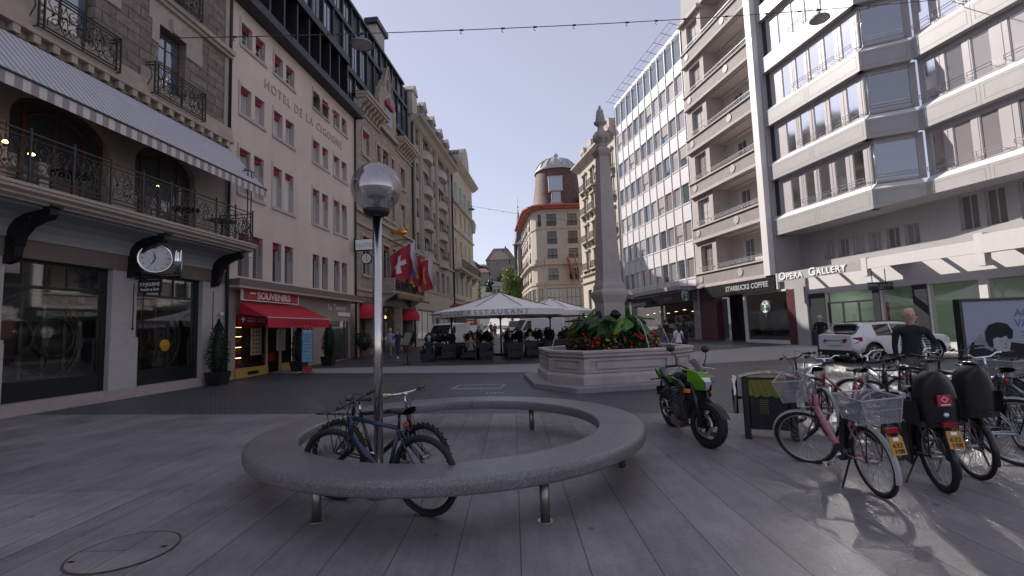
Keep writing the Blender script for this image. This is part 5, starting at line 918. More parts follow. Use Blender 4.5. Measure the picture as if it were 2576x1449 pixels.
for i,lst in hh.items():
    (xa,ya),(xb,yb)=plan[i],plan[i+1]; an=math.atan2(yb-ya,xb-xa)
    for (a,c,z0,z1) in lst:
        k=(round(c-a,2),round(z1-z0,2))
        if k not in wd:
            f=MB(); W,h_=k; f.box(-W/2,-W/2+.08,0,.05,0,h_).box(W/2-.08,W/2,0,.05,0,h_).box(-.05,.05,0,.05,0,h_).box(-W/2,W/2,.0,.05,h_*.68,h_*.68+.08).box(-W/2,W/2,0,.05,h_-.08,h_); f.mats=[M['wood_brown']]; p=MB(); p.poly((-W/2,.03,0),(W/2,.03,0),(W/2,.03,h_),(-W/2,.03,h_)); p.mats=[M['glass_dark']]
            r_=MB(); [r_.box(-W/2-.1+q*.12,-W/2-.08+q*.12,-.3,-.28,0,.75) for q in range(int(W/.12)+2)]; r_.box(-W/2-.1,W/2+.1,-.31,-.27,.74,.8); r_.mats=[M['iron']]
            wd[k]=(f.mesh('w'),p.mesh('p'),r_.mesh('r'))
        m_=(a+c)/2; o=obj('window',wd[k][0],Hr,(xa+m_*math.cos(an)-.2*math.sin(an),ya+m_*math.sin(an)+.2*math.cos(an),z0),(0,0,an)); obj('pane',wd[k][1],o); obj('railing',wd[k][2],o)
# drum roof and dome
b=MB(); b.lathe([(5.0,22.5),(4.6,23.4),(4.3,25),(4.0,27),(3.75,29.6)],36,(2.75,4.6,0)); b.poly((-3.6,19,22.5),(-2.4,6,22.5),(1,6,26.5),(0,19,26)); b.poly((8,1,22.5),(12,1,22.5),(12,4,26),(8,4,26)); b.build('drum_roof','tile_dome',Hr)
b=MB(); b.lathe([(4.0,29.5),(4.05,29.75),(3.9,30.0),(3.45,30.8),(2.5,31.7),(1.2,32.25),(.35,32.4),(.3,32.7),(.5,32.9),(.4,33.25),(0,33.5)],36,(2.75,4.6,0))
for i in range(18): t=2*PI*i/18; b.tube([(2.75+r_*math.cos(t),4.6+r_*math.sin(t),z) for r_,z in ((3.93,30.0),(3.5,30.85),(2.5,31.77),(1.2,32.3))],.09,4)
b.build('lead_dome','lead',Hr)
b=MB(); b.m('stone_pale'); b.box(.9,3.3,-.6,2.5,25.0,25.2).box(1.1,3.1,-.5,2.5,22.5,23.0).box(1.3,2.9,-.3,2.5,23,25); b.m('lead'); b.box(.8,3.4,.0,2.5,27.6,27.8); b.box(.9,3.3,-.1,2.0,25.2,27.6); b.build('dormer',None,Hr); b=MB(); b.box(6.2,8.6,-.1,1.5,23.2,24.4); b.build('dormer','slate',Hr)
b=MB(); b.poly((1.0,-.12,25.3),(3.2,-.12,25.3),(3.2,-.12,27.5),(1.0,-.12,27.5)); b.build('dormer_pane','glass_sky',Hr); b=MB(); b.poly((1.5,-.32,23.1),(2.7,-.32,23.1),(2.7,-.32,24.8),(1.5,-.32,24.8)); b.build('dormer_pane','glass_sky',Hr); b=MB(); b.poly((6.5,-.12,23.4),(8.3,-.12,23.4),(8.3,-.12,24.2),(6.5,-.12,24.2)); b.build('dormer_pane','glass_sky',Hr)
b=MB(); b.m('stone_pale')
for i,((xa,ya),(xb,yb)) in enumerate(zip(plan,plan[1:])):
    L=Ls[i]; b.X=Matrix.Translation((xa,ya,0))@Matrix.Rotation(math.atan2(yb-ya,xb-xa),4,'Z'); n_=max(1,int(L/3)); [b.box(j*L/n_-.2,j*L/n_+.2,-.25,0,1,8.3) for j in range(n_+1)]
b.X=Matrix.Identity(4); b.build('shop_piers',None,Hr)
b=MB()
for i,((xa,ya),(xb,yb)) in enumerate(zip(plan,plan[1:])): b.X=Matrix.Translation((xa,ya,0))@Matrix.Rotation(math.atan2(yb-ya,xb-xa),4,'Z'); b.poly((.1,-.06,1.4),(Ls[i]-.1,-.06,1.4),(Ls[i]-.1,-.06,8.2),(.1,-.06,8.2))
b.X=Matrix.Identity(4); b.build('shop_pane','glass_curtain',Hr)
b=MB()
for i,((xa,ya),(xb,yb)) in enumerate(zip(plan,plan[1:])):
    b.X=Matrix.Translation((xa,ya,0))@Matrix.Rotation(math.atan2(yb-ya,xb-xa),4,'Z'); L=Ls[i]; [b.box(.1+j*.7,.15+j*.7,-.1,-.07,1.4,8.2) for j in range(int(L/.7))]; [b.box(.1,L-.1,-.1,-.07,z,z+.06) for z in (3.5,5.2,6.7)]
b.X=Matrix.Identity(4); b.build('glazing_bars','iron',Hr)
for base,d_,pt,lab in (((10.9,79.5,10.6),(-.5,-.3,1),geneva,'small red and yellow flag on the domed corner building'),((11.3,79.5,10.6),(-.2,-.3,1),swiss,'small red flag with a white cross on the domed corner building')): flag(base,d_,3.6,2.6,2.6,pt,lab,'flags on the domed building',.1)
# brown house further down and the church spire behind it
def block(name,label,x0,x1,y0,y1,z0,z1,roof,wmat,rmat,rows_,cols_,cat='house',rz=0,hip=True):
    r=empty(name,((x0+x1)/2,(y0+y1)/2,z0),rz,label,cat); w_,d_,h_=(x1-x0)/2,(y1-y0)/2,z1-z0; b=MB(); b.box(-w_,w_,-d_,d_,-3,h_); b.build('wall',wmat,r)
    b=MB(); e=.4; rx=w_*.5 if hip else w_
    b.add([(-w_-e,-d_-e,h_),(w_+e,-d_-e,h_),(w_+e,d_+e,h_),(-w_-e,d_+e,h_),(-w_+rx,0,h_+roof),(w_-rx,0,h_+roof)],[(0,1,5,4),(1,2,5),(2,3,4,5),(3,0,4)]); b.m(rmat); b.box(w_*.3,w_*.3+.7,-.4,.4,h_+roof*.4,h_+roof+1); b.build('roof',rmat,r)
    f=MB(); f.box(-.5,.5,-.03,.05,0,1.5); f.mats=[M['glass_dark']]; me=f.mesh('w')
    for i in range(cols_):
        for j in range(rows_): obj('window',me,r,(-w_+(i+.5)*2*w_/cols_,-d_-.04,h_-2.4-j*3))
    for j in range(rows_): obj('window',me,r,(-w_-.04,0,h_-2.4-j*3),(0,0,-PI/2))
    return r
block('brown_town_house','narrow brown house with dormers further down the street, left of the domed building',1.6,9,108,122,3,21,3.5,'far_wall','roof_brown',5,3)
r=empty('church_spire',(2.6,142,5),0,'thin dark pointed spire rising above the brown house','spire'); b=MB(); b.lathe([(2.2,22),(1.3,24),(.25,31),(.03,33.5)],8); b.box(-1.6,1.6,-1.6,1.6,0,22); b.build('tower','slate',r); b=MB(); b.cyl((0,0,33),(0,0,36.5),.05,.03,5).sph((0,0,33.7),.25,8,6); b.build('finial','iron',r)
block('hill_house','large pale house with a pyramid roof on the hill at the end of the street',-9.5,-1,212,226,24,33,5,'far_wall','roof_brown',2,4)
block('upper_hill_house','grey roofed house standing higher behind the pyramid-roofed house',-12.5,2,236,250,28,36.5,7,'far_wall','roof_brown',2,5)
block('small_hill_house','small pinkish house lower on the hill, left of the pyramid-roofed house',-15,-9.5,196,208,18,25.5,2.5,'far_wall','tile_red',2,2)
block('cream_far_house','pale cream house behind the curved gable building at the end of the row',-14.5,-6.9,90,99,2,14.5,2,'cream_pale','slate',4,2)
block('low_hill_house','low grey house front among the trees below the hill houses',-7,-2.5,168,176,11,17,2,'stone_grey','slate',2,3)
# trees: tapered trunk and limbs, crown of leaf clumps with gaps
def leaf_cloud(b,c,rx,ry,rz_,n,size,seed=1,hollow=.35,lobes=9):
    rn=random.Random(seed); L=[]
    for i in range(lobes):
        d=Vector((rn.gauss(0,1),rn.gauss(0,1),rn.gauss(0,.8))).normalized()*rn.uniform(.25,.72); L.append((d,rn.uniform(.32,.55)))
    for i in range(n):
        d,lr=rn.choice(L); v=Vector((rn.gauss(0,1),rn.gauss(0,1),rn.gauss(0,1))).normalized()*lr*(rn.uniform(hollow,1)**.4); p=d+v
        p=Vector((c[0]+p.x*rx,c[1]+p.y*ry,c[2]+p.z*rz_)); s=size*rn.uniform(.6,1.3)
        a=Vector((rn.gauss(0,1),rn.gauss(0,1),rn.gauss(0,.6))).normalized(); e=a.orthogonal().normalized(); e=Matrix.Rotation(rn.uniform(0,6.28),3,a)@e; g=a.cross(e)
        b.poly(p-e*s*.5,p+g*s*.32,p+e*s*.55,p-g*s*.32)
def tree(name,x,y,h,crown,label,mat='leaf_tree',n=2600,size=.55,seed=1,group=None,trunk=.28,z=None):
    z=zg(x,y) if z is None else z
    r=empty(name,(x,y,z),0,label,'tree',group); b=MB(); rn=random.Random(seed); cz=h-crown[2]
    b.tube([(0,0,-.5),(.05,0,cz*.5),(-.1,.1,cz),(0,0,h*.85)],[trunk,trunk*.8,trunk*.6,.05],8)
    for i in range(6): a=2*PI*i/6+rn.random(); zz=cz*rn.uniform(.75,1.1); b.tube([(0,0,zz),(crown[0]*.35*math.cos(a),crown[1]*.35*math.sin(a),zz+crown[2]*.35),(crown[0]*.7*math.cos(a),crown[1]*.7*math.sin(a),zz+crown[2]*.7)],[trunk*.5,trunk*.3,.03],5)
    b.build('trunk','bark',r); b=MB(); leaf_cloud(b,(0,0,cz),*crown,n,size,seed,lobes=16); b.build('crown',mat,r); return r
tree('street_tree',-.1,108,13.6,(2.9,2.9,5.2),'sunlit green tree at the end of the street, beside the brown house',n=5200,size=.42,seed=3,z=2.8)
tree('street_tree',1.4,118,14,(2.4,2.6,5.5),'second sunlit tree just behind the first, touching the brown house',n=3600,size=.42,seed=4,z=3)
tree('street_tree',-8.1,97,11.0,(1.9,2.2,4.6),'dark green tree by the pale cream house at the end of the row','leaf_box',n=3000,size=.4,seed=5,z=2)
tree('hill_tree',-7.6,178,12,(3,3,4),'dark rounded tree on the hill below the houses','leaf_blue',n=2000,size=.7,seed=6,z=9)
tree('hill_tree',-3.4,190,13,(4,3,4.2),'broad greyish tree left of the hill house front','leaf_blue',n=2000,size=.7,seed=7,z=12)
tree('hill_tree',-1.5,205,12,(3.5,3,4),'yellowish green tree before the pyramid-roofed house','leaf_tree',n=1800,size=.7,seed=8,z=18)
tree('hill_tree',-15,225,15,(4,3,5),'dark tree on the skyline left of the upper hill house','leaf_blue',n=1800,size=.8,seed=9,z=20)
b=MB(); b.grid(lambda s,t:(-90+180*s,150+110*t,zg(0,150+110*t)+1.0+2.5*mnoise.noise((s*9,t*7,0))+ .0),30,16); b.build('hillside','hill_green',kind='structure')
# ================================================================ ring bench
BC=Vector((-.79,6.16,0))
r=empty('ring_bench',BC,0,'large round ring bench of dark terrazzo on steel posts in the middle of the square','bench')
prof=[(1.818,.360),(1.812,.372),(1.808,.455),(1.812,.472),(1.822,.484),(1.836,.490),(1.86,.4905),(2.285,.4905),(2.305,.490),(2.325,.485),(2.342,.474),(2.351,.457),(2.353,.44),(2.348,.385),(2.342,.368),(2.328,.358),(2.30,.356),(1.84,.356),(1.818,.360)]
cuts=[rad(88),rad(-10),rad(-142)]
cuts=sorted(c%(2*PI) for c in cuts)
for k in range(3):
    a0=cuts[k]+.0016; a1=(cuts[(k+1)%3]+(2*PI if k==2 else 0))-.0016; n_=56; b=MB(); m_=len(prof)
    b.grid(lambda s,t:(0,0,0),1,1); b.v=[];b.f=[];b.fm=[];b.sm=[]
    vs=[];fs=[]
    for i in range(n_+1):
        t=a0+(a1-a0)*i/n_
        for (q,z) in prof[:-1]: vs.append((q*math.cos(t),q*math.sin(t),z))
    L=m_-1
    for i in range(n_):
        for j in range(L): fs.append((i*L+j,i*L+(j+1)%L,(i+1)*L+(j+1)%L,(i+1)*L+j))
    b.add(vs,fs,True); b.add(vs[:L],[tuple(range(L))[::-1]],False); b.add(vs[-L:],[tuple(range(L))],False); b.build('seat_segment','bench',r)
for (x,y) in ((-1.81,4.39),(.22,4.22),(.25,7.91),(-2.5,7.3),(1.22,5.7),(-2.85,6.0)):
    d=Vector((x-BC.x,y-BC.y)); b=MB(); b.cyl((d.x,d.y,0),(d.x,d.y,.358),.042,.042,16).cyl((d.x,d.y,0),(d.x,d.y,.012),.07,.07,16); b.build('leg','leg_steel',r)
# ================================================================ lamp posts with mirrored globes
def lamp_post(loc,label,h=3.2,R1=.265,tilt=0):
    r=empty('lamp_post',loc,0,label,'street lamp','globe lamp posts'); b=MB(); b.cyl((0,0,0),(0,0,h-R1*.85),.047,.047,20).cyl((0,0,0),(0,0,.05),.1,.1,16); b.build('pole','steel',r)
    b=MB(); b.lathe([(.05,h-R1*1.2),(.12,h-R1*1.1),(.145,h-R1*.92),(.05,h-R1*.9)],24); b.build('collar','dark_metal',r)
    b=MB(); b.sph((0,0,h),R1,40,28); b.build('globe','globe',r)
    b=MB(); b.cyl((0,0,h-R1*.9),(0,0,h-.02),.03,.03,12).lathe([(.1,h-.1),(.12,h-.02),(.02,h+.03)],20); b.build('lamp_insert','lead',r); return r
lamp_post((-1.41,4.95,0),'tall steel lamp post with a big mirrored glass globe, rising inside the ring bench',3.2)
lamp_post((5.95,24.0,.1),'smaller looking lamp post with a mirrored globe, behind the fountain plants',3.1)
# ================================================================ fountain with obelisk
FC=Vector((3.0,14.7)); FP=[(.87,15.94),(1.02,13.69),(1.82,12.48),(4.27,13.0),(5.12,13.85),(5.1,15.85),(4.3,16.9),(1.75,16.75)]
FP=[(x-FC.x,y-FC.y) for x,y in FP]
r=empty('obelisk_fountain',(FC.x,FC.y,0),0,'stone octagonal fountain basin with a tall obelisk rising from its middle','fountain')
def ringpoly(b,sc0,z0,sc1,z1,add0=0,add1=0):
    def pt(p,s,a): l=math.hypot(*p); return (p[0]*s+p[0]/l*a,p[1]*s+p[1]/l*a)
    n=len(FP)
    for i in range(n):
        a,c=FP[i],FP[(i+1)%n]; b.poly(pt(a,sc0,add0)+(z0,),pt(c,sc0,add0)+(z0,),pt(c,sc1,add1)+(z1,),pt(a,sc1,add1)+(z1,))
b=MB(); b.m('fountain_stone')
pr=[(.12,.14),(.12,.34),(.06,.38),(.03,.42),(-.03,.44),(-.03,.80),(.0,.83),(.05,.86),(.05,.90),(.02,.93),(.08,.95),(.08,1.0),(.05,1.02),(-.14,1.02),(-.16,.99),(-.16,.5)]
for (a,z0),(c,z1) in zip(pr,pr[1:]): ringpoly(b,1,z0,1,z1,a,c)
n=len(FP)
for i in range(n):
    a,c=Vector(FP[i]).to_3d(),Vector(FP[(i+1)%n]).to_3d(); d=(c-a); L=d.length; d.normalize(); ln=Vector((d.y,-d.x,0)); 
    o=b.X; b.X=Matrix.Translation(a)@Matrix.Rotation(math.atan2(d.y,d.x),4,'Z')
    s=-1
    b.box(-.02,.16,-.035,.1,.44,.80).box(L-.16,L+.02,-.035,.1,.44,.80); b.box(.16,L-.16,-.03,.08,.44,.50).box(.16,L-.16,-.03,.08,.75,.80)
    if L>.6: b.box(.34,L-.34,-.022,.05,.54,.71); 
    b.X=o
b.build('basin',None,r)
b=MB(); b.m('plinth_grey'); ringpoly(b,1.26,0,1.26,.13); ringpoly(b,1.26,.13,1.24,.15); ringpoly(b,1.24,.15,.9,.15); b.build('plinth',None,r)
b=MB(); b.poly(*[(x*.97,y*.97,.86) for x,y in FP]); b.build('water','water',r)
b=MB(Matrix.Rotation(rad(14),4,'Z')); b.m('obelisk_stone')
def sq(b,h0,z0,h1,z1): 
    p=lambda h,z:[(-h,-h,z),(h,-h,z),(h,h,z),(-h,h,z)]; A_,B_=p(h0,z0),p(h1,z1)
    for i in range(4): b.poly(A_[i],A_[(i+1)%4],B_[(i+1)%4],B_[i])
for h0,z0,h1,z1 in ((.55,.5,.55,1.1),(.42,1.1,.42,1.3),(.34,1.3,.34,2.35),(.34,2.35,.36,2.42),(.36,2.42,.41,2.55),(.41,2.55,.43,2.62),(.43,2.62,.43,2.70),(.43,2.70,.38,2.74),(.38,2.74,.36,2.78),(.36,2.78,.355,2.9),(.355,2.9,.32,2.98),(.32,2.98,.302,3.08),(.302,3.08,.155,7.0),(.155,7.0,.17,7.02),(.17,7.02,.235,7.14),(.235,7.14,.25,7.2),(.25,7.2,.18,7.24),(.18,7.24,.14,7.3)): sq(b,h0,z0,h1,z1)
for s in (-1,1): b.box(-.24,.24,-.355*1,-.34,1.5,2.2) if s<0 else b.box(-.355,-.34,-.24,.24,1.5,2.2)
b.box(-.27,.27,-.35,-.345,2.23,2.26)
b.build('obelisk',None,r)
b=MB(Matrix.Rotation(rad(14),4,'Z')); b.m('obelisk_stone'); b.lathe([(.1,7.28),(.17,7.34),(.1,7.42),(.12,7.46),(.2,7.52),(.235,7.66),(.2,7.8),(.11,7.88),(.09,7.98),(.12,8.04),(.2,8.1),(.21,8.15),(.15,8.18)],20)
for k in range(3):
    for i in range(8): t=2*PI*(i+.5*(k%2))/8; b.sph((.1*math.cos(t)*(1-.2*k),.1*math.sin(t)*(1-.2*k),8.24+.12*k),(.06,.06,.1),6,5)
b.sph((0,0,8.62),(.05,.05,.1),8,6); 
for i in range(6): t=2*PI*i/6; b.sph((.2*math.cos(t),.2*math.sin(t),7.64),(.09,.09,.12),8,6)
b.build('finial',None,r)
for t in (rad(-76),rad(14),rad(104),rad(194)): b=MB(); b.torus((.35*math.cos(t),.35*math.sin(t),1.98),.14,.05,'Z',16,6); b.sph((.33*math.cos(t),.33*math.sin(t),1.98),.16,12,8); b.build('mask','iron',r)
SP=[(rad(-68),1.35),(rad(10),1.45),(rad(100),1.3),(rad(196),1.5)]
for t,L in SP: b=MB(); b.tube([(.35*math.cos(t),.35*math.sin(t),1.75),(L*.7*math.cos(t),L*.7*math.sin(t),1.86),(L*math.cos(t),L*math.sin(t),1.82)],.022,6); b.build('spout','iron',r)
for t,L in SP: b=MB(); b.tube([((L+.5*s)*math.cos(t),(L+.5*s)*math.sin(t),1.82-.97*s*s-.0*s) for s in np.linspace(0,1,10)],[.014]*10,6); b.build('water_jet','jet',r)
# planting round the obelisk
def leafblade(b,c,d,L,W,tilt,droop,seed):
    """heart-shaped elephant-ear blade"""
    rn=random.Random(seed); d=Vector((math.cos(d),math.sin(d),0)); s=Vector((-d.y,d.x,0)); n_=8
    def P(u,v): 
        wv=W*(math.sin(PI*min(1,u*1.02+.02))**.6)*(1.1-.55*u); x=L*(u-.22); zz=-droop*L*(u**1.7)-abs(v)*wv*.25+.05*L*math.sin(v*4+u*3)
        return Vector(c)+d*(x*math.cos(tilt))+s*(v*wv)+Vector((0,0,zz+x*math.sin(tilt)))
    b.grid(lambda i,j:P(i,(j-.5)*2),n_,6)
r=empty('elephant_ear_plants',(FC.x,FC.y,.9),0,'big heart-shaped green leaves growing round the foot of the obelisk','plants')
b=MB(); rn=random.Random(5); lb=[]
for i in range(44):
    a=2*PI*i*.381966+rn.uniform(-.2,.2); rr=.42+.66*math.sqrt(((i*7)%44)/44); z=1.2-.6*(rr-.42)+rn.uniform(-.18,.14)
    b.m('leaf_big' if rn.random()<.62 else 'leaf_lime'); c=(rr*math.cos(a),rr*math.sin(a)*.95,z); leafblade(b,c,a+rn.uniform(-.8,.8),rn.uniform(.5,.78),rn.uniform(.2,.3),rn.uniform(-1.25,.1),rn.uniform(.05,.4),i); lb.append(c)
b.build('leaves',None,r); b=MB()
for c in lb: b.tube([(c[0]*.4,c[1]*.4,0),(c[0]*.7,c[1]*.7,c[2]*.6),c],[.022,.018,.012],5)
b.build('stems','leaf_lime',r)
def flowers(name,label,mat,n,zr,rr,size,seed,secs):
    r=empty(name,(FC.x,FC.y,.9),0,label,'flowers'); b=MB(); rn=random.Random(seed)
    for i in range(n):
        a=rad(rn.choice(secs)+rn.gauss(0,10)); q=rn.uniform(*rr); z=rn.uniform(*zr)
        c=Vector((q*math.cos(a),q*math.sin(a),z))
        for k in range(7):
            d=Vector((rn.gauss(0,1),rn.gauss(0,1),rn.gauss(0,1))).normalized(); e=d.orthogonal().normalized(); g=d.cross(e); p=c+d*size*.6; s=size*rn.uniform(.6,1.1); b.poly(p-e*s,p+g*s,p+e*s,p-g*s)
    b.build('blossom',mat,r); return r
r=empty('bedding_foliage',(FC.x,FC.y,.9),0,'low dark green bedding foliage under the big leaves in the fountain','plants'); b=MB(); rn=random.Random(11)
for i in range(5200):
    a=rn.uniform(0,2*PI); q=math.sqrt(rn.uniform(.15,1))*1.42; z=rn.uniform(-.12,.78)*(1.25-q*.5); c=Vector((q*math.cos(a),q*math.sin(a),z)); d=Vector((rn.gauss(0,1),rn.gauss(0,1),rn.gauss(.4,1))).normalized(); e=d.orthogonal().normalized(); e=Matrix.Rotation(rn.uniform(0,6),3,d)@e; g=d.cross(e); s=rn.uniform(.03,.07); b.m('leaf_flower' if rn.random()<.7 else 'leaf_dark'); b.poly(c-e*s,c+g*s*.7,c+e*s,c-g*s*.7)
b.build('leaves',None,r); b=MB(); b.lathe([(0,.45),(.6,.4),(1.1,.1),(1.3,-.2),(1.3,-.4)],20); b.build('planting_mound','soil',r)
flowers('red_flowers','clusters of scarlet red flowers under the big leaves of the fountain','petal_red',95,(.0,.55),(1.1,1.48),.04,21,(-62,-62,-55,-48,-48,-40,-120,-128,-112,-140,-95,-30,195,60))
flowers('yellow_flowers','pale yellow flowers low at the right of the fountain planting','petal_yellow',75,(-.05,.4),(1.2,1.5),.032,22,(-30,-30,-22,-38,-100,-96,-14,-45))
# ================================================================ terrace: parasols, chairs, tables, hedges
def parasol(x,y,R1,za,ze,label,val=.32,n=8,mat='parasol',rot=0,vents=True,name='parasol',texts=()):
    r=empty(name,gp(x,y),rot,label,'parasol','parasols of the terrace'); z0=zg(x,y); h=za-z0; e=ze-z0
    P=lambda k,q,z:(R1*q*math.cos(2*PI*k/n+PI/n),R1*q*math.sin(2*PI*k/n+PI/n),z)
    b=MB()
    for k in range(n):
        for q0,q1 in ((.02,.5),(.5,1.0)):
            zz=lambda q:h+(e-h)*q-.05*R1*math.sin(PI*q)*.5
            b.poly(P(k,q0,zz(q0)),P(k+1,q0,zz(q0)),P(k+1,q1,zz(q1)),P(k,q1,zz(q1)))
    b.build('canopy',mat,r); b=MB()
    if val:
        for k in range(n): b.poly(P(k,1,e),P(k+1,1,e),P(k+1,.99,e-val),P(k,.99,e-val))
        b.build('valance',mat,r)
    b=MB()
    for k in range(n): b.tube([P(k,.05,h-.06),P(k,.98,e-.03)],.018,5); b.tube([P(k,.5,(h+e)/2-.1),(0,0,e-.5)],.014,4)
    b.build('ribs','iron',r); b=MB(); b.cyl((0,0,0),(0,0,h),.055,.05,12).cyl((0,0,0),(0,0,.12),.5,.5,20); b.cyl((0,0,h-.02),(0,0,h+.08),.09,.04,10); b.build('pole','dark_metal',r)
    for s,sz,k,sx in texts:
        a=2*PI*(k+.5)/n+PI/n; d=R1*math.cos(PI/n)*.997+.012; letters(s,sz,'parasol_letter',r,(d*math.cos(a),d*math.sin(a),e-val*.5),(PI/2,0,a+PI/2),ext=.002,sp=1.5 if s=='RESTAURANT' else (1.4 if s=='CIGOGNE' else 1.2),sx=sx)
    return r
parasol(-.75,28.2,3.95,3.85,2.72,'largest off-white octagonal parasol over the terrace, with lettering round its valance',texts=(('RESTAURANT',.36,5,1.05),('CIGOGNE',.36,4,1.0)),rot=rad(0))
parasol(2.6,33.5,3.3,3.75,2.75,'second off-white parasol, partly behind the fountain plants',texts=(('COFFEE',.3,6,1.0),))
parasol(-3.55,27.4,1.35,3.05,2.62,'small plain square-edged parasol at the left end of the terrace',val=0,mat='parasol_grey')
def chair_proto():
    r=empty('armchair',(0,0,0),0,'x','chair','dark woven armchairs of the terrace'); b=MB(); b.box(-.34,.34,-.3,.34,.12,.42); b.build('seat','rattan',r,bevel=.03)
    b=MB(); b.prism([(-.36,.1),(.36,.1),(.38,.78),(.3,.84),(-.3,.84),(-.38,.78)],.3,.4,'Y'); b.build('backrest','rattan',r,bevel=.03)
    for s in (-1,1): b=MB(); b.box(s*.33-.05,s*.33+.05,-.32,.3,.1,.62); b.build('armrest','rattan',r,bevel=.02)
    for sx in (-1,1):
        for sy in (-.28,.34): b=MB(); b.box(sx*.32-.02,sx*.32+.02,sy-.02,sy+.02,0,.12); b.build('leg','iron',r)
    return r
chair=chair_proto(); used=False
def place(px,x,y,rz,lab):
    global used
    o=chair if not used else copy_tree(chair); used=True; o.location=gp(x,y); o.rotation_euler=(0,0,rz); o['label']=lab; return o
side=('far left','left of the wine-red awning','','')
CH=[(-4.5,25.1,0,'leftmost dark armchair of the front row, back to the square'),(-3.5,25.6,.1,'second dark armchair from the left in the front row'),(-2.3,25.2,-.1,'third dark armchair from the left in the front row'),(-1.5,25.3,.2,'fourth dark armchair of the front row, just left of the big parasol pole'),(.05,24.5,0,'dark armchair just right of the big parasol pole'),(1.0,25.2,.15,'rightmost front armchair, beside the fountain basin'),
 (-4.3,27.2,PI,'dark armchair facing the square below the small parasol'),(-3.2,27.6,PI+.2,'dark armchair facing the square, second in the back row'),(-2.2,27.2,PI,'dark armchair facing the square left of the pole'),(-.2,27.3,PI-.1,'dark armchair facing the square right of the pole'),(1.0,27.6,PI,'dark armchair of the back row behind the fountain edge'),(-3.9,29.6,.3,'dark armchair of the third row at the left end'),(-2.4,29.9,0,'dark armchair of the third row before the hedge gap'),(-.2,29.8,0,'dark armchair of the third row behind the pole'),(1.6,29.6,-.2,'dark armchair of the third row at the right end'),(2.6,26.4,.1,'dark armchair half hidden behind the fountain leaves')]
for i,(x,y,rz,lab) in enumerate(CH): place(i,x,y,rz,lab)
def table_proto():
    r=empty('terrace_table',(0,0,0),0,'x','table','tables of the terrace'); b=MB(); b.cyl((0,0,.70),(0,0,.735),.42,.42,24); b.build('tabletop','iron_grey',r); b=MB(); b.cyl((0,0,0),(0,0,.7),.035,.035,10).cyl((0,0,0),(0,0,.03),.25,.22,16); b.build('pedestal','iron',r)
    return r
tb=table_proto()
for i,(x,y,lab) in enumerate(((-3.9,26.4,'round terrace table at the left, under the small parasol'),(-2.7,26.4,'round terrace table between the left front armchairs'),(-1.4,26.4,'round terrace table just left of the big parasol pole'),(.1,26.0,'round terrace table just right of the big parasol pole'),(1.2,26.4,'round terrace table nearest the fountain'))):
    o=tb if i==0 else copy_tree(tb); o.location=gp(x,y); o['label']=lab
rn=random.Random(3)
for i in range(12):
    x,y=rn.choice([(-3.9,26.4),(-2.7,26.4),(-1.4,26.4),(.1,26.0),(1.2,26.4)]); a=i*2.4; x+=.25*math.cos(a); y+=.25*math.sin(a)
    b=MB(); b.lathe([(.03,0),(.005,.01),(.005,.08),(.04,.12),(.045,.2)],10); b.build('wine_glass','jet',loc=gp(x,y)+Vector((0,0,.735)),label='small stemmed glass standing on a terrace table',cat='glass',group='glasses on the terrace tables')
def hedge(x,y,w_,lab,seed):
    r=empty('box_hedge_planter',gp(x,y),0,lab,'hedge','clipped hedges of the terrace'); b=MB(); b.box(-w_/2,w_/2,-.25,.25,0,.6); b.build('trough','pot_black',r,bevel=.02)
    b=MB(); n_=max(1,round(w_/.62))
    for i in range(n_): leaf_cloud(b,(-w_/2+(i+.5)*w_/n_,0,.98),.46,.42,.52,1500,.095,seed*7+i,.5,12)
    b.build('foliage','leaf_box',r)
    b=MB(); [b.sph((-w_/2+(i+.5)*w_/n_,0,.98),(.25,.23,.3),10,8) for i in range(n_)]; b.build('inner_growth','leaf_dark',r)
for i,(x,w_,lab) in enumerate(((-4.9,1.9,'leftmost clipped hedge trough, three rounded bushes in front of the white van'),(-2.3,1.9,'clipped hedge trough just left of the big parasol pole'),(-.05,1.3,'clipped hedge trough just right of the big parasol pole'),(1.7,1.9,'clipped hedge trough in front of the larger white van'),(4.0,1.9,'rightmost clipped hedge trough beside the fountain leaves'))): hedge(x,31.6,w_,lab,i+1)
# menu boards
r=empty('menu_board',gp(-5.26,23.6),rad(-35),'slanted white menu card on a thin black stand before the terrace','menu board'); b=MB(); b.cyl((0,0,0),(0,0,1.0),.02,.02,8).cyl((0,0,0),(0,0,.03),.25,.25,16); b.build('stand','iron',r); b=MB(Matrix.Translation((0,0,1.25))@Matrix.Rotation(rad(-25),4,'X')); b.box(-.3,.3,-.02,.02,-.38,.38); b.build('frame','iron',r); b=MB(Matrix.Translation((0,0,1.25))@Matrix.Rotation(rad(-25),4,'X')); b.box(-.26,.26,-.026,-.02,-.34,.34); b.build('menu_card','poster_fur',r)
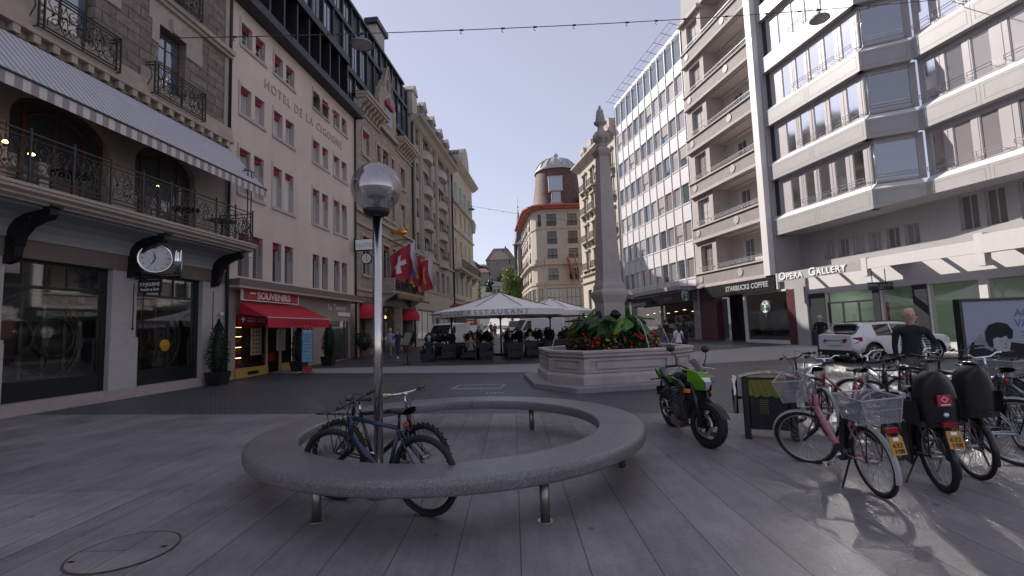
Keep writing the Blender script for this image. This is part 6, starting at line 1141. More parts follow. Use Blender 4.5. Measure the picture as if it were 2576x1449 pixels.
# ================================================================ potted plants
def cone_shrub(loc,h,R1,label,group,name='potted_cypress',mat='leaf_thuja',pot=True,n=2600,size=.075,rz=0):
    r=empty(name,loc,rz,label,'potted plant',group); ph=.48 if pot else .3
    b=MB()
    if pot: b.add([(-.24,-.24,0),(.24,-.24,0),(.24,.24,0),(-.24,.24,0),(-.31,-.31,ph),(.31,-.31,ph),(.31,.31,ph),(-.31,.31,ph)],[(0,3,2,1),(0,1,5,4),(1,2,6,5),(2,3,7,6),(3,0,4,7)]); b.box(-.29,.29,-.29,.29,ph-.06,ph-.04)
    else: b.lathe([(.18,0),(.26,ph),(.22,ph),(.2,ph-.05)],16)
    b.build('pot','pot_black' if pot else 'tile_red',r); b=MB(); rn=random.Random(int(h*100)+n)
    for i in range(n):
        t=rn.random()**1.3; a=rn.uniform(0,2*PI); bulge=(math.sin(PI*min(1,(t*.92+.12)))**.75)*(1-.35*t); q=R1*bulge*(rn.uniform(.55,1.0))*(1+.12*math.sin(a*5+t*9)); z=ph+.02+t*(h-ph); c=Vector((q*math.cos(a),q*math.sin(a),z)); d=Vector((math.cos(a)+rn.gauss(0,.5),math.sin(a)+rn.gauss(0,.5),.7+rn.gauss(0,.4))).normalized(); e=d.orthogonal().normalized(); e=Matrix.Rotation(rn.uniform(0,6),3,d)@e; s=size*rn.uniform(.6,1.2); b.poly(c-e*s*.35,c+d*s*.3+e*0,c+e*s*.35,c+d*s)
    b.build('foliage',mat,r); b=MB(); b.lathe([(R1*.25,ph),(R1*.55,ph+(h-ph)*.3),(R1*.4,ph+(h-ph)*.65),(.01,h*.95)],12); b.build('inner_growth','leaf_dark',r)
cone_shrub((-10.62,17.15,0),2.3,.42,'tallest pointed cypress in a black square tub, between the watch shop and the souvenir shop','pointed shrubs in black tubs')
cone_shrub((-9.85,21.9,0.05),2.1,.36,'dark pointed shrub in a black tub behind the postcard rack','pointed shrubs in black tubs')
cone_shrub((-9.55,24.6,.1),2.2,.38,'pointed shrub in a black tub beside the dress shop window','pointed shrubs in black tubs')
def ball(loc,label,seed):
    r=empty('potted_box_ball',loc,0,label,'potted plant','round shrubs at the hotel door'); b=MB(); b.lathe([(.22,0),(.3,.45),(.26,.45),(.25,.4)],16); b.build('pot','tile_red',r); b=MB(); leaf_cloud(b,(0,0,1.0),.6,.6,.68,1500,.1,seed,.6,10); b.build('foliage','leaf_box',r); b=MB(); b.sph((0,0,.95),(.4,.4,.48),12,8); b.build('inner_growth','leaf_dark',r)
ball(gp(-9.25,29.6),'round clipped shrub in a terracotta pot left of the hotel entrance',31); ball(gp(-7.7,34.6),'round clipped shrub in a pot right of the hotel entrance, by the menu stand',32)
# postcard rack in front of the souvenir shop
r=empty('postcard_rack',(-8.9,20.6,.04),rad(20),'tall revolving rack of colourful postcards outside the souvenir shop','postcard rack'); b=MB(); b.cyl((0,0,0),(0,0,1.85),.02,.02,8); [b.tube([(0,0,.12),(.26*math.cos(t),.26*math.sin(t),.03)],.015,5) for t in (0,1.57,3.14,4.71)]; b.box(-.2,.2,-.2,.2,1.85,1.9); b.build('stand','iron_grey',r)
for k in range(4):
    T=Matrix.Rotation(k*PI/2,4,'Z'); b=MB(T); b.m('lead'); b.box(-.2,.2,-.2,-.19,.5,1.85); b.m('card_blue')
    for i in range(9): b.obox((0,-.225,.58+i*.145),(.36,.012,.125),Matrix.Rotation(rad(-14),3,'X'))
    b.build('card_panel',None,r)
b=MB(); b.box(-.18,.18,-.1,.1,.05,.3); b.build('toy_box','tail_red',r); b=MB(); [b.sph((x,0,1.98),(.07,.05,.08),8,6) for x in (-.15,0,.15)]; b.build('red_toys','red_sign',r)
# ================================================================ overhead cables with lamps
def cable(p0,p1,sag,lamps,label,labs,clips,n=24):
    p0,p1=Vector(p0),Vector(p1); C=lambda t:p0.lerp(p1,t)-Vector((0,0,4*sag*t*(1-t)))
    r=empty('overhead_cable',p0,0,label,'cable'); b=MB(Matrix.Translation(-p0)); b.tube([C(i/n) for i in range(n+1)],.016,5); b.build('wire','iron_grey',r)
    b=MB(Matrix.Translation(-p0))
    for t in clips: c=C(t); b.obox(c,(.14,.05,.05)); b.tube([c,c-Vector((.06,0,.12)),c-Vector((-.02,0,.16))],.012,4)
    b.build('clips','iron_grey',r)
    for t,lab,rot in zip(lamps,labs,(0,0)):
        c=C(t); q=empty('hanging_street_lamp',c,0,lab,'street lamp','lamps hanging from the cables'); b=MB(); b.lathe([(0,-.12),(.06,-.12),(.08,-.2),(.2,-.26),(.36,-.36),(.4,-.44),(.38,-.46)],28); b.build('shade','zinc',q); b=MB(); b.lathe([(.36,-.445),(.2,-.5),(0,-.52)],24); b.build('diffuser','lead',q); b=MB(); b.cyl((0,0,0),(0,0,-.14),.02,.02,6).box(-.1,.1,-.03,.03,-.04,.03); b.build('hanger','iron_grey',q)
cable(LF.P(-3.4,0,12.0),RF.P(8.2,1.7,16.1),.3,(.195,.80),'thin overhead cable strung across the square from the stone house to the banded office block',('domed street lamp hanging on the near cable, in front of the dark roof storeys','domed street lamp hanging on the near cable, in front of the banded office block'),(.06,.12,.17,.31,.36,.40,.45,.52,.56,.6,.66,.72,.77,.88))
cable(LF.P(36.3,0,16.9),RF.P(-26.5,-.1,13.4),.3,(.14,.93),'thin overhead cable far down the street before the domed building',('small domed lamp on the far cable against the sky, beside the curved gable building','small domed lamp on the far cable in front of the pale ornate house'),(.25,.33,.5,.7))
# ================================================================ litter bin, ash tube, poster stand
r=empty('litter_bin',(3.58,6.85,0),rad(-24),'dark square litter bin with a yellow bag and curved steel lid beside the motorcycle','litter bin')
for x in (-.29,.29): b=MB(); b.box(x-.04,x+.04,-.15,.15,0,.86); b.build('side_post','black_plastic',r,bevel=.01)
b=MB(); b.box(-.248,.248,-.14,.14,.14,.64); b.build('body','moto_black',r,bevel=.012)
b=MB(); b.m('bag_yellow'); b.grid(lambda s,t:(-.246+.492*s,-.152-.008*math.sin(s*40+t*6),.60+.23*t+.012*math.sin(s*25)*(1-t)),30,5); b.grid(lambda s,t:(.246-.492*s,.152,.60+.23*t),8,2); b.build('bag',None,r)
b=MB(); b.grid(lambda s,t:(-.36+.72*s,-.19+.38*t,.865+.06*math.sin(PI*s)),12,4); b.grid(lambda s,t:(-.36+.72*s,-.19+.38*(1-t),.855+.06*math.sin(PI*s)),12,4); b.build('lid','steel',r)
b=MB()
for i in range(5):
    for j in range(7): b.box(-.12+i*.022+(j%2)*.008,-.108+i*.022+(j%2)*.008,-.1435,-.141,.36+j*.03,.376+j*.03)
b.build('perforated_panel','bag_yellow',r)
r=empty('ash_tube',(3.17,6.98,.34),0,'slim steel cylinder ashtray fixed at the left of the litter bin','ashtray'); b=MB(); b.cyl((0,0,0),(0,0,.5),.04,.04,20).lathe([(.04,.5),(.03,.53),(0,.54)],20); b.build('tube','steel',r); b=MB(); b.box(0,.09,-.02,.02,.2,.24); b.build('clamp','iron',r)
r=empty('poster_stand',(8.22,8.75,0),rad(-2),'large upright poster of a person in a dark coat behind the parked bicycles','poster')
W,Hh=2.1,1.86; b=MB(); b.box(-.06,W+.06,-.06,.08,.06,.12).box(-.06,W+.06,-.06,.08,Hh+.02,Hh+.07).box(-.06,.0,-.06,.08,0,Hh+.02).box(W,W+.06,-.06,.08,0,Hh+.02); b.build('frame','black_plastic',r,bevel=.008)
b=MB(); b.box(0,W,-.03,.04,.12,Hh+.02); b.build('poster_sheet','poster_blue',r)
def pp(pts,mat,y,nm): b=MB(); b.prism(pts,y-.002,y,'Y'); b.build(nm,mat,r)
def ell(cx,cz,a,c,n=24,t0=0,t1=2*PI): return [(cx+a*math.cos(t0+(t1-t0)*i/n),cz+c*math.sin(t0+(t1-t0)*i/n)) for i in range(n)]
pp([(.06,.14),(.03,.35),(.06,.7),(.04,.95),(.10,1.12),(.28,1.2),(.52,1.18),(.80,1.12),(1.15,1.06),(1.45,.95),(1.7,.7),(1.85,.4),(1.9,.14)],'poster_black',-.032,'printed_coat')
pp([(.14,1.02),(.16,1.16),(.28,1.27),(.44,1.2),(.52,1.04),(.45,.96),(.32,1.03)],'poster_fur',-.035,'printed_fur_collar'); pp([(.62,.98),(.72,1.03),(.78,.98),(.7,.92)],'poster_fur',-.035,'printed_fur_collar')
pp(ell(.63,1.12,.16,.19),'poster_skin',-.037,'printed_face')
pp([(.36,1.16),(.36,1.32),(.44,1.44),(.6,1.49),(.76,1.45),(.85,1.33),(.83,1.19),(.76,1.17),(.72,1.24),(.62,1.2),(.55,1.22),(.48,1.18),(.48,1.03),(.41,1.05)],'poster_black',-.04,'printed_hair')
for p in (ell(.62,1.145,.03,.008,10),ell(.735,1.15,.025,.008,10),ell(.69,1.02,.04,.009,10),[(.68,1.07),(.71,1.07),(.70,1.13)]): pp(p,'poster_face_dark',-.039,'printed_features')
for s,z,sz in (('AGNÈS',1.64,.2),('VARDA',1.45,.2)): letters(s,sz,'poster_text',r,(1.22,-.032,z),ext=.001,sp=.95,sx=1.0,bold=.004)
for s,z in (('DU 19 SEPTEMBRE',1.3),('AU 19 NOVEMBRE',1.23)): letters(s,.05,'poster_text',r,(1.2,-.032,z),ext=.001)
# ================================================================ bicycles
WH={}
def wheel_mesh(R1,tw,rimm,knob=False):
    k=(R1,tw,rimm,knob)
    if k not in WH:
        t=MB(); t.torus((0,0,0),R1-tw,tw,'Y',40,8); 
        if knob:
            for i in range(60): a=2*PI*i/60; t.obox(((R1)*math.cos(a),tw*.5*(-1)**i,(R1)*math.sin(a)),(.02,tw*.8,.012),Matrix.Rotation(-a,3,'Y'))
        t.mats=[M['rubber']]; w_=MB(); w_.m(rimm); w_.torus((0,0,0),R1-2*tw-.004,.011,'Y',40,6); w_.m('rim_grey'); w_.cyl((0,-.05,0),(0,.05,0),.02,.02,10)
        for i in range(28): a=2*PI*i/28; c=a+.5*(-1)**(i//2); w_.tube([(.02*math.cos(c),.035*(-1)**i,.02*math.sin(c)),((R1-2*tw)*math.cos(a),0,(R1-2*tw)*math.sin(a))],.0016,3,False)
        WH[k]=(w_.mesh('wheel'),t.mesh('tyre'))
    return WH[k]
def bike(rear,heading,label,paint='bike_black',kind='city',steer=0,lean=-.06,rack=False,fbasket=False,rbasket=False,child=False,fender=None,plate=False,stand=True,motor=False,R1=.345,tw=.02,saddle='black_plastic',grips='black_plastic',rimm='rim_grey',seat_h=.93,knob=False,post='chrome',lamp=True,name='bicycle'):
    """local x forward, rear wheel touching the ground at x=-.54"""
    d=Vector((math.cos(heading),math.sin(heading),0)); loc=Vector((rear[0],rear[1],0))+d*.54
    r=empty(name,loc,0,label,'bicycle','parked bicycles'); r.rotation_euler=(lean,0,heading); rh,fh=Vector((-.54,0,R1)),Vector((.56,0,R1))
    hb,ht=Vector((.36,0,.62+R1-.345)),Vector((.305,0,.84+R1-.345)); ax=(ht-hb).normalized()
    S=Matrix.Translation(hb)@Matrix.Rotation(steer,4,ax)@Matrix.Translation(-hb)
    bb=Vector((-.09,0,.28)); st=Vector((-.27,0,seat_h-.16))
    b=MB(); tr=.019
    if kind=='city':
        b.tube([hb+(ht-hb)*.35,Vector((.22,0,.52)),Vector((.08,0,.36)),bb],[.032,.033,.032,.03],10)
        if not motor: b.tube([hb+(ht-hb)*.75,Vector((.1,0,.52)),bb+(st-bb)*.35],tr*.8,8)
    elif kind=='mixte':
        b.tube([hb,bb],.018,8); b.tube([ht-ax*.04,bb+(st-bb)*.45],.016,8)
    else:
        b.tube([hb+ax*.02,bb],.027,8); b.tube([ht-ax*.03,st],.022,8)
    b.tube([bb,st],tr,8); b.cyl(hb,ht,.024,.024,10)
    for s in (-1,1): b.tube([bb+Vector((0,s*.03,0)),rh+Vector((0,s*.06,0))],.011,6); b.tube([st+Vector((0,s*.02,-.03)),rh+Vector((0,s*.06,0))],.009,6)
    b.build('frame',paint,r)
    b=MB(S)
    for s in (-1,1): b.tube([hb+Vector((0,s*.05,-.02)),hb+Vector((.03,s*.055,-.15)),fh+Vector((0,s*.055,0))],[.02,.019,.013] if kind!='mtb' else [.022,.024,.02],8)
    b.tube([hb+Vector((0,-.06,-.01)),hb+Vector((0,.06,-.01))],.02,8); b.build('fork',paint if kind=='mixte' else 'moto_black',r)
    for nm,hub,X in (('front',fh,S),('rear',rh,Matrix.Identity(4))):
        wm,tm=wheel_mesh(R1,tw,rimm,knob); o=obj('wheel',wm,r); o.matrix_local=X@Matrix.Translation(hub); obj('tyre',tm,o)
    hz=1.05 if kind!='mtb' else 1.0; stem=Vector((.27,0,hz)); wv=.29
    b=MB(S); b.cyl(ht,stem,.013,.013,8)
    pts=[(.20,-wv,hz+.04),(.28,-wv*.55,hz+.05),(.31,-.1,hz+.0),(.31,.1,hz),(.28,wv*.55,hz+.05),(.20,wv,hz+.04)] if kind!='mtb' else [(.24,-wv-.03,hz+.02),(.28,-.1,hz),(.28,.1,hz),(.24,wv+.03,hz+.02)]
    if kind=='city': pts[0]=(.12,-wv,hz+.03); pts[-1]=(.12,wv,hz+.03)
    b.tube([(.27,0,hz-.03),(.31,0,hz)],.014,8); b.tube(pts,.011,8); hbar=b.build('handlebar','chrome' if post=='chrome' else 'moto_black',r)
    for s,(p,q) in enumerate(((pts[0],pts[1]),(pts[-1],pts[-2]))):
        p,q=Vector(p),Vector(q); e=(q-p).normalized(); b=MB(S); b.cyl(p-e*.02,p+e*.10,.017,.017,8); b.build('grip',grips if s==0 else ('black_plastic' if grips!='skin' else grips),hbar)
        b=MB(S); b.tube([p+e*.13,p+e*.1+Vector((.05,0,-.02)),p+e*.02+Vector((.05,0,-.03))],.006,5); b.tube([p+e*.13,p+e*.2+Vector((.08,0,.04)),Vector((.36,0,hz-.12)),hb+Vector((.04,.03*(-1)**s,0))],.004,4); b.build('brake_lever','moto_black',hbar)
    sp=Vector((-.285-.0,0,seat_h)); b=MB(); b.cyl(st-Vector((0,0,.02)),sp-Vector((0,0,.03)),.013,.013,8); b.build('seatpost',post,r)
    b=MB(); b.grid(lambda u,v:(sp.x-.13+.27*u,(.075*(1-u)**.6+.018)*math.cos(PI*v),sp.z+.028*math.sin(PI*v)-.012*u+ (.012 if u<.1 else 0)),10,8); b.grid(lambda u,v:(sp.x-.13+.27*u,-(.075*(1-u)**.6+.018)*math.cos(PI*v),sp.z-.025*math.sin(PI*v)),10,6); b.build('saddle',saddle,r)
    b=MB(); b.m('chrome' if post=='chrome' else 'moto_black'); b.torus((bb.x,-.05,bb.z),.09,.008,'Y',24,5); b.cyl(bb+Vector((0,-.07,0)),bb+Vector((0,.07,0)),.025,.025,10)
    for s in (-1,1): b.tube([bb+Vector((0,s*.075,0)),bb+Vector((s*.10,s*.085,-.13*s*.9))],.01,6); b.obox(bb+Vector((s*.10,s*.13,-.13*s*.9)),(.09,.09,.022))
    b.tube([(bb.x,-.05,bb.z+.09),(rh.x,-.05,rh.z+.035)],.005,4); b.tube([(bb.x,-.05,bb.z-.09),(rh.x,-.05,rh.z-.035)],.005,4); b.build('crank','iron_grey' if post!='chrome' else None,r)
    if motor: b=MB(); b.cyl(bb+Vector((.0,-.06,.02)),bb+Vector((0,.06,.02)),.085,.085,16); b.obox((-.2,0,.55),(.09,.1,.36),Matrix.Rotation(rad(-20),3,'Y')); b.build('motor_and_battery','moto_black',r)
    if fender:
        for hub,X,a0,a1 in ((rh,Matrix.Identity(4),rad(25),rad(200)),(fh,S,rad(-5),rad(165))):
            b=MB(X); Rf=R1+.025
            b.grid(lambda u,v:(hub.x+(Rf-.02*abs(2*v-1)**2)*math.cos(a0+(a1-a0)*u),(v-.5)*.055,hub.z+(Rf-.02*abs(2*v-1)**2)*math.sin(a0+(a1-a0)*u)),20,4); b.build('mudguard',fender,r)
    if rack or rbasket or child:
        b=MB(); z=R1*2+.06
        for s in (-1,1): b.tube([(-.30,s*.05,z),(-.82,s*.06,z),(-.84,s*.0,z)],.006,5); b.tube([(-.55,s*.07,R1),(-.66,s*.065,z)],.006,5); b.tube([(-.55,s*.07,R1),(-.45,s*.06,z)],.006,5)
        for x in (-.4,-.55,-.7): b.tube([(x,-.05,z),(x,.05,z)],.005,4)
        b.build('rack','moto_black',r)
    def crate(X,c,L,W,h_,mat='basket'):
        b=MB(X); x0,x1=c[0]-L/2,c[0]+L/2; w0=W/2; k=.82
        A_=[(c[0]-L/2*k,-w0*k,c[2]),(c[0]+L/2*k,-w0*k,c[2]),(c[0]+L/2*k,w0*k,c[2]),(c[0]-L/2*k,w0*k,c[2])]; B_=[(x0,-w0,c[2]+h_),(x1,-w0,c[2]+h_+.01),(x1,w0,c[2]+h_+.01),(x0,w0,c[2]+h_)]
        b.poly(*A_)
        for i in range(4): b.poly(A_[i],A_[(i+1)%4],B_[(i+1)%4],B_[i])
        o=b.build('basket',mat,r); b=MB(X); b.tube(B_,.007,5,False,True); b.tube([tuple(Vector(A_[i]).lerp(Vector(B_[i]),.55)) for i in range(4)],.003,4,False,True)
        for i in range(4): b.tube([A_[i],B_[i]],.005,4)
        b.build('rim','lead',o)
    if fbasket: crate(S,(.48,0,.80),.30,.38,.25)
    if rbasket: crate(Matrix.Identity(4),(-.62,0,R1*2+.08),.46,.34,.22)
    if child:
        b=MB(); z=R1*2+.10; tp=lambda u:(.82+.18*min(1,u*3))*max(0,1-max(0,(u-.5)/.51)**3)**.5*(1-.1*u); z=z-.10; b.grid(lambda u,v:(-.72-.15*math.sin(PI*v)*(.55+.45*u)+.02*u,.17*math.cos(PI*v)*tp(u),z+.50*u),14,12); b.grid(lambda u,v:(-.68-.14*math.sin(PI*v)*(.55+.45*u)+.02*u,-.155*math.cos(PI*v)*tp(u),z+.02+.47*u),14,12)
        b.box(-.76,-.42,-.16,.16,z,z+.05); b.grid(lambda u,v:(-.8+.42*u,-.175-.01*math.sin(PI*u),z+.03+.22*v*(1-.3*u)),6,3); b.grid(lambda u,v:(-.8+.42*u,.175+.01*math.sin(PI*u),z+.03+.22*v*(1-.3*u)),6,3)
        for s in (-1,1): b.prism([(-.5,z),(-.38,z),(-.28,z-.4),(-.42,z-.42)],s*.16-.015,s*.16+.015,'Y')
        o=b.build('child_seat','black_plastic',r)
        if child==1: b=MB(); b.box(-.885,-.862,-.05,.05,z+.2,z+.3); b.build('red_badge','red_sign',o); b=MB(); b.tube([(-.888,0,z+.285),(-.888,.025,z+.26),(-.888,0,z+.235),(-.888,-.025,z+.26)],.004,4,False,True).box(-.89,-.885,-.035,.035,z+.21,z+.218); b.build('badge_mark','letter_white',o); b=MB(); b.sph((-.862,0,z+.12),(.012,.022,.022),10,8); b.build('reflector','lamp_clear',o)
    if plate:
        b=MB(); T=Matrix.Translation((-.93,0,R1*2-.08))@Matrix.Rotation(rad(12),4,'Y'); b.X=T; b.box(-.004,.004,-.055,.055,-.075,.075); o=b.build('number_plate','plate_yellow',r)
        for s,sz,zz in (('632',.055,.0),('108',.055,-.048)): letters(s,sz,'shop_black',o,T@Vector((-.006,0,zz)),(PI/2,0,-PI/2),ext=.002)
        b=MB(T); b.box(-.006,-.004,-.022,.022,.04,.066); b.build('sticker','letter_white',o)
        b=MB(); b.box(-.9,-.86,-.05,.05,R1*2+.02,R1*2+.06); b.build('tail_light','tail_red',r)
    elif lamp: b=MB(); b.sph((-.36,0,seat_h-.13),(.025,.03,.035),8,6); b.build('tail_light','tail_red',r)
    if stand: b=MB(); b.tube([(-.2,.03,.25),(-.3,.2,.02),(-.33,.22,.015)],.01,6); b.build('kickstand','moto_black',r)
    if lamp and kind!='mtb': b=MB(S); b.cyl((.45,0,.69),(.49,0,.69),.035,.04,10); b.build('headlight','lamp_clear',r)
    return r
H=rad
# the two bicycles locked to the lamp post inside the ring bench
a1=math.atan2(.57,-1.1)
bike((-.83,4.43),a1,'dark blue mountain bike leaning on the lamp post, nearest in the ring bench','bike_blue','mtb',steer=.25,lean=-.07,R1=.365,tw=.026,fender=None,post='moto_black',knob=False,rimm='moto_black',stand=False)
bike((-2.0,5.42),rad(-17),'black bicycle with rack and yellow taped grip, behind the blue one in the ring bench','bike_black','mtb',steer=-.3,lean=-.05,rack=True,R1=.35,tw=.024,grips='tape_yellow',knob=True,rimm='moto_black',stand=False)
# front row at the right
bike((3.33,4.53),rad(84),'pink step-through e-bike with grey baskets front and rear','bike_pink','city',steer=rad(50),lean=-.10,rbasket=True,fbasket=True,fender='lead',plate=True,motor=True,R1=.318,tw=.021,seat_h=.80)
bike((3.98,4.60),rad(72),'black e-bike carrying a grey child seat with a red badge, right of the pink one','bike_black','city',steer=-.2,lean=-.08,child=1,plate=True,motor=True,R1=.322,tw=.03,fender='moto_black',post='moto_black')
bike((4.60,4.92),rad(78),'bicycle with a dark plain child seat and pink rear mudguard, behind the black e-bike','bike_pink','mixte',steer=.2,lean=-.06,child=2,R1=.325,tw=.02,fender='bike_black',post='moto_black')
bike((5.42,5.25),rad(128),'silver city bike in front of the poster, nearest the viewer','bike_silver','mtb',steer=.1,lean=-.05,R1=.36,tw=.018,fender='lead',rack=True,post='chrome',rimm='rim_grey')
# back row
BK=[((4.35,6.75),80,'bike_red','mixte',.3,'thin red bicycle behind the litter bin, left end of the back row'),((4.75,6.4),95,'bike_red','mixte',-.2,'red bicycle second from the left in the back row, low black saddle'),
 ((5.3,6.5),70,'bike_black','mtb',.5,'black bicycle with silver bars in the back row, third from the left'),((5.75,6.75),100,'bike_silver','mixte',.3,'pale silver bicycle with upswept bars in front of the standing man'),
 ((6.35,6.6),75,'bike_olive','mtb',-.4,'dark olive bicycle in the back row to the right of the silver one'),((6.9,6.95),110,'bike_black','city',.5,'black city bicycle by the poster edge, with a rear crate'),((7.5,7.2),85,'bike_blue','mixte',.2,'blue-black bicycle in front of the poster, back row'),
 ((6.1,5.9),60,'bike_black','mixte',.3,'black bicycle between the two rows, before the poster'),((7.2,6.0),100,'bike_silver','mtb',-.3,'grey bicycle below the poster, behind the nearest silver one')]
for i,(p,hd,pt,kd,stv,lab) in enumerate(BK): bike(p,rad(hd),lab,pt,kd,steer=stv,lean=-.06+.03*(i%3),rack=i%2==0,fender='lead' if i%3==0 else None,rbasket=i in (5,),R1=.34,tw=.02,post='chrome' if i%2 else 'moto_black',grips='skin' if i==3 else 'black_plastic',saddle='black_plastic')
r=empty('bike_rack',(5.6,6.95,0),rad(-8),'low steel bicycle rack bars among the back row of bicycles','bike rack'); b=MB(); b.cyl((-1.6,0,.35),(2.4,0,.35),.025,.025,8)
for x in (-1.5,0,1.4,2.3): b.cyl((x,0,0),(x,0,.35),.025,.025,8)
b.build('bars','leg_steel',r)
# ================================================================ motorcycle, facing the viewer
r=empty('motorcycle',(2.57,7.2,0),0,'green and black naked motorcycle parked on its stand beside the ring bench','motorcycle'); r.rotation_euler=(.10,0,rad(-88))
S=Matrix.Translation((.5,0,.9))@Matrix.Rotation(rad(22),4,Vector((-.42,0,.9)))@Matrix.Translation((-.5,0,-.9))
def mwheel(c,R1,tw,X,nm):
    b=MB(X); b.m('rim'if False else 'alloy_dark'); b.torus(c,R1-tw*1.5,.022,'Y',40,8); b.cyl((c[0],-.06,c[2]),(c[0],.06,c[2]),.05,.05,14)
    for i in range(6): a=2*PI*i/6; b.tube([(c[0]+.04*math.cos(a),0,c[2]+.04*math.sin(a)),(c[0]+(R1-tw*1.5)*math.cos(a+.12),0,c[2]+(R1-tw*1.5)*math.sin(a+.12))],[.018,.012],5)
    w_=b.build('wheel',None,r); b=MB(X)
    prof=[(R1-tw*1.6,-tw*.75),(R1-tw*.8,-tw*1.0),(R1-tw*.25,-tw*.8),(R1,-tw*.2),(R1,tw*.2),(R1-tw*.25,tw*.8),(R1-tw*.8,tw*1.0),(R1-tw*1.6,tw*.75)]; b.lathe(prof,44,c,'Y'); b.build('tyre','rubber',w_)
    b=MB(X)
    for s in (-1,1): b.lathe([(.155,s*.075),(.1,s*.075)],28,c,'Y'); b.torus((c[0],s*.075,c[2]),.128,.018,'Y',28,4)
    b.build('brake_disc','steel',w_)
mwheel((.74,0,.30),.30,.062,S,'f'); mwheel((-.70,0,.31),.31,.085,Matrix.Identity(4),'r')
b=MB(S); 
for s in (-1,1): b.tube([(.74,s*.11,.30),(.50,s*.11,.98)],[.03,.026],10); b.box(.66,.74,s*.09-.03,s*.09+.03,.26,.40)
b.box(.45,.55,-.14,.14,.80,.84).box(.42,.5,-.14,.14,.96,1.0); b.build('fork','moto_black',r)
b=MB(S); b.grid(lambda u,v:(.74+.335*math.cos(rad(20)+rad(115)*u),(v-.5)*.14,.30+(.335-.05*abs(2*v-1)**2)*math.sin(rad(20)+rad(115)*u)),14,4); b.build('front_mudguard','moto_black',r)
b=MB(S); b.tube([(.36,-.36,1.04),(.44,-.2,1.06),(.47,-.06,1.01),(.47,.06,1.01),(.44,.2,1.06),(.36,.36,1.04)],.012,8); hb_=b.build('handlebar','moto_black',r)
for s in (-1,1):
    b=MB(S); b.cyl((.36,s*.38,1.04),(.42,s*.24,1.06),.018,.018,8); b.build('grip','black_plastic',hb_)
    b=MB(S); b.tube([(.42,s*.24,1.06),(.44,s*.27,1.18),(.40,s*.30,1.24)],.008,6); b.sph((.385,s*.31,1.30),(.03,.075,.055),12,8); b.build('mirror','black_plastic',r)
    b=MB(S); b.tube([(.44,s*.2,1.05),(.5,s*.28,1.03),(.49,s*.38,1.02)],.006,5); b.build('lever','steel',hb_)
    b=MB(S); b.cyl((.56,s*.11,.74),(.56,s*.2,.73),.012,.012,6); b.obox((.57,s*.2,.73),(.07,.05,.05)); b.build('indicator','orange_lens',r)
# headlamp mask, tank and shrouds
b=MB(S); b.add([(.50,-.13,1.02),(.50,.13,1.02),(.66,-.10,.98),(.66,.10,.98),(.74,-.06,.86),(.74,.06,.86),(.72,-.03,.74),(.72,.03,.74),(.52,-.15,.86),(.52,.15,.86),(.55,-.10,.74),(.55,.10,.74)],[(0,2,3,1),(2,4,5,3),(4,6,7,5),(0,8,2),(2,8,4),(8,10,4),(4,10,6),(1,3,9),(3,5,9),(9,5,11),(5,7,11),(6,10,11,7)],False); b.build('headlamp_mask','bright_green',r,bevel=.012)
b=MB(S); b.add([(.668,-.085,.955),(.668,.085,.955),(.752,-.055,.86),(.752,.055,.86),(.735,-.02,.755),(.735,.02,.755)],[(0,2,3,1),(2,4,5,3)],False); b.build('headlamp','lamp_clear',r)
b=MB(S); b.grid(lambda u,v:(.50+.14*u,(-.10+.2*v)*(1-.2*u),1.16-.15*u-.03*abs(2*v-1)),6,6); b.build('fly_screen','car_glass',r)
b=MB(); b.sph((.18,0,.86),(.30,.17,.15),20,12); b.build('tank','moto_black',r)
b=MB(); b.sph((.20,0,.945),(.20,.075,.08),18,10); b.build('tank_top','bright_green',r)
for s in (-1,1): b=MB(); b.prism([(.10,.90),(.36,.88),(.58,.78),(.50,.60),(.40,.62),(.30,.76)],s*.17-.025,s*.17+.025,'Y'); b.build('tank_shroud','moto_black',r,bevel=.012); b=MB(); b.prism([(-.08,.93),(.02,.92),(.0,.80),(-.06,.80)],s*.15-.02,s*.15+.02,'Y'); b.build('side_trim','bright_green',r,bevel=.006)
b=MB(); b.grid(lambda u,v:(-.12-.62*u,.14*math.cos(PI*v)*(1-.45*u),.80+.06*math.sin(PI*v)+.10*max(0,u-.35)*1.6+ .02*math.sin(6*u)),12,8); b.grid(lambda u,v:(-.12-.62*u,-.13*math.cos(PI*v)*(1-.45*u),.79-.05*math.sin(PI*v)+.10*max(0,u-.35)*1.6),12,6); b.build('seat','black_plastic',r)
b=MB(); b.prism([(-.3,.72),(-.62,.8),(-.86,.93),(-.92,.90),(-.78,.78),(-.4,.66)],-.09,.09,'Y'); b.build('tail','moto_black',r,bevel=.01); b=MB(); b.prism([(-.62,.835),(-.84,.945),(-.86,.93),(-.62,.81)],-.095,.095,'Y'); b.build('tail_trim','bright_green',r)
b=MB(); b.tube([(-.80,0,.82),(-.95,0,.66),(-.98,0,.56)],.02,6); b.box(-1.0,-.97,-.08,.08,.48,.62); b.cyl((-.86,-.2,.76),(-.86,.2,.76),.012,.012,6); b.build('tail_bracket','moto_black',r)
b=MB(); b.obox((.10,0,.44),(.36,.30,.34),Matrix.Rotation(rad(-12),3,'Y')); b.obox((.22,0,.62),(.2,.26,.22),Matrix.Rotation(rad(-35),3,'Y'))
for i in range(6): b.obox((.36,0,.34+i*.05),(.06,.30-.01*i,.02))
b.cyl((.05,-.19,.38),(.05,.19,.38),.10,.10,18); b.cyl((-.08,-.17,.42),(-.08,.17,.42),.07,.07,14); b.build('engine','iron_grey',r,bevel=.008)
b=MB(); b.box(.42,.47,-.17,.17,.44,.72); b.build('radiator','iron',r)
b=MB()
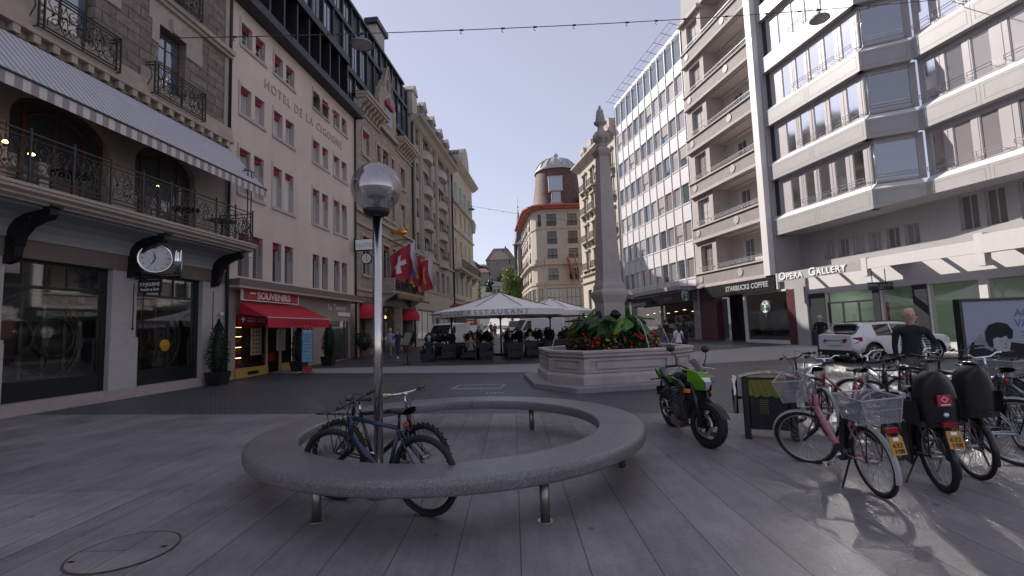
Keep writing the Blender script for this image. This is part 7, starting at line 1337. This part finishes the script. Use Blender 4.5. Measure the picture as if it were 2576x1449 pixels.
for s in (-1,1): b.tube([(.45,s*.05,.82),(.2,s*.13,.70),(-.14,s*.13,.58),(-.2,s*.1,.34)],.022,8); b.tube([(-.1,s*.1,.62),(-.75,s*.08,.80)],.016,6); b.tube([(-.18,s*.09,.36),(-.70,s*.11,.31)],[.03,.024],8)
b.tube([(-.2,.02,.42),(-.35,.02,.68)],.03,8); b.build('chassis','moto_black',r)
b=MB(); [b.torus((-.27-.03*i*.35,.0,.50+.035*i),.045,.009,'Z',14,5) for i in range(6)]; b.build('shock_spring','lead',r)
b=MB(); b.tube([(.40,-.05,.55),(.42,-.06,.36),(.3,-.05,.2),(.0,-.05,.17)],.022,8); b.tube([(.40,.05,.55),(.42,.06,.36),(.3,.05,.2),(.0,.05,.17)],.022,8); b.prism([(-.02,.12),(.06,.24),(-.3,.28),(-.46,.2),(-.34,.12)],-.13,.0,'Y'); b.build('exhaust','leg_steel',r,bevel=.01)
b=MB(); b.tube([(-.05,.1,.22),(-.12,.26,.03),(-.16,.27,.02)],.012,6); b.build('side_stand','leg_steel',r)
for p,q in (((-.2,-.12,.36),(-.14,-.24,.36)),((-.4,-.1,.46),(-.36,-.24,.46))): b=MB(); b.tube([p,q],.01,6); b.build('foot_peg','leg_steel',r)
# ================================================================ cars
def car_body(root,ST,paint,glassz,wheels,ww,cut=.40,side_glass=(),rear_glass=(),front_glass=()):
    """loft of half sections: each station is (x, floor z, sill z, belt z, roof z, half width low, half width belt, half width roof)"""
    b=MB(); rings=[]
    for (x,fz,sz,bz,rz_,wl,wb,wr) in ST:
        m_=.5*(sz+bz); h=[(0,fz),(wl*.85,fz),(wl,fz+.05),(wl+.01,sz),(max(wl,wb)+.015,m_),(wb,bz-.05),(wb-.01,bz),(wr+.02,bz+(rz_-bz)*.82),(wr-.10,rz_-.015),(wr*.5,rz_),(0,rz_+.005)]
        rings.append([(x,y,z) for y,z in h]+[(x,-y,z) for y,z in h[-2:0:-1]])
    n=len(rings[0]); vs=[p for q in rings for p in q]; fs=[]; mi=[]
    b.add(vs,[],True); b.m(paint); pi=b.cur; b.m('car_glass'); gi=b.cur; b.m('black_plastic'); ki=b.cur
    for i in range(len(rings)-1):
        for j in range(n):
            f=(i*n+j,i*n+(j+1)%n,(i+1)*n+(j+1)%n,(i+1)*n+j); k=j if j<10 else 19-j
            mt=pi
            if k==6 and i in side_glass: mt=gi
            if k in (7,8,9) and i in rear_glass+front_glass: mt=gi
            if k in (6,) and i in rear_glass+front_glass: mt=pi
            if k<=1: mt=ki
            if k==2: mt=ki
            b.f.append(f); b.fm.append(mt); b.sm.append(k not in (0,1))
    for e,rv in ((0,False),(len(rings)-1,True)):
        q=list(range(e*n,(e+1)*n)); b.f.append(q if rv else q[::-1]); b.fm.append(pi); b.sm.append(False)
    return b
def car_wheel(r,x,y,R1,side,spokes=5):
    T=Matrix.Translation((x,y,R1))@Matrix.Rotation(0 if side<0 else PI,4,'Z'); b=MB(T); b.m('alloy')
    b.torus((0,-.09,0),R1*.68,.014,'Y',32,6); b.cyl((0,-.10,0),(0,-.06,0),.045,.045,14)
    for i in range(spokes):
        a=2*PI*i/spokes+.3
        for s in (-1,1): b.tube([(.04*math.cos(a+s*.5),-.10,.04*math.sin(a+s*.5)),(R1*.67*math.cos(a+s*.16),-.085,R1*.67*math.sin(a+s*.16))],[.016,.016],5)
    w_=b.build('wheel',None,r); b=MB(T); b.lathe([(R1*.69,-.10),(R1*.8,-.115),(R1*.95,-.10),(R1,-.05),(R1,.08),(R1*.9,.1),(R1*.6,.1)],36,axis='Y'); b.build('tyre','rubber',w_); b=MB(T); b.cyl((0,-.03,0),(0,.0,0),R1*.68,R1*.68,28); b.build('brake_drum','alloy_dark',w_)
def arch(b,xc,R1): pass
hd=rad(10); rr=Vector((13.05,17.45)); rot=Matrix.Rotation(hd,2); loc=rr-rot@Vector((-1.35,-.78))
r=empty('parked_car',(loc.x,loc.y,0),hd,'white compact crossover car seen from the rear quarter, parked before the gallery','car')
def sil(x,R1=.40):
    z=.30
    for c in (-1.35,1.35):
        d=abs(x-c)
        if d<R1: z=max(z,.36+math.sqrt(R1*R1-d*d))
    return z
xs=[-2.17,-2.1,-1.95,-1.74,-1.70,-1.6,-1.5,-1.35,-1.2,-1.1,-1.0,-.96,-.8,-.5,-.45,-.1,.3,.36,.65,.8,.94,1.0,1.1,1.2,1.35,1.5,1.6,1.7,1.76,1.9,2.05,2.17]
ST=[]
for x in xs:
    belt=.98-.03*(x+2)*.25+ (0 if x<.6 else -.02*(x-.6)); belt=min(belt,1.0)
    if x<-2.0: roof=1.03+(x+2.17)*.25
    elif x<-1.65: roof=1.07+(x+2.0)*1.05
    elif x<-.2: roof=1.437+.056*math.sin((x+1.65)/1.45*PI/2)
    elif x<.4: roof=1.49-.05*((x+.2)/.6)**2
    elif x<1.0: roof=1.44-(x-.4)*.68
    elif x<1.9: roof=1.03-(x-1.0)*.13
    else: roof=.91-(x-1.9)*.6
    belt=min(belt,roof-.02); e=max(0,abs(x)-1.75)
    wl=.86-.25*e-.25*e*e; wb=.86-.2*e-.3*e*e; wr=.66 if roof>1.3 else (.66+.14*(1.3-roof)/.35)
    wr=min(wr,wb-.02); fz=.22+(.14*e if x>0 else .2*e)
    sz=sil(x); ST.append((x,max(fz,sz-.06) if sz>.32 else fz,sz,max(belt,sz+.06),max(roof,sz+.10),wl,wb,wr))
ix=lambda a,c:tuple(i for i in range(len(xs)-1) if a<=(xs[i]+xs[i+1])/2<=c)
b=car_body(r,ST,'car_white',None,None,None,side_glass=ix(-1.25,-.98)+ix(-.96,-.5)+ix(-.46,.62),rear_glass=ix(-2.05,-1.69),front_glass=ix(.42,.98)); b.build('body',None,r)
b=MB(); b.grid(lambda u,v:(-1.25+1.5*u,-.5+v*1.0,1.462+.045*math.sin((u*1.5)/1.15*PI/2)-.03*u*u),10,4); b.build('panoramic_roof','car_glass',r)
for x in (-1.35,1.35):
    for s in (-1,1): car_wheel(r,x,s*.765,.345,s); b=MB(); b.torus((x,s*.87,.36),.385,.035,'Y',24,6,a0=rad(-8),a1=rad(188)); b.build('wheel_arch_trim','black_plastic',r); b=MB(); b.cyl((x,s*.3,.40),(x,s*.6,.40),.37,.37,20); b.build('wheel_well','black_plastic',r)
for y in (-.863,.863): b=MB(); b.box(-1.0,1.0,y-.022,y+.022,.22,.31); b.build('side_sill','black_plastic',r)
b=MB(); b.prism([(-.74,.26),(.74,.26),(.80,.40),(.70,.47),(-.70,.47),(-.80,.40)],-2.22,-2.02,'X'); b.build('rear_diffuser','black_plastic',r,bevel=.02)
for s in (-1,1):
    b=MB(); b.add([(-2.20,s*.36,.86),(-2.13,s*.79,.93),(-1.86,s*.893,.95),(-1.84,s*.893,.82),(-2.1,s*.84,.72),(-2.20,s*.40,.74)],[(0,1,2,3,4,5) if s<0 else (5,4,3,2,1,0)]); b.build('tail_lamp','tail_red',r)
    b=MB(); b.add([(-2.195,s*.40,.79),(-2.118,s*.80,.80),(-2.118,s*.80,.785),(-2.195,s*.40,.775)],[(0,1,2,3) if s<0 else (3,2,1,0)]); b.build('light_strip','lamp_clear',r)
    b=MB(); b.sph((.62,s*.98,1.0),(.07,.10,.07),10,8); b.build('wing_mirror','car_white',r); b=MB(); b.cyl((-2.2,s*.6,.33),(-2.26,s*.6,.33),.045,.05,12); b.build('tailpipe','chrome',r)
    b=MB(); b.box(-.38,-.2,s*.875-.01,s*.875+.01,.86,.885); b.box(.5,.66,s*.875-.01,s*.875+.01,.84,.865) if False else None; b.build('door_handle','car_white',r)
    b=MB(); b.cyl((-1.2,s*.6,1.50),(.25,s*.6,1.51),.014,.014,6); b.build('roof_rail','black_plastic',r)
b=MB(); b.box(-2.215,-2.195,-.26,.26,.66,.77); b.build('number_plate','plate_white',r); b=MB(); b.box(-2.218,-2.205,-.34,.34,.80,.83); b.build('chrome_strip','chrome',r); b=MB(); b.box(-1.86,-1.55,-.55,.55,1.425,1.45); b.build('roof_spoiler','car_white',r,bevel=.01)
def van(loc,rz,label,L=4.6,W=1.75,Hh=1.95,name='parked_van',cab=.33,sideglass=True,flat=False):
    r=empty(name,loc,rz,label,'van'); x0,x1=-L/2,L/2; b=MB(); w_=W/2
    if not flat: side=[(x0,.35),(x0,Hh-.1),(x0+.1,Hh),(x1-1.55,Hh),(x1-1.35,Hh-.06),(x1-.75,1.12),(x1-.12,.95),(x1,.8),(x1,.35)]
    else: side=[(x0,.6),(x0,.95),(x1-1.7,.95),(x1-1.7,Hh),(x1-.9,Hh),(x1-.4,1.15),(x1,1.0),(x1,.4),(x0,.4)]
    b.prism(side,-w_,w_,'Y'); b.build('body','car_white',r,bevel=.06)
    b=MB(); wx0,wx1=((x1-1.33,Hh-.14),(x1-.80,1.16)) if not flat else ((x1-.88,Hh-.08),(x1-.45,1.2))
    n=Vector((wx0[1]-wx1[1],0,-(wx0[0]-wx1[0]))).normalized()*.02; b.poly((wx0[0]+n.x+.02,-w_*.84,wx0[1]+.02),(wx0[0]+n.x+.02,w_*.84,wx0[1]+.02),(wx1[0]+.03,w_*.9,wx1[1]+.02),(wx1[0]+.03,-w_*.9,wx1[1]+.02)); b.build('windscreen','car_glass',r)
    for s in (-1,1):
        y=s*(w_+.004); pts=[(x1-1.75,1.18),(x1-1.75,Hh-.22),(x1-1.42,Hh-.22),(x1-.95,1.18)] if not flat else [(x1-1.5,1.15),(x1-1.5,Hh-.15),(x1-1.0,Hh-.15),(x1-.65,1.15)]
        b=MB(); b.prism(pts,y-.003,y+.003,'Y'); b.build('side_window','car_glass',r)
        b=MB(); b.sph((x1-.06,s*w_*.75,.82),(.07,.16,.1),10,8); b.build('headlight','lamp_clear',r)
        b=MB(); b.sph((x1-1.05,s*(w_+.12),1.2),(.05,.1,.12),8,6); b.build('wing_mirror','black_plastic',r)
        for x in (x0+.85,x1-.85): car_wheel(r,x,s*(w_-.09),.32,s)
    b=MB(); b.box(x1-.05,x1+.03,-w_*.95,w_*.95,.3,.52).box(x0-.03,x0+.05,-w_*.95,w_*.95,.3,.5); b.box(x1-.0,x1+.015,-.4,.4,.66,.78); b.build('bumper','black_plastic',r,bevel=.02)
    return r
van(gp(-5.0,36.8),rad(-110),'white van facing the terrace, under the small parasol')
van(gp(1.95,42.5),rad(200),'larger white van with a plain body behind the terrace hedges',5.0,1.85,2.15)
van(gp(.6,60),rad(-100),'small white pick-up truck further up the street',4.8,1.8,2.0,'pickup_truck',flat=True)
r=empty('parked_scooter',gp(-2.7,66),rad(70),'small dark scooter parked up the sunny street','scooter'); b=MB(); b.torus((.5,0,.25),.2,.06,'Y',16,6).torus((-.5,0,.25),.2,.06,'Y',16,6); b.build('wheel','rubber',r); b=MB(); b.prism([(-.7,.35),(-.2,.3),(.3,.25),(.5,.9),(.4,1.0),(.2,.4),(-.1,.75),(-.7,.8)],-.15,.15,'Y'); b.build('body','tail_red',r,bevel=.03)
r=empty('orange_info_sign',gp(-3.4,38.5),rad(8),'tall orange and white information sign behind the terrace','sign'); b=MB(); b.box(-.45,.45,-.05,.05,0,3.0); b.build('panel','letter_white',r); b=MB(); b.box(-.46,.46,-.06,-.05,1.75,2.9); b.build('printed_field','eave_red',r); b=MB(); b.box(-.3,.3,-.065,-.06,2.2,2.4).box(-.3,.2,-.065,-.06,1.95,2.05); b.build('printed_lines','letter_white',r)
# ================================================================ people
def person(loc,rz,label,h=1.75,top='cloth_black',legs='jeans',shoes='shoe_dark',hair='hair_dark',hs='short',pose='stand',sleeve='long',build=1.0,turn=0,group=None,fem=False,bag=None):
    """faces local -y; one skinned body, hair and clothing details as children"""
    s=h/1.75; r=empty('person',loc,rz,label,'person',group); r.scale=(s,s,s)
    V=[];E_=[];RR=[];seg=[]
    def v(p,rad_): V.append(Vector(p)); RR.append(rad_); return len(V)-1
    def e(a,b_,lab): E_.append((a,b_)); seg.append((a,b_,lab))
    B=build; sit=pose=='sit'; z0=-.44 if sit else 0
    P=lambda x,y,z:(x,y,z+z0)
    pel=v(P(0,0,.95),.135*B); bel=v(P(0,-.01,1.09),.135*B); che=v(P(0,-.005,1.27),.145*B); uch=v(P(0,.01,1.40),.115*B); nk=v(P(0,.005,1.50),.056); hb_=v(P(0,-.015,1.585),.07); hm=v(P(0,-.02,1.655),.092); ht=v(P(0,-.01,1.715),.068)
    for a,c,l in ((pel,bel,'top'),(bel,che,'top'),(che,uch,'top'),(uch,nk,'neck'),(nk,hb_,'skin'),(hb_,hm,'skin'),(hm,ht,'skin')): e(a,c,l)
    A={'stand':[(.235,.02,1.14),(.245,-.06,.90)],'akimbo':[(.36,.07,1.17),(.235,-.10,1.0)],'walk':[(.25,.02,1.14),(.24,-.15,.95)],'sit':[(.24,-.05,1.16),(.2,-.3,1.05)],'phone':[(.24,-.02,1.15),(.12,-.26,1.22)],'hang':[(.245,.02,1.13),(.25,-.04,.87)]}
    arms={'stand':('stand','stand'),'akimbo':('akimbo','hang'),'walk':('walk','stand'),'sit':('sit','sit'),'phone':('phone','phone')}[pose]
    for sd,pk in zip((1,-1),arms):
        el,wr=A[pk]; sh=v(P(sd*.185*B,.01,1.405),.066*B); ew=v(P(sd*el[0],el[1],el[2]),.043*B); ww=v(P(sd*wr[0],wr[1],wr[2]),.029)
        e(uch,sh,'top'); m_=V[sh].lerp(V[ew],.6); mm=v(m_,.048*B); e(sh,mm,'top'); e(mm,ew,'top' if sleeve=='long' else 'skin'); e(ew,ww,'top' if sleeve=='long' else 'skin')
        d=(V[ww]-V[ew]).normalized(); pa=v(V[ww]+d*.05,.03); e(ww,pa,'skin'); sideV=Vector((0,1,0)) if abs(d.y)<.8 else Vector((1,0,0)); sideV=(sideV-d*d.dot(sideV)).normalized(); cur=d.cross(sideV)*(-sd)
        for k,(o,L) in enumerate(((-.03,.065),(-.01,.08),(.01,.085),(.03,.07))): f1=v(V[pa]+d*.03+sideV*o,.0095); f2=v(V[pa]+d*(.03+L*.55)+sideV*o+cur*.008,.0085); f3=v(V[pa]+d*(.03+L*.9)+sideV*o+cur*.03,.0075); e(pa,f1,'skin'); e(f1,f2,'skin'); e(f2,f3,'skin')
        t1=v(V[ww]+d*.04-sideV*.035,.011); t2=v(V[ww]+d*.085-sideV*.055,.009); e(ww,t1,'skin'); e(t1,t2,'skin')
    for sd in (1,-1):
        if sit: hp,kn,an,toe=(.095,-.02,.92),(.11,-.44,.93),(.11,-.46,.52),(.12,-.6,.475)
        elif pose=='walk': k=.2*sd; hp,kn,an,toe=(.09,0,.90),(.10,-.02-.5*k,.50),(.10,.05-1.1*k if sd>0 else .05-1.2*k,.09 if sd>0 else .14),(.105,-.13-1.1*k if sd>0 else -.10-1.2*k,.035)
        else: hp,kn,an,toe=(.092,0,.90),(.11,-.015,.49),(.12,.025,.085),(.14,-.16,.035)
        a=v(P(sd*hp[0],hp[1],hp[2]),.102*B); m_=v((Vector(P(sd*hp[0],hp[1],hp[2])).lerp(Vector(P(sd*kn[0],kn[1],kn[2])),.5)),.082*B); k_=v(P(sd*kn[0],kn[1],kn[2]),.063*B); cf=v(Vector(P(sd*kn[0],kn[1],kn[2])).lerp(Vector(P(sd*an[0],an[1],an[2])),.35)+Vector((0,.015,0)),.06*B); c=v(P(sd*an[0],an[1],an[2]),.045); t_=v(P(sd*toe[0],toe[1],toe[2]),.036)
        for p_,q_,l in ((pel,a,'legs'),(a,m_,'legs'),(m_,k_,'legs'),(k_,cf,'legs'),(cf,c,'legs'),(c,t_,'shoes')): e(p_,q_,l)
    me=bpy.data.meshes.new('sk'); me.from_pydata(V,E_,[]); ob=bpy.data.objects.new('sk',me); col.objects.link(ob)
    ob.modifiers.new('s','SKIN').use_smooth_shade=True
    for i,sv in enumerate(me.skin_vertices[0].data): sv.radius=(RR[i],RR[i]); sv.use_root=(i==pel)
    sb=ob.modifiers.new('d','SUBSURF'); sb.levels=2; sb.render_levels=2
    PEND.append((ob,r,V,RR,seg,dict(top=top,legs=legs,shoes=shoes,skin='skin',neck='skin' if not fem else 'skin'),z0))
    hz=1.66+z0
    if hs!='bald':
        b=MB(); g=lambda u,vv:(.098*math.sin(PI*.62*vv+.02)*math.cos(2*PI*u),.014+.116*math.sin(PI*.62*vv+.02)*math.sin(2*PI*u),hz+.03+.125*math.cos(PI*.62*vv+.02)*(1 if vv<.8 else 1)+(.055*max(0,-math.sin(2*PI*u))*vv)); b.grid(g,18,8)
        if hs=='long': b.sph((0,.06,hz-.12),(.105,.07,.2),12,10)
        if hs=='bun': b.sph((0,.12,hz+.04),.05,10,8)
        b.build('hair',hair,r)
    b=MB(); b.m('hair_dark'); [b.sph((x,-.106,hz+.012),(.012,.008,.008),8,6) for x in (-.034,.034)]; b.box(-.025,.025,-.108,-.1,hz-.058,hz-.052); [b.box(x-.018,x+.018,-.108,-.1,hz+.028,hz+.034) for x in (-.035,.035)]; b.build('eyes_and_mouth',None,r)
    b=MB(); b.sph((0,-.008,hz+.018),(.085,.105,.125),18,14); b.build('head','skin',r)
    b=MB(); b.add([(0,-.135,hz-.022),(-.016,-.1,hz-.03),(.016,-.1,hz-.03),(0,-.1,hz+.02)],[(0,1,3),(0,3,2),(0,2,1)]); [b.sph((s_*.087,.005,hz-.0),(.012,.02,.03),8,6) for s_ in (-1,1)]; b.build('nose_and_ears','skin',r)
    if bag:
        b=MB(); b.sph((-.24,.05,.95+z0),(.08,.16,.14),12,8); b.tube([(-.22,-.05,1.05+z0),(-.15,-.10,1.3+z0),(.0,-.02,1.44+z0),(-.1,.1,1.3+z0),(-.22,.12,1.05+z0)],.014,6); b.build('shoulder_bag',bag,r)
    return r
PEND=[]
def finish_people():
    bpy.context.view_layer.update(); dg=bpy.context.evaluated_depsgraph_get()
    for ob,r,V,RR,seg,mats,z0 in PEND:
        me=bpy.data.meshes.new_from_object(ob.evaluated_get(dg)); bpy.data.objects.remove(ob)
        n=len(me.vertices); co=np.empty(n*3); me.vertices.foreach_get('co',co); co=co.reshape(-1,3)
        A_=np.array([V[a][:] for a,_,_ in seg]); B_=np.array([V[b_][:] for _,b_,_ in seg]); ra=np.array([RR[a] for a,_,_ in seg]); rb=np.array([RR[b_] for _,b_,_ in seg]); labs=[l for *_,l in seg]
        def near(p):
            ab=B_-A_; t=np.clip(((p[:,None]-A_)*ab).sum(2)/((ab**2).sum(1)+1e-9),0,1); d=np.linalg.norm(p[:,None]-(A_+ab*t[...,None]),axis=2)-(ra*(1-t)+rb*t); return d.argmin(1)
        idx=near(co); tor=np.isin(idx,[0,1,2,3]); k=np.where(tor,.74,1.0); co[:,1]*=k; me.vertices.foreach_set('co',co.ravel())
        nf=len(me.polygons); ce=np.empty(nf*3); me.polygons.foreach_get('center',ce); ce=ce.reshape(-1,3); fi=near(ce)
        keys=['top','legs','shoes','skin']; me.materials.clear(); [me.materials.append(M[mats[k_]]) for k_ in keys]
        mi=np.array([keys.index('skin' if labs[i]=='neck' else labs[i]) for i in fi]); nk=(np.array([labs[i]=='neck' for i in fi]))&(ce[:,2]<1.465+z0); mi[nk]=0
        lowtop=(mi==1)&(ce[:,2]>.93+z0); mi[lowtop]=0; mi[(mi==0)&(ce[:,2]<.93+z0)&(abs(ce[:,0])<.19)]=1
        me.polygons.foreach_set('material_index',mi.astype(np.int32)); me.polygons.foreach_set('use_smooth',[True]*nf); me.update(); obj('body',me,r)
person((7.02,8.45,0),rad(-22),'bald man in black sweater, hand on hip, behind the parked bicycles',1.74,'cloth_black','cloth_taupe','shoe_dark','hair_grey','bald','akimbo',build=1.12)
person((8.05,9.6,0),rad(-10),'person in a striped top half hidden behind the man in black',1.66,'shirt_stripe','jeans','shoe_dark','hair_brown','short','stand')
person((13.25,20.6,.04),rad(150),'bald man in a black top and jeans walking behind the white car',1.74,'cloth_black','jeans','shoe_dark','hair_grey','bald','phone',build=1.05)
person(gp(-7.5,29.0),rad(-10),'man in light blue shirt and khaki trousers walking by the hotel entrance',1.72,'shirt_blue','khaki','shoe_dark','hair_grey','short','walk','short')
person(gp(-6.75,27.8),rad(-5),'woman in dark top, jeans and white shoes beside the man in blue',1.66,'cloth_navy','jeans','shoe_white','hair_dark','long','walk','short',fem=True)
person(gp(6.75,19.6),rad(200),'woman with long dark hair, white top and shoulder bag behind the fountain',1.6,'shirt_white','jeans','shoe_white','hair_dark','long','walk','short',fem=True,bag='cloth_navy')
person(gp(9.3,29.0),rad(120),'person in dark clothes and jeans walking past the shop window left of the coffee shop',1.7,'cloth_black','jeans','shoe_white','hair_dark','short','walk')
person(gp(10.6,29.6),rad(170),'person in a dark plum jacket standing at the shop window by the coffee shop corner',1.68,'cloth_navy','cloth_black','shoe_dark','hair_dark','long','stand',fem=True)
for i,(x,y,rz,lab,tp,lg_,hr) in enumerate(((-4.45,25.05,180,'seated diner with grey hair at the far left of the terrace','cloth_navy','jeans','hair_grey'),(-2.28,25.25,170,'seated diner in a beige top in the third armchair of the front row','khaki','jeans','hair_brown'),(-2.2,27.15,0,'seated diner in a brownish red top facing the square','tile_red','jeans','hair_dark'),(.95,27.55,0,'seated diner in white facing the square near the fountain','shirt_white','jeans','hair_brown'),(-.2,27.25,5,'seated diner in dark clothes right of the big parasol pole','cloth_black','jeans','hair_grey'))):
    person(gp(x,y)+Vector((0,0,.02)),rad(rz),lab,1.7,tp,lg_,'shoe_dark',hr,'short','sit','short',group=None)
for i,(x,y,rz,lab,tp,lg_) in enumerate(((-4.1,62,20,'far pedestrian in white at the left of the sunny street','shirt_white','khaki'),(-3.1,66,170,'far pedestrian in black walking up the sunny street','cloth_black','cloth_black'),(-2.3,60,190,'far pedestrian in dark green standing in the sunny street','cloth_navy','jeans'),(-.3,78,0,'farthest small pedestrian in blue on the sunny street','shirt_blue','jeans'),(5.0,47,10,'far pedestrian in a pale top at the right, before the shop piers','shirt_white','jeans'))):
    person(gp(x,y),rad(rz),lab,1.7,tp,lg_,'shoe_dark','hair_dark','short','walk',group='pedestrians up the street')
finish_people()
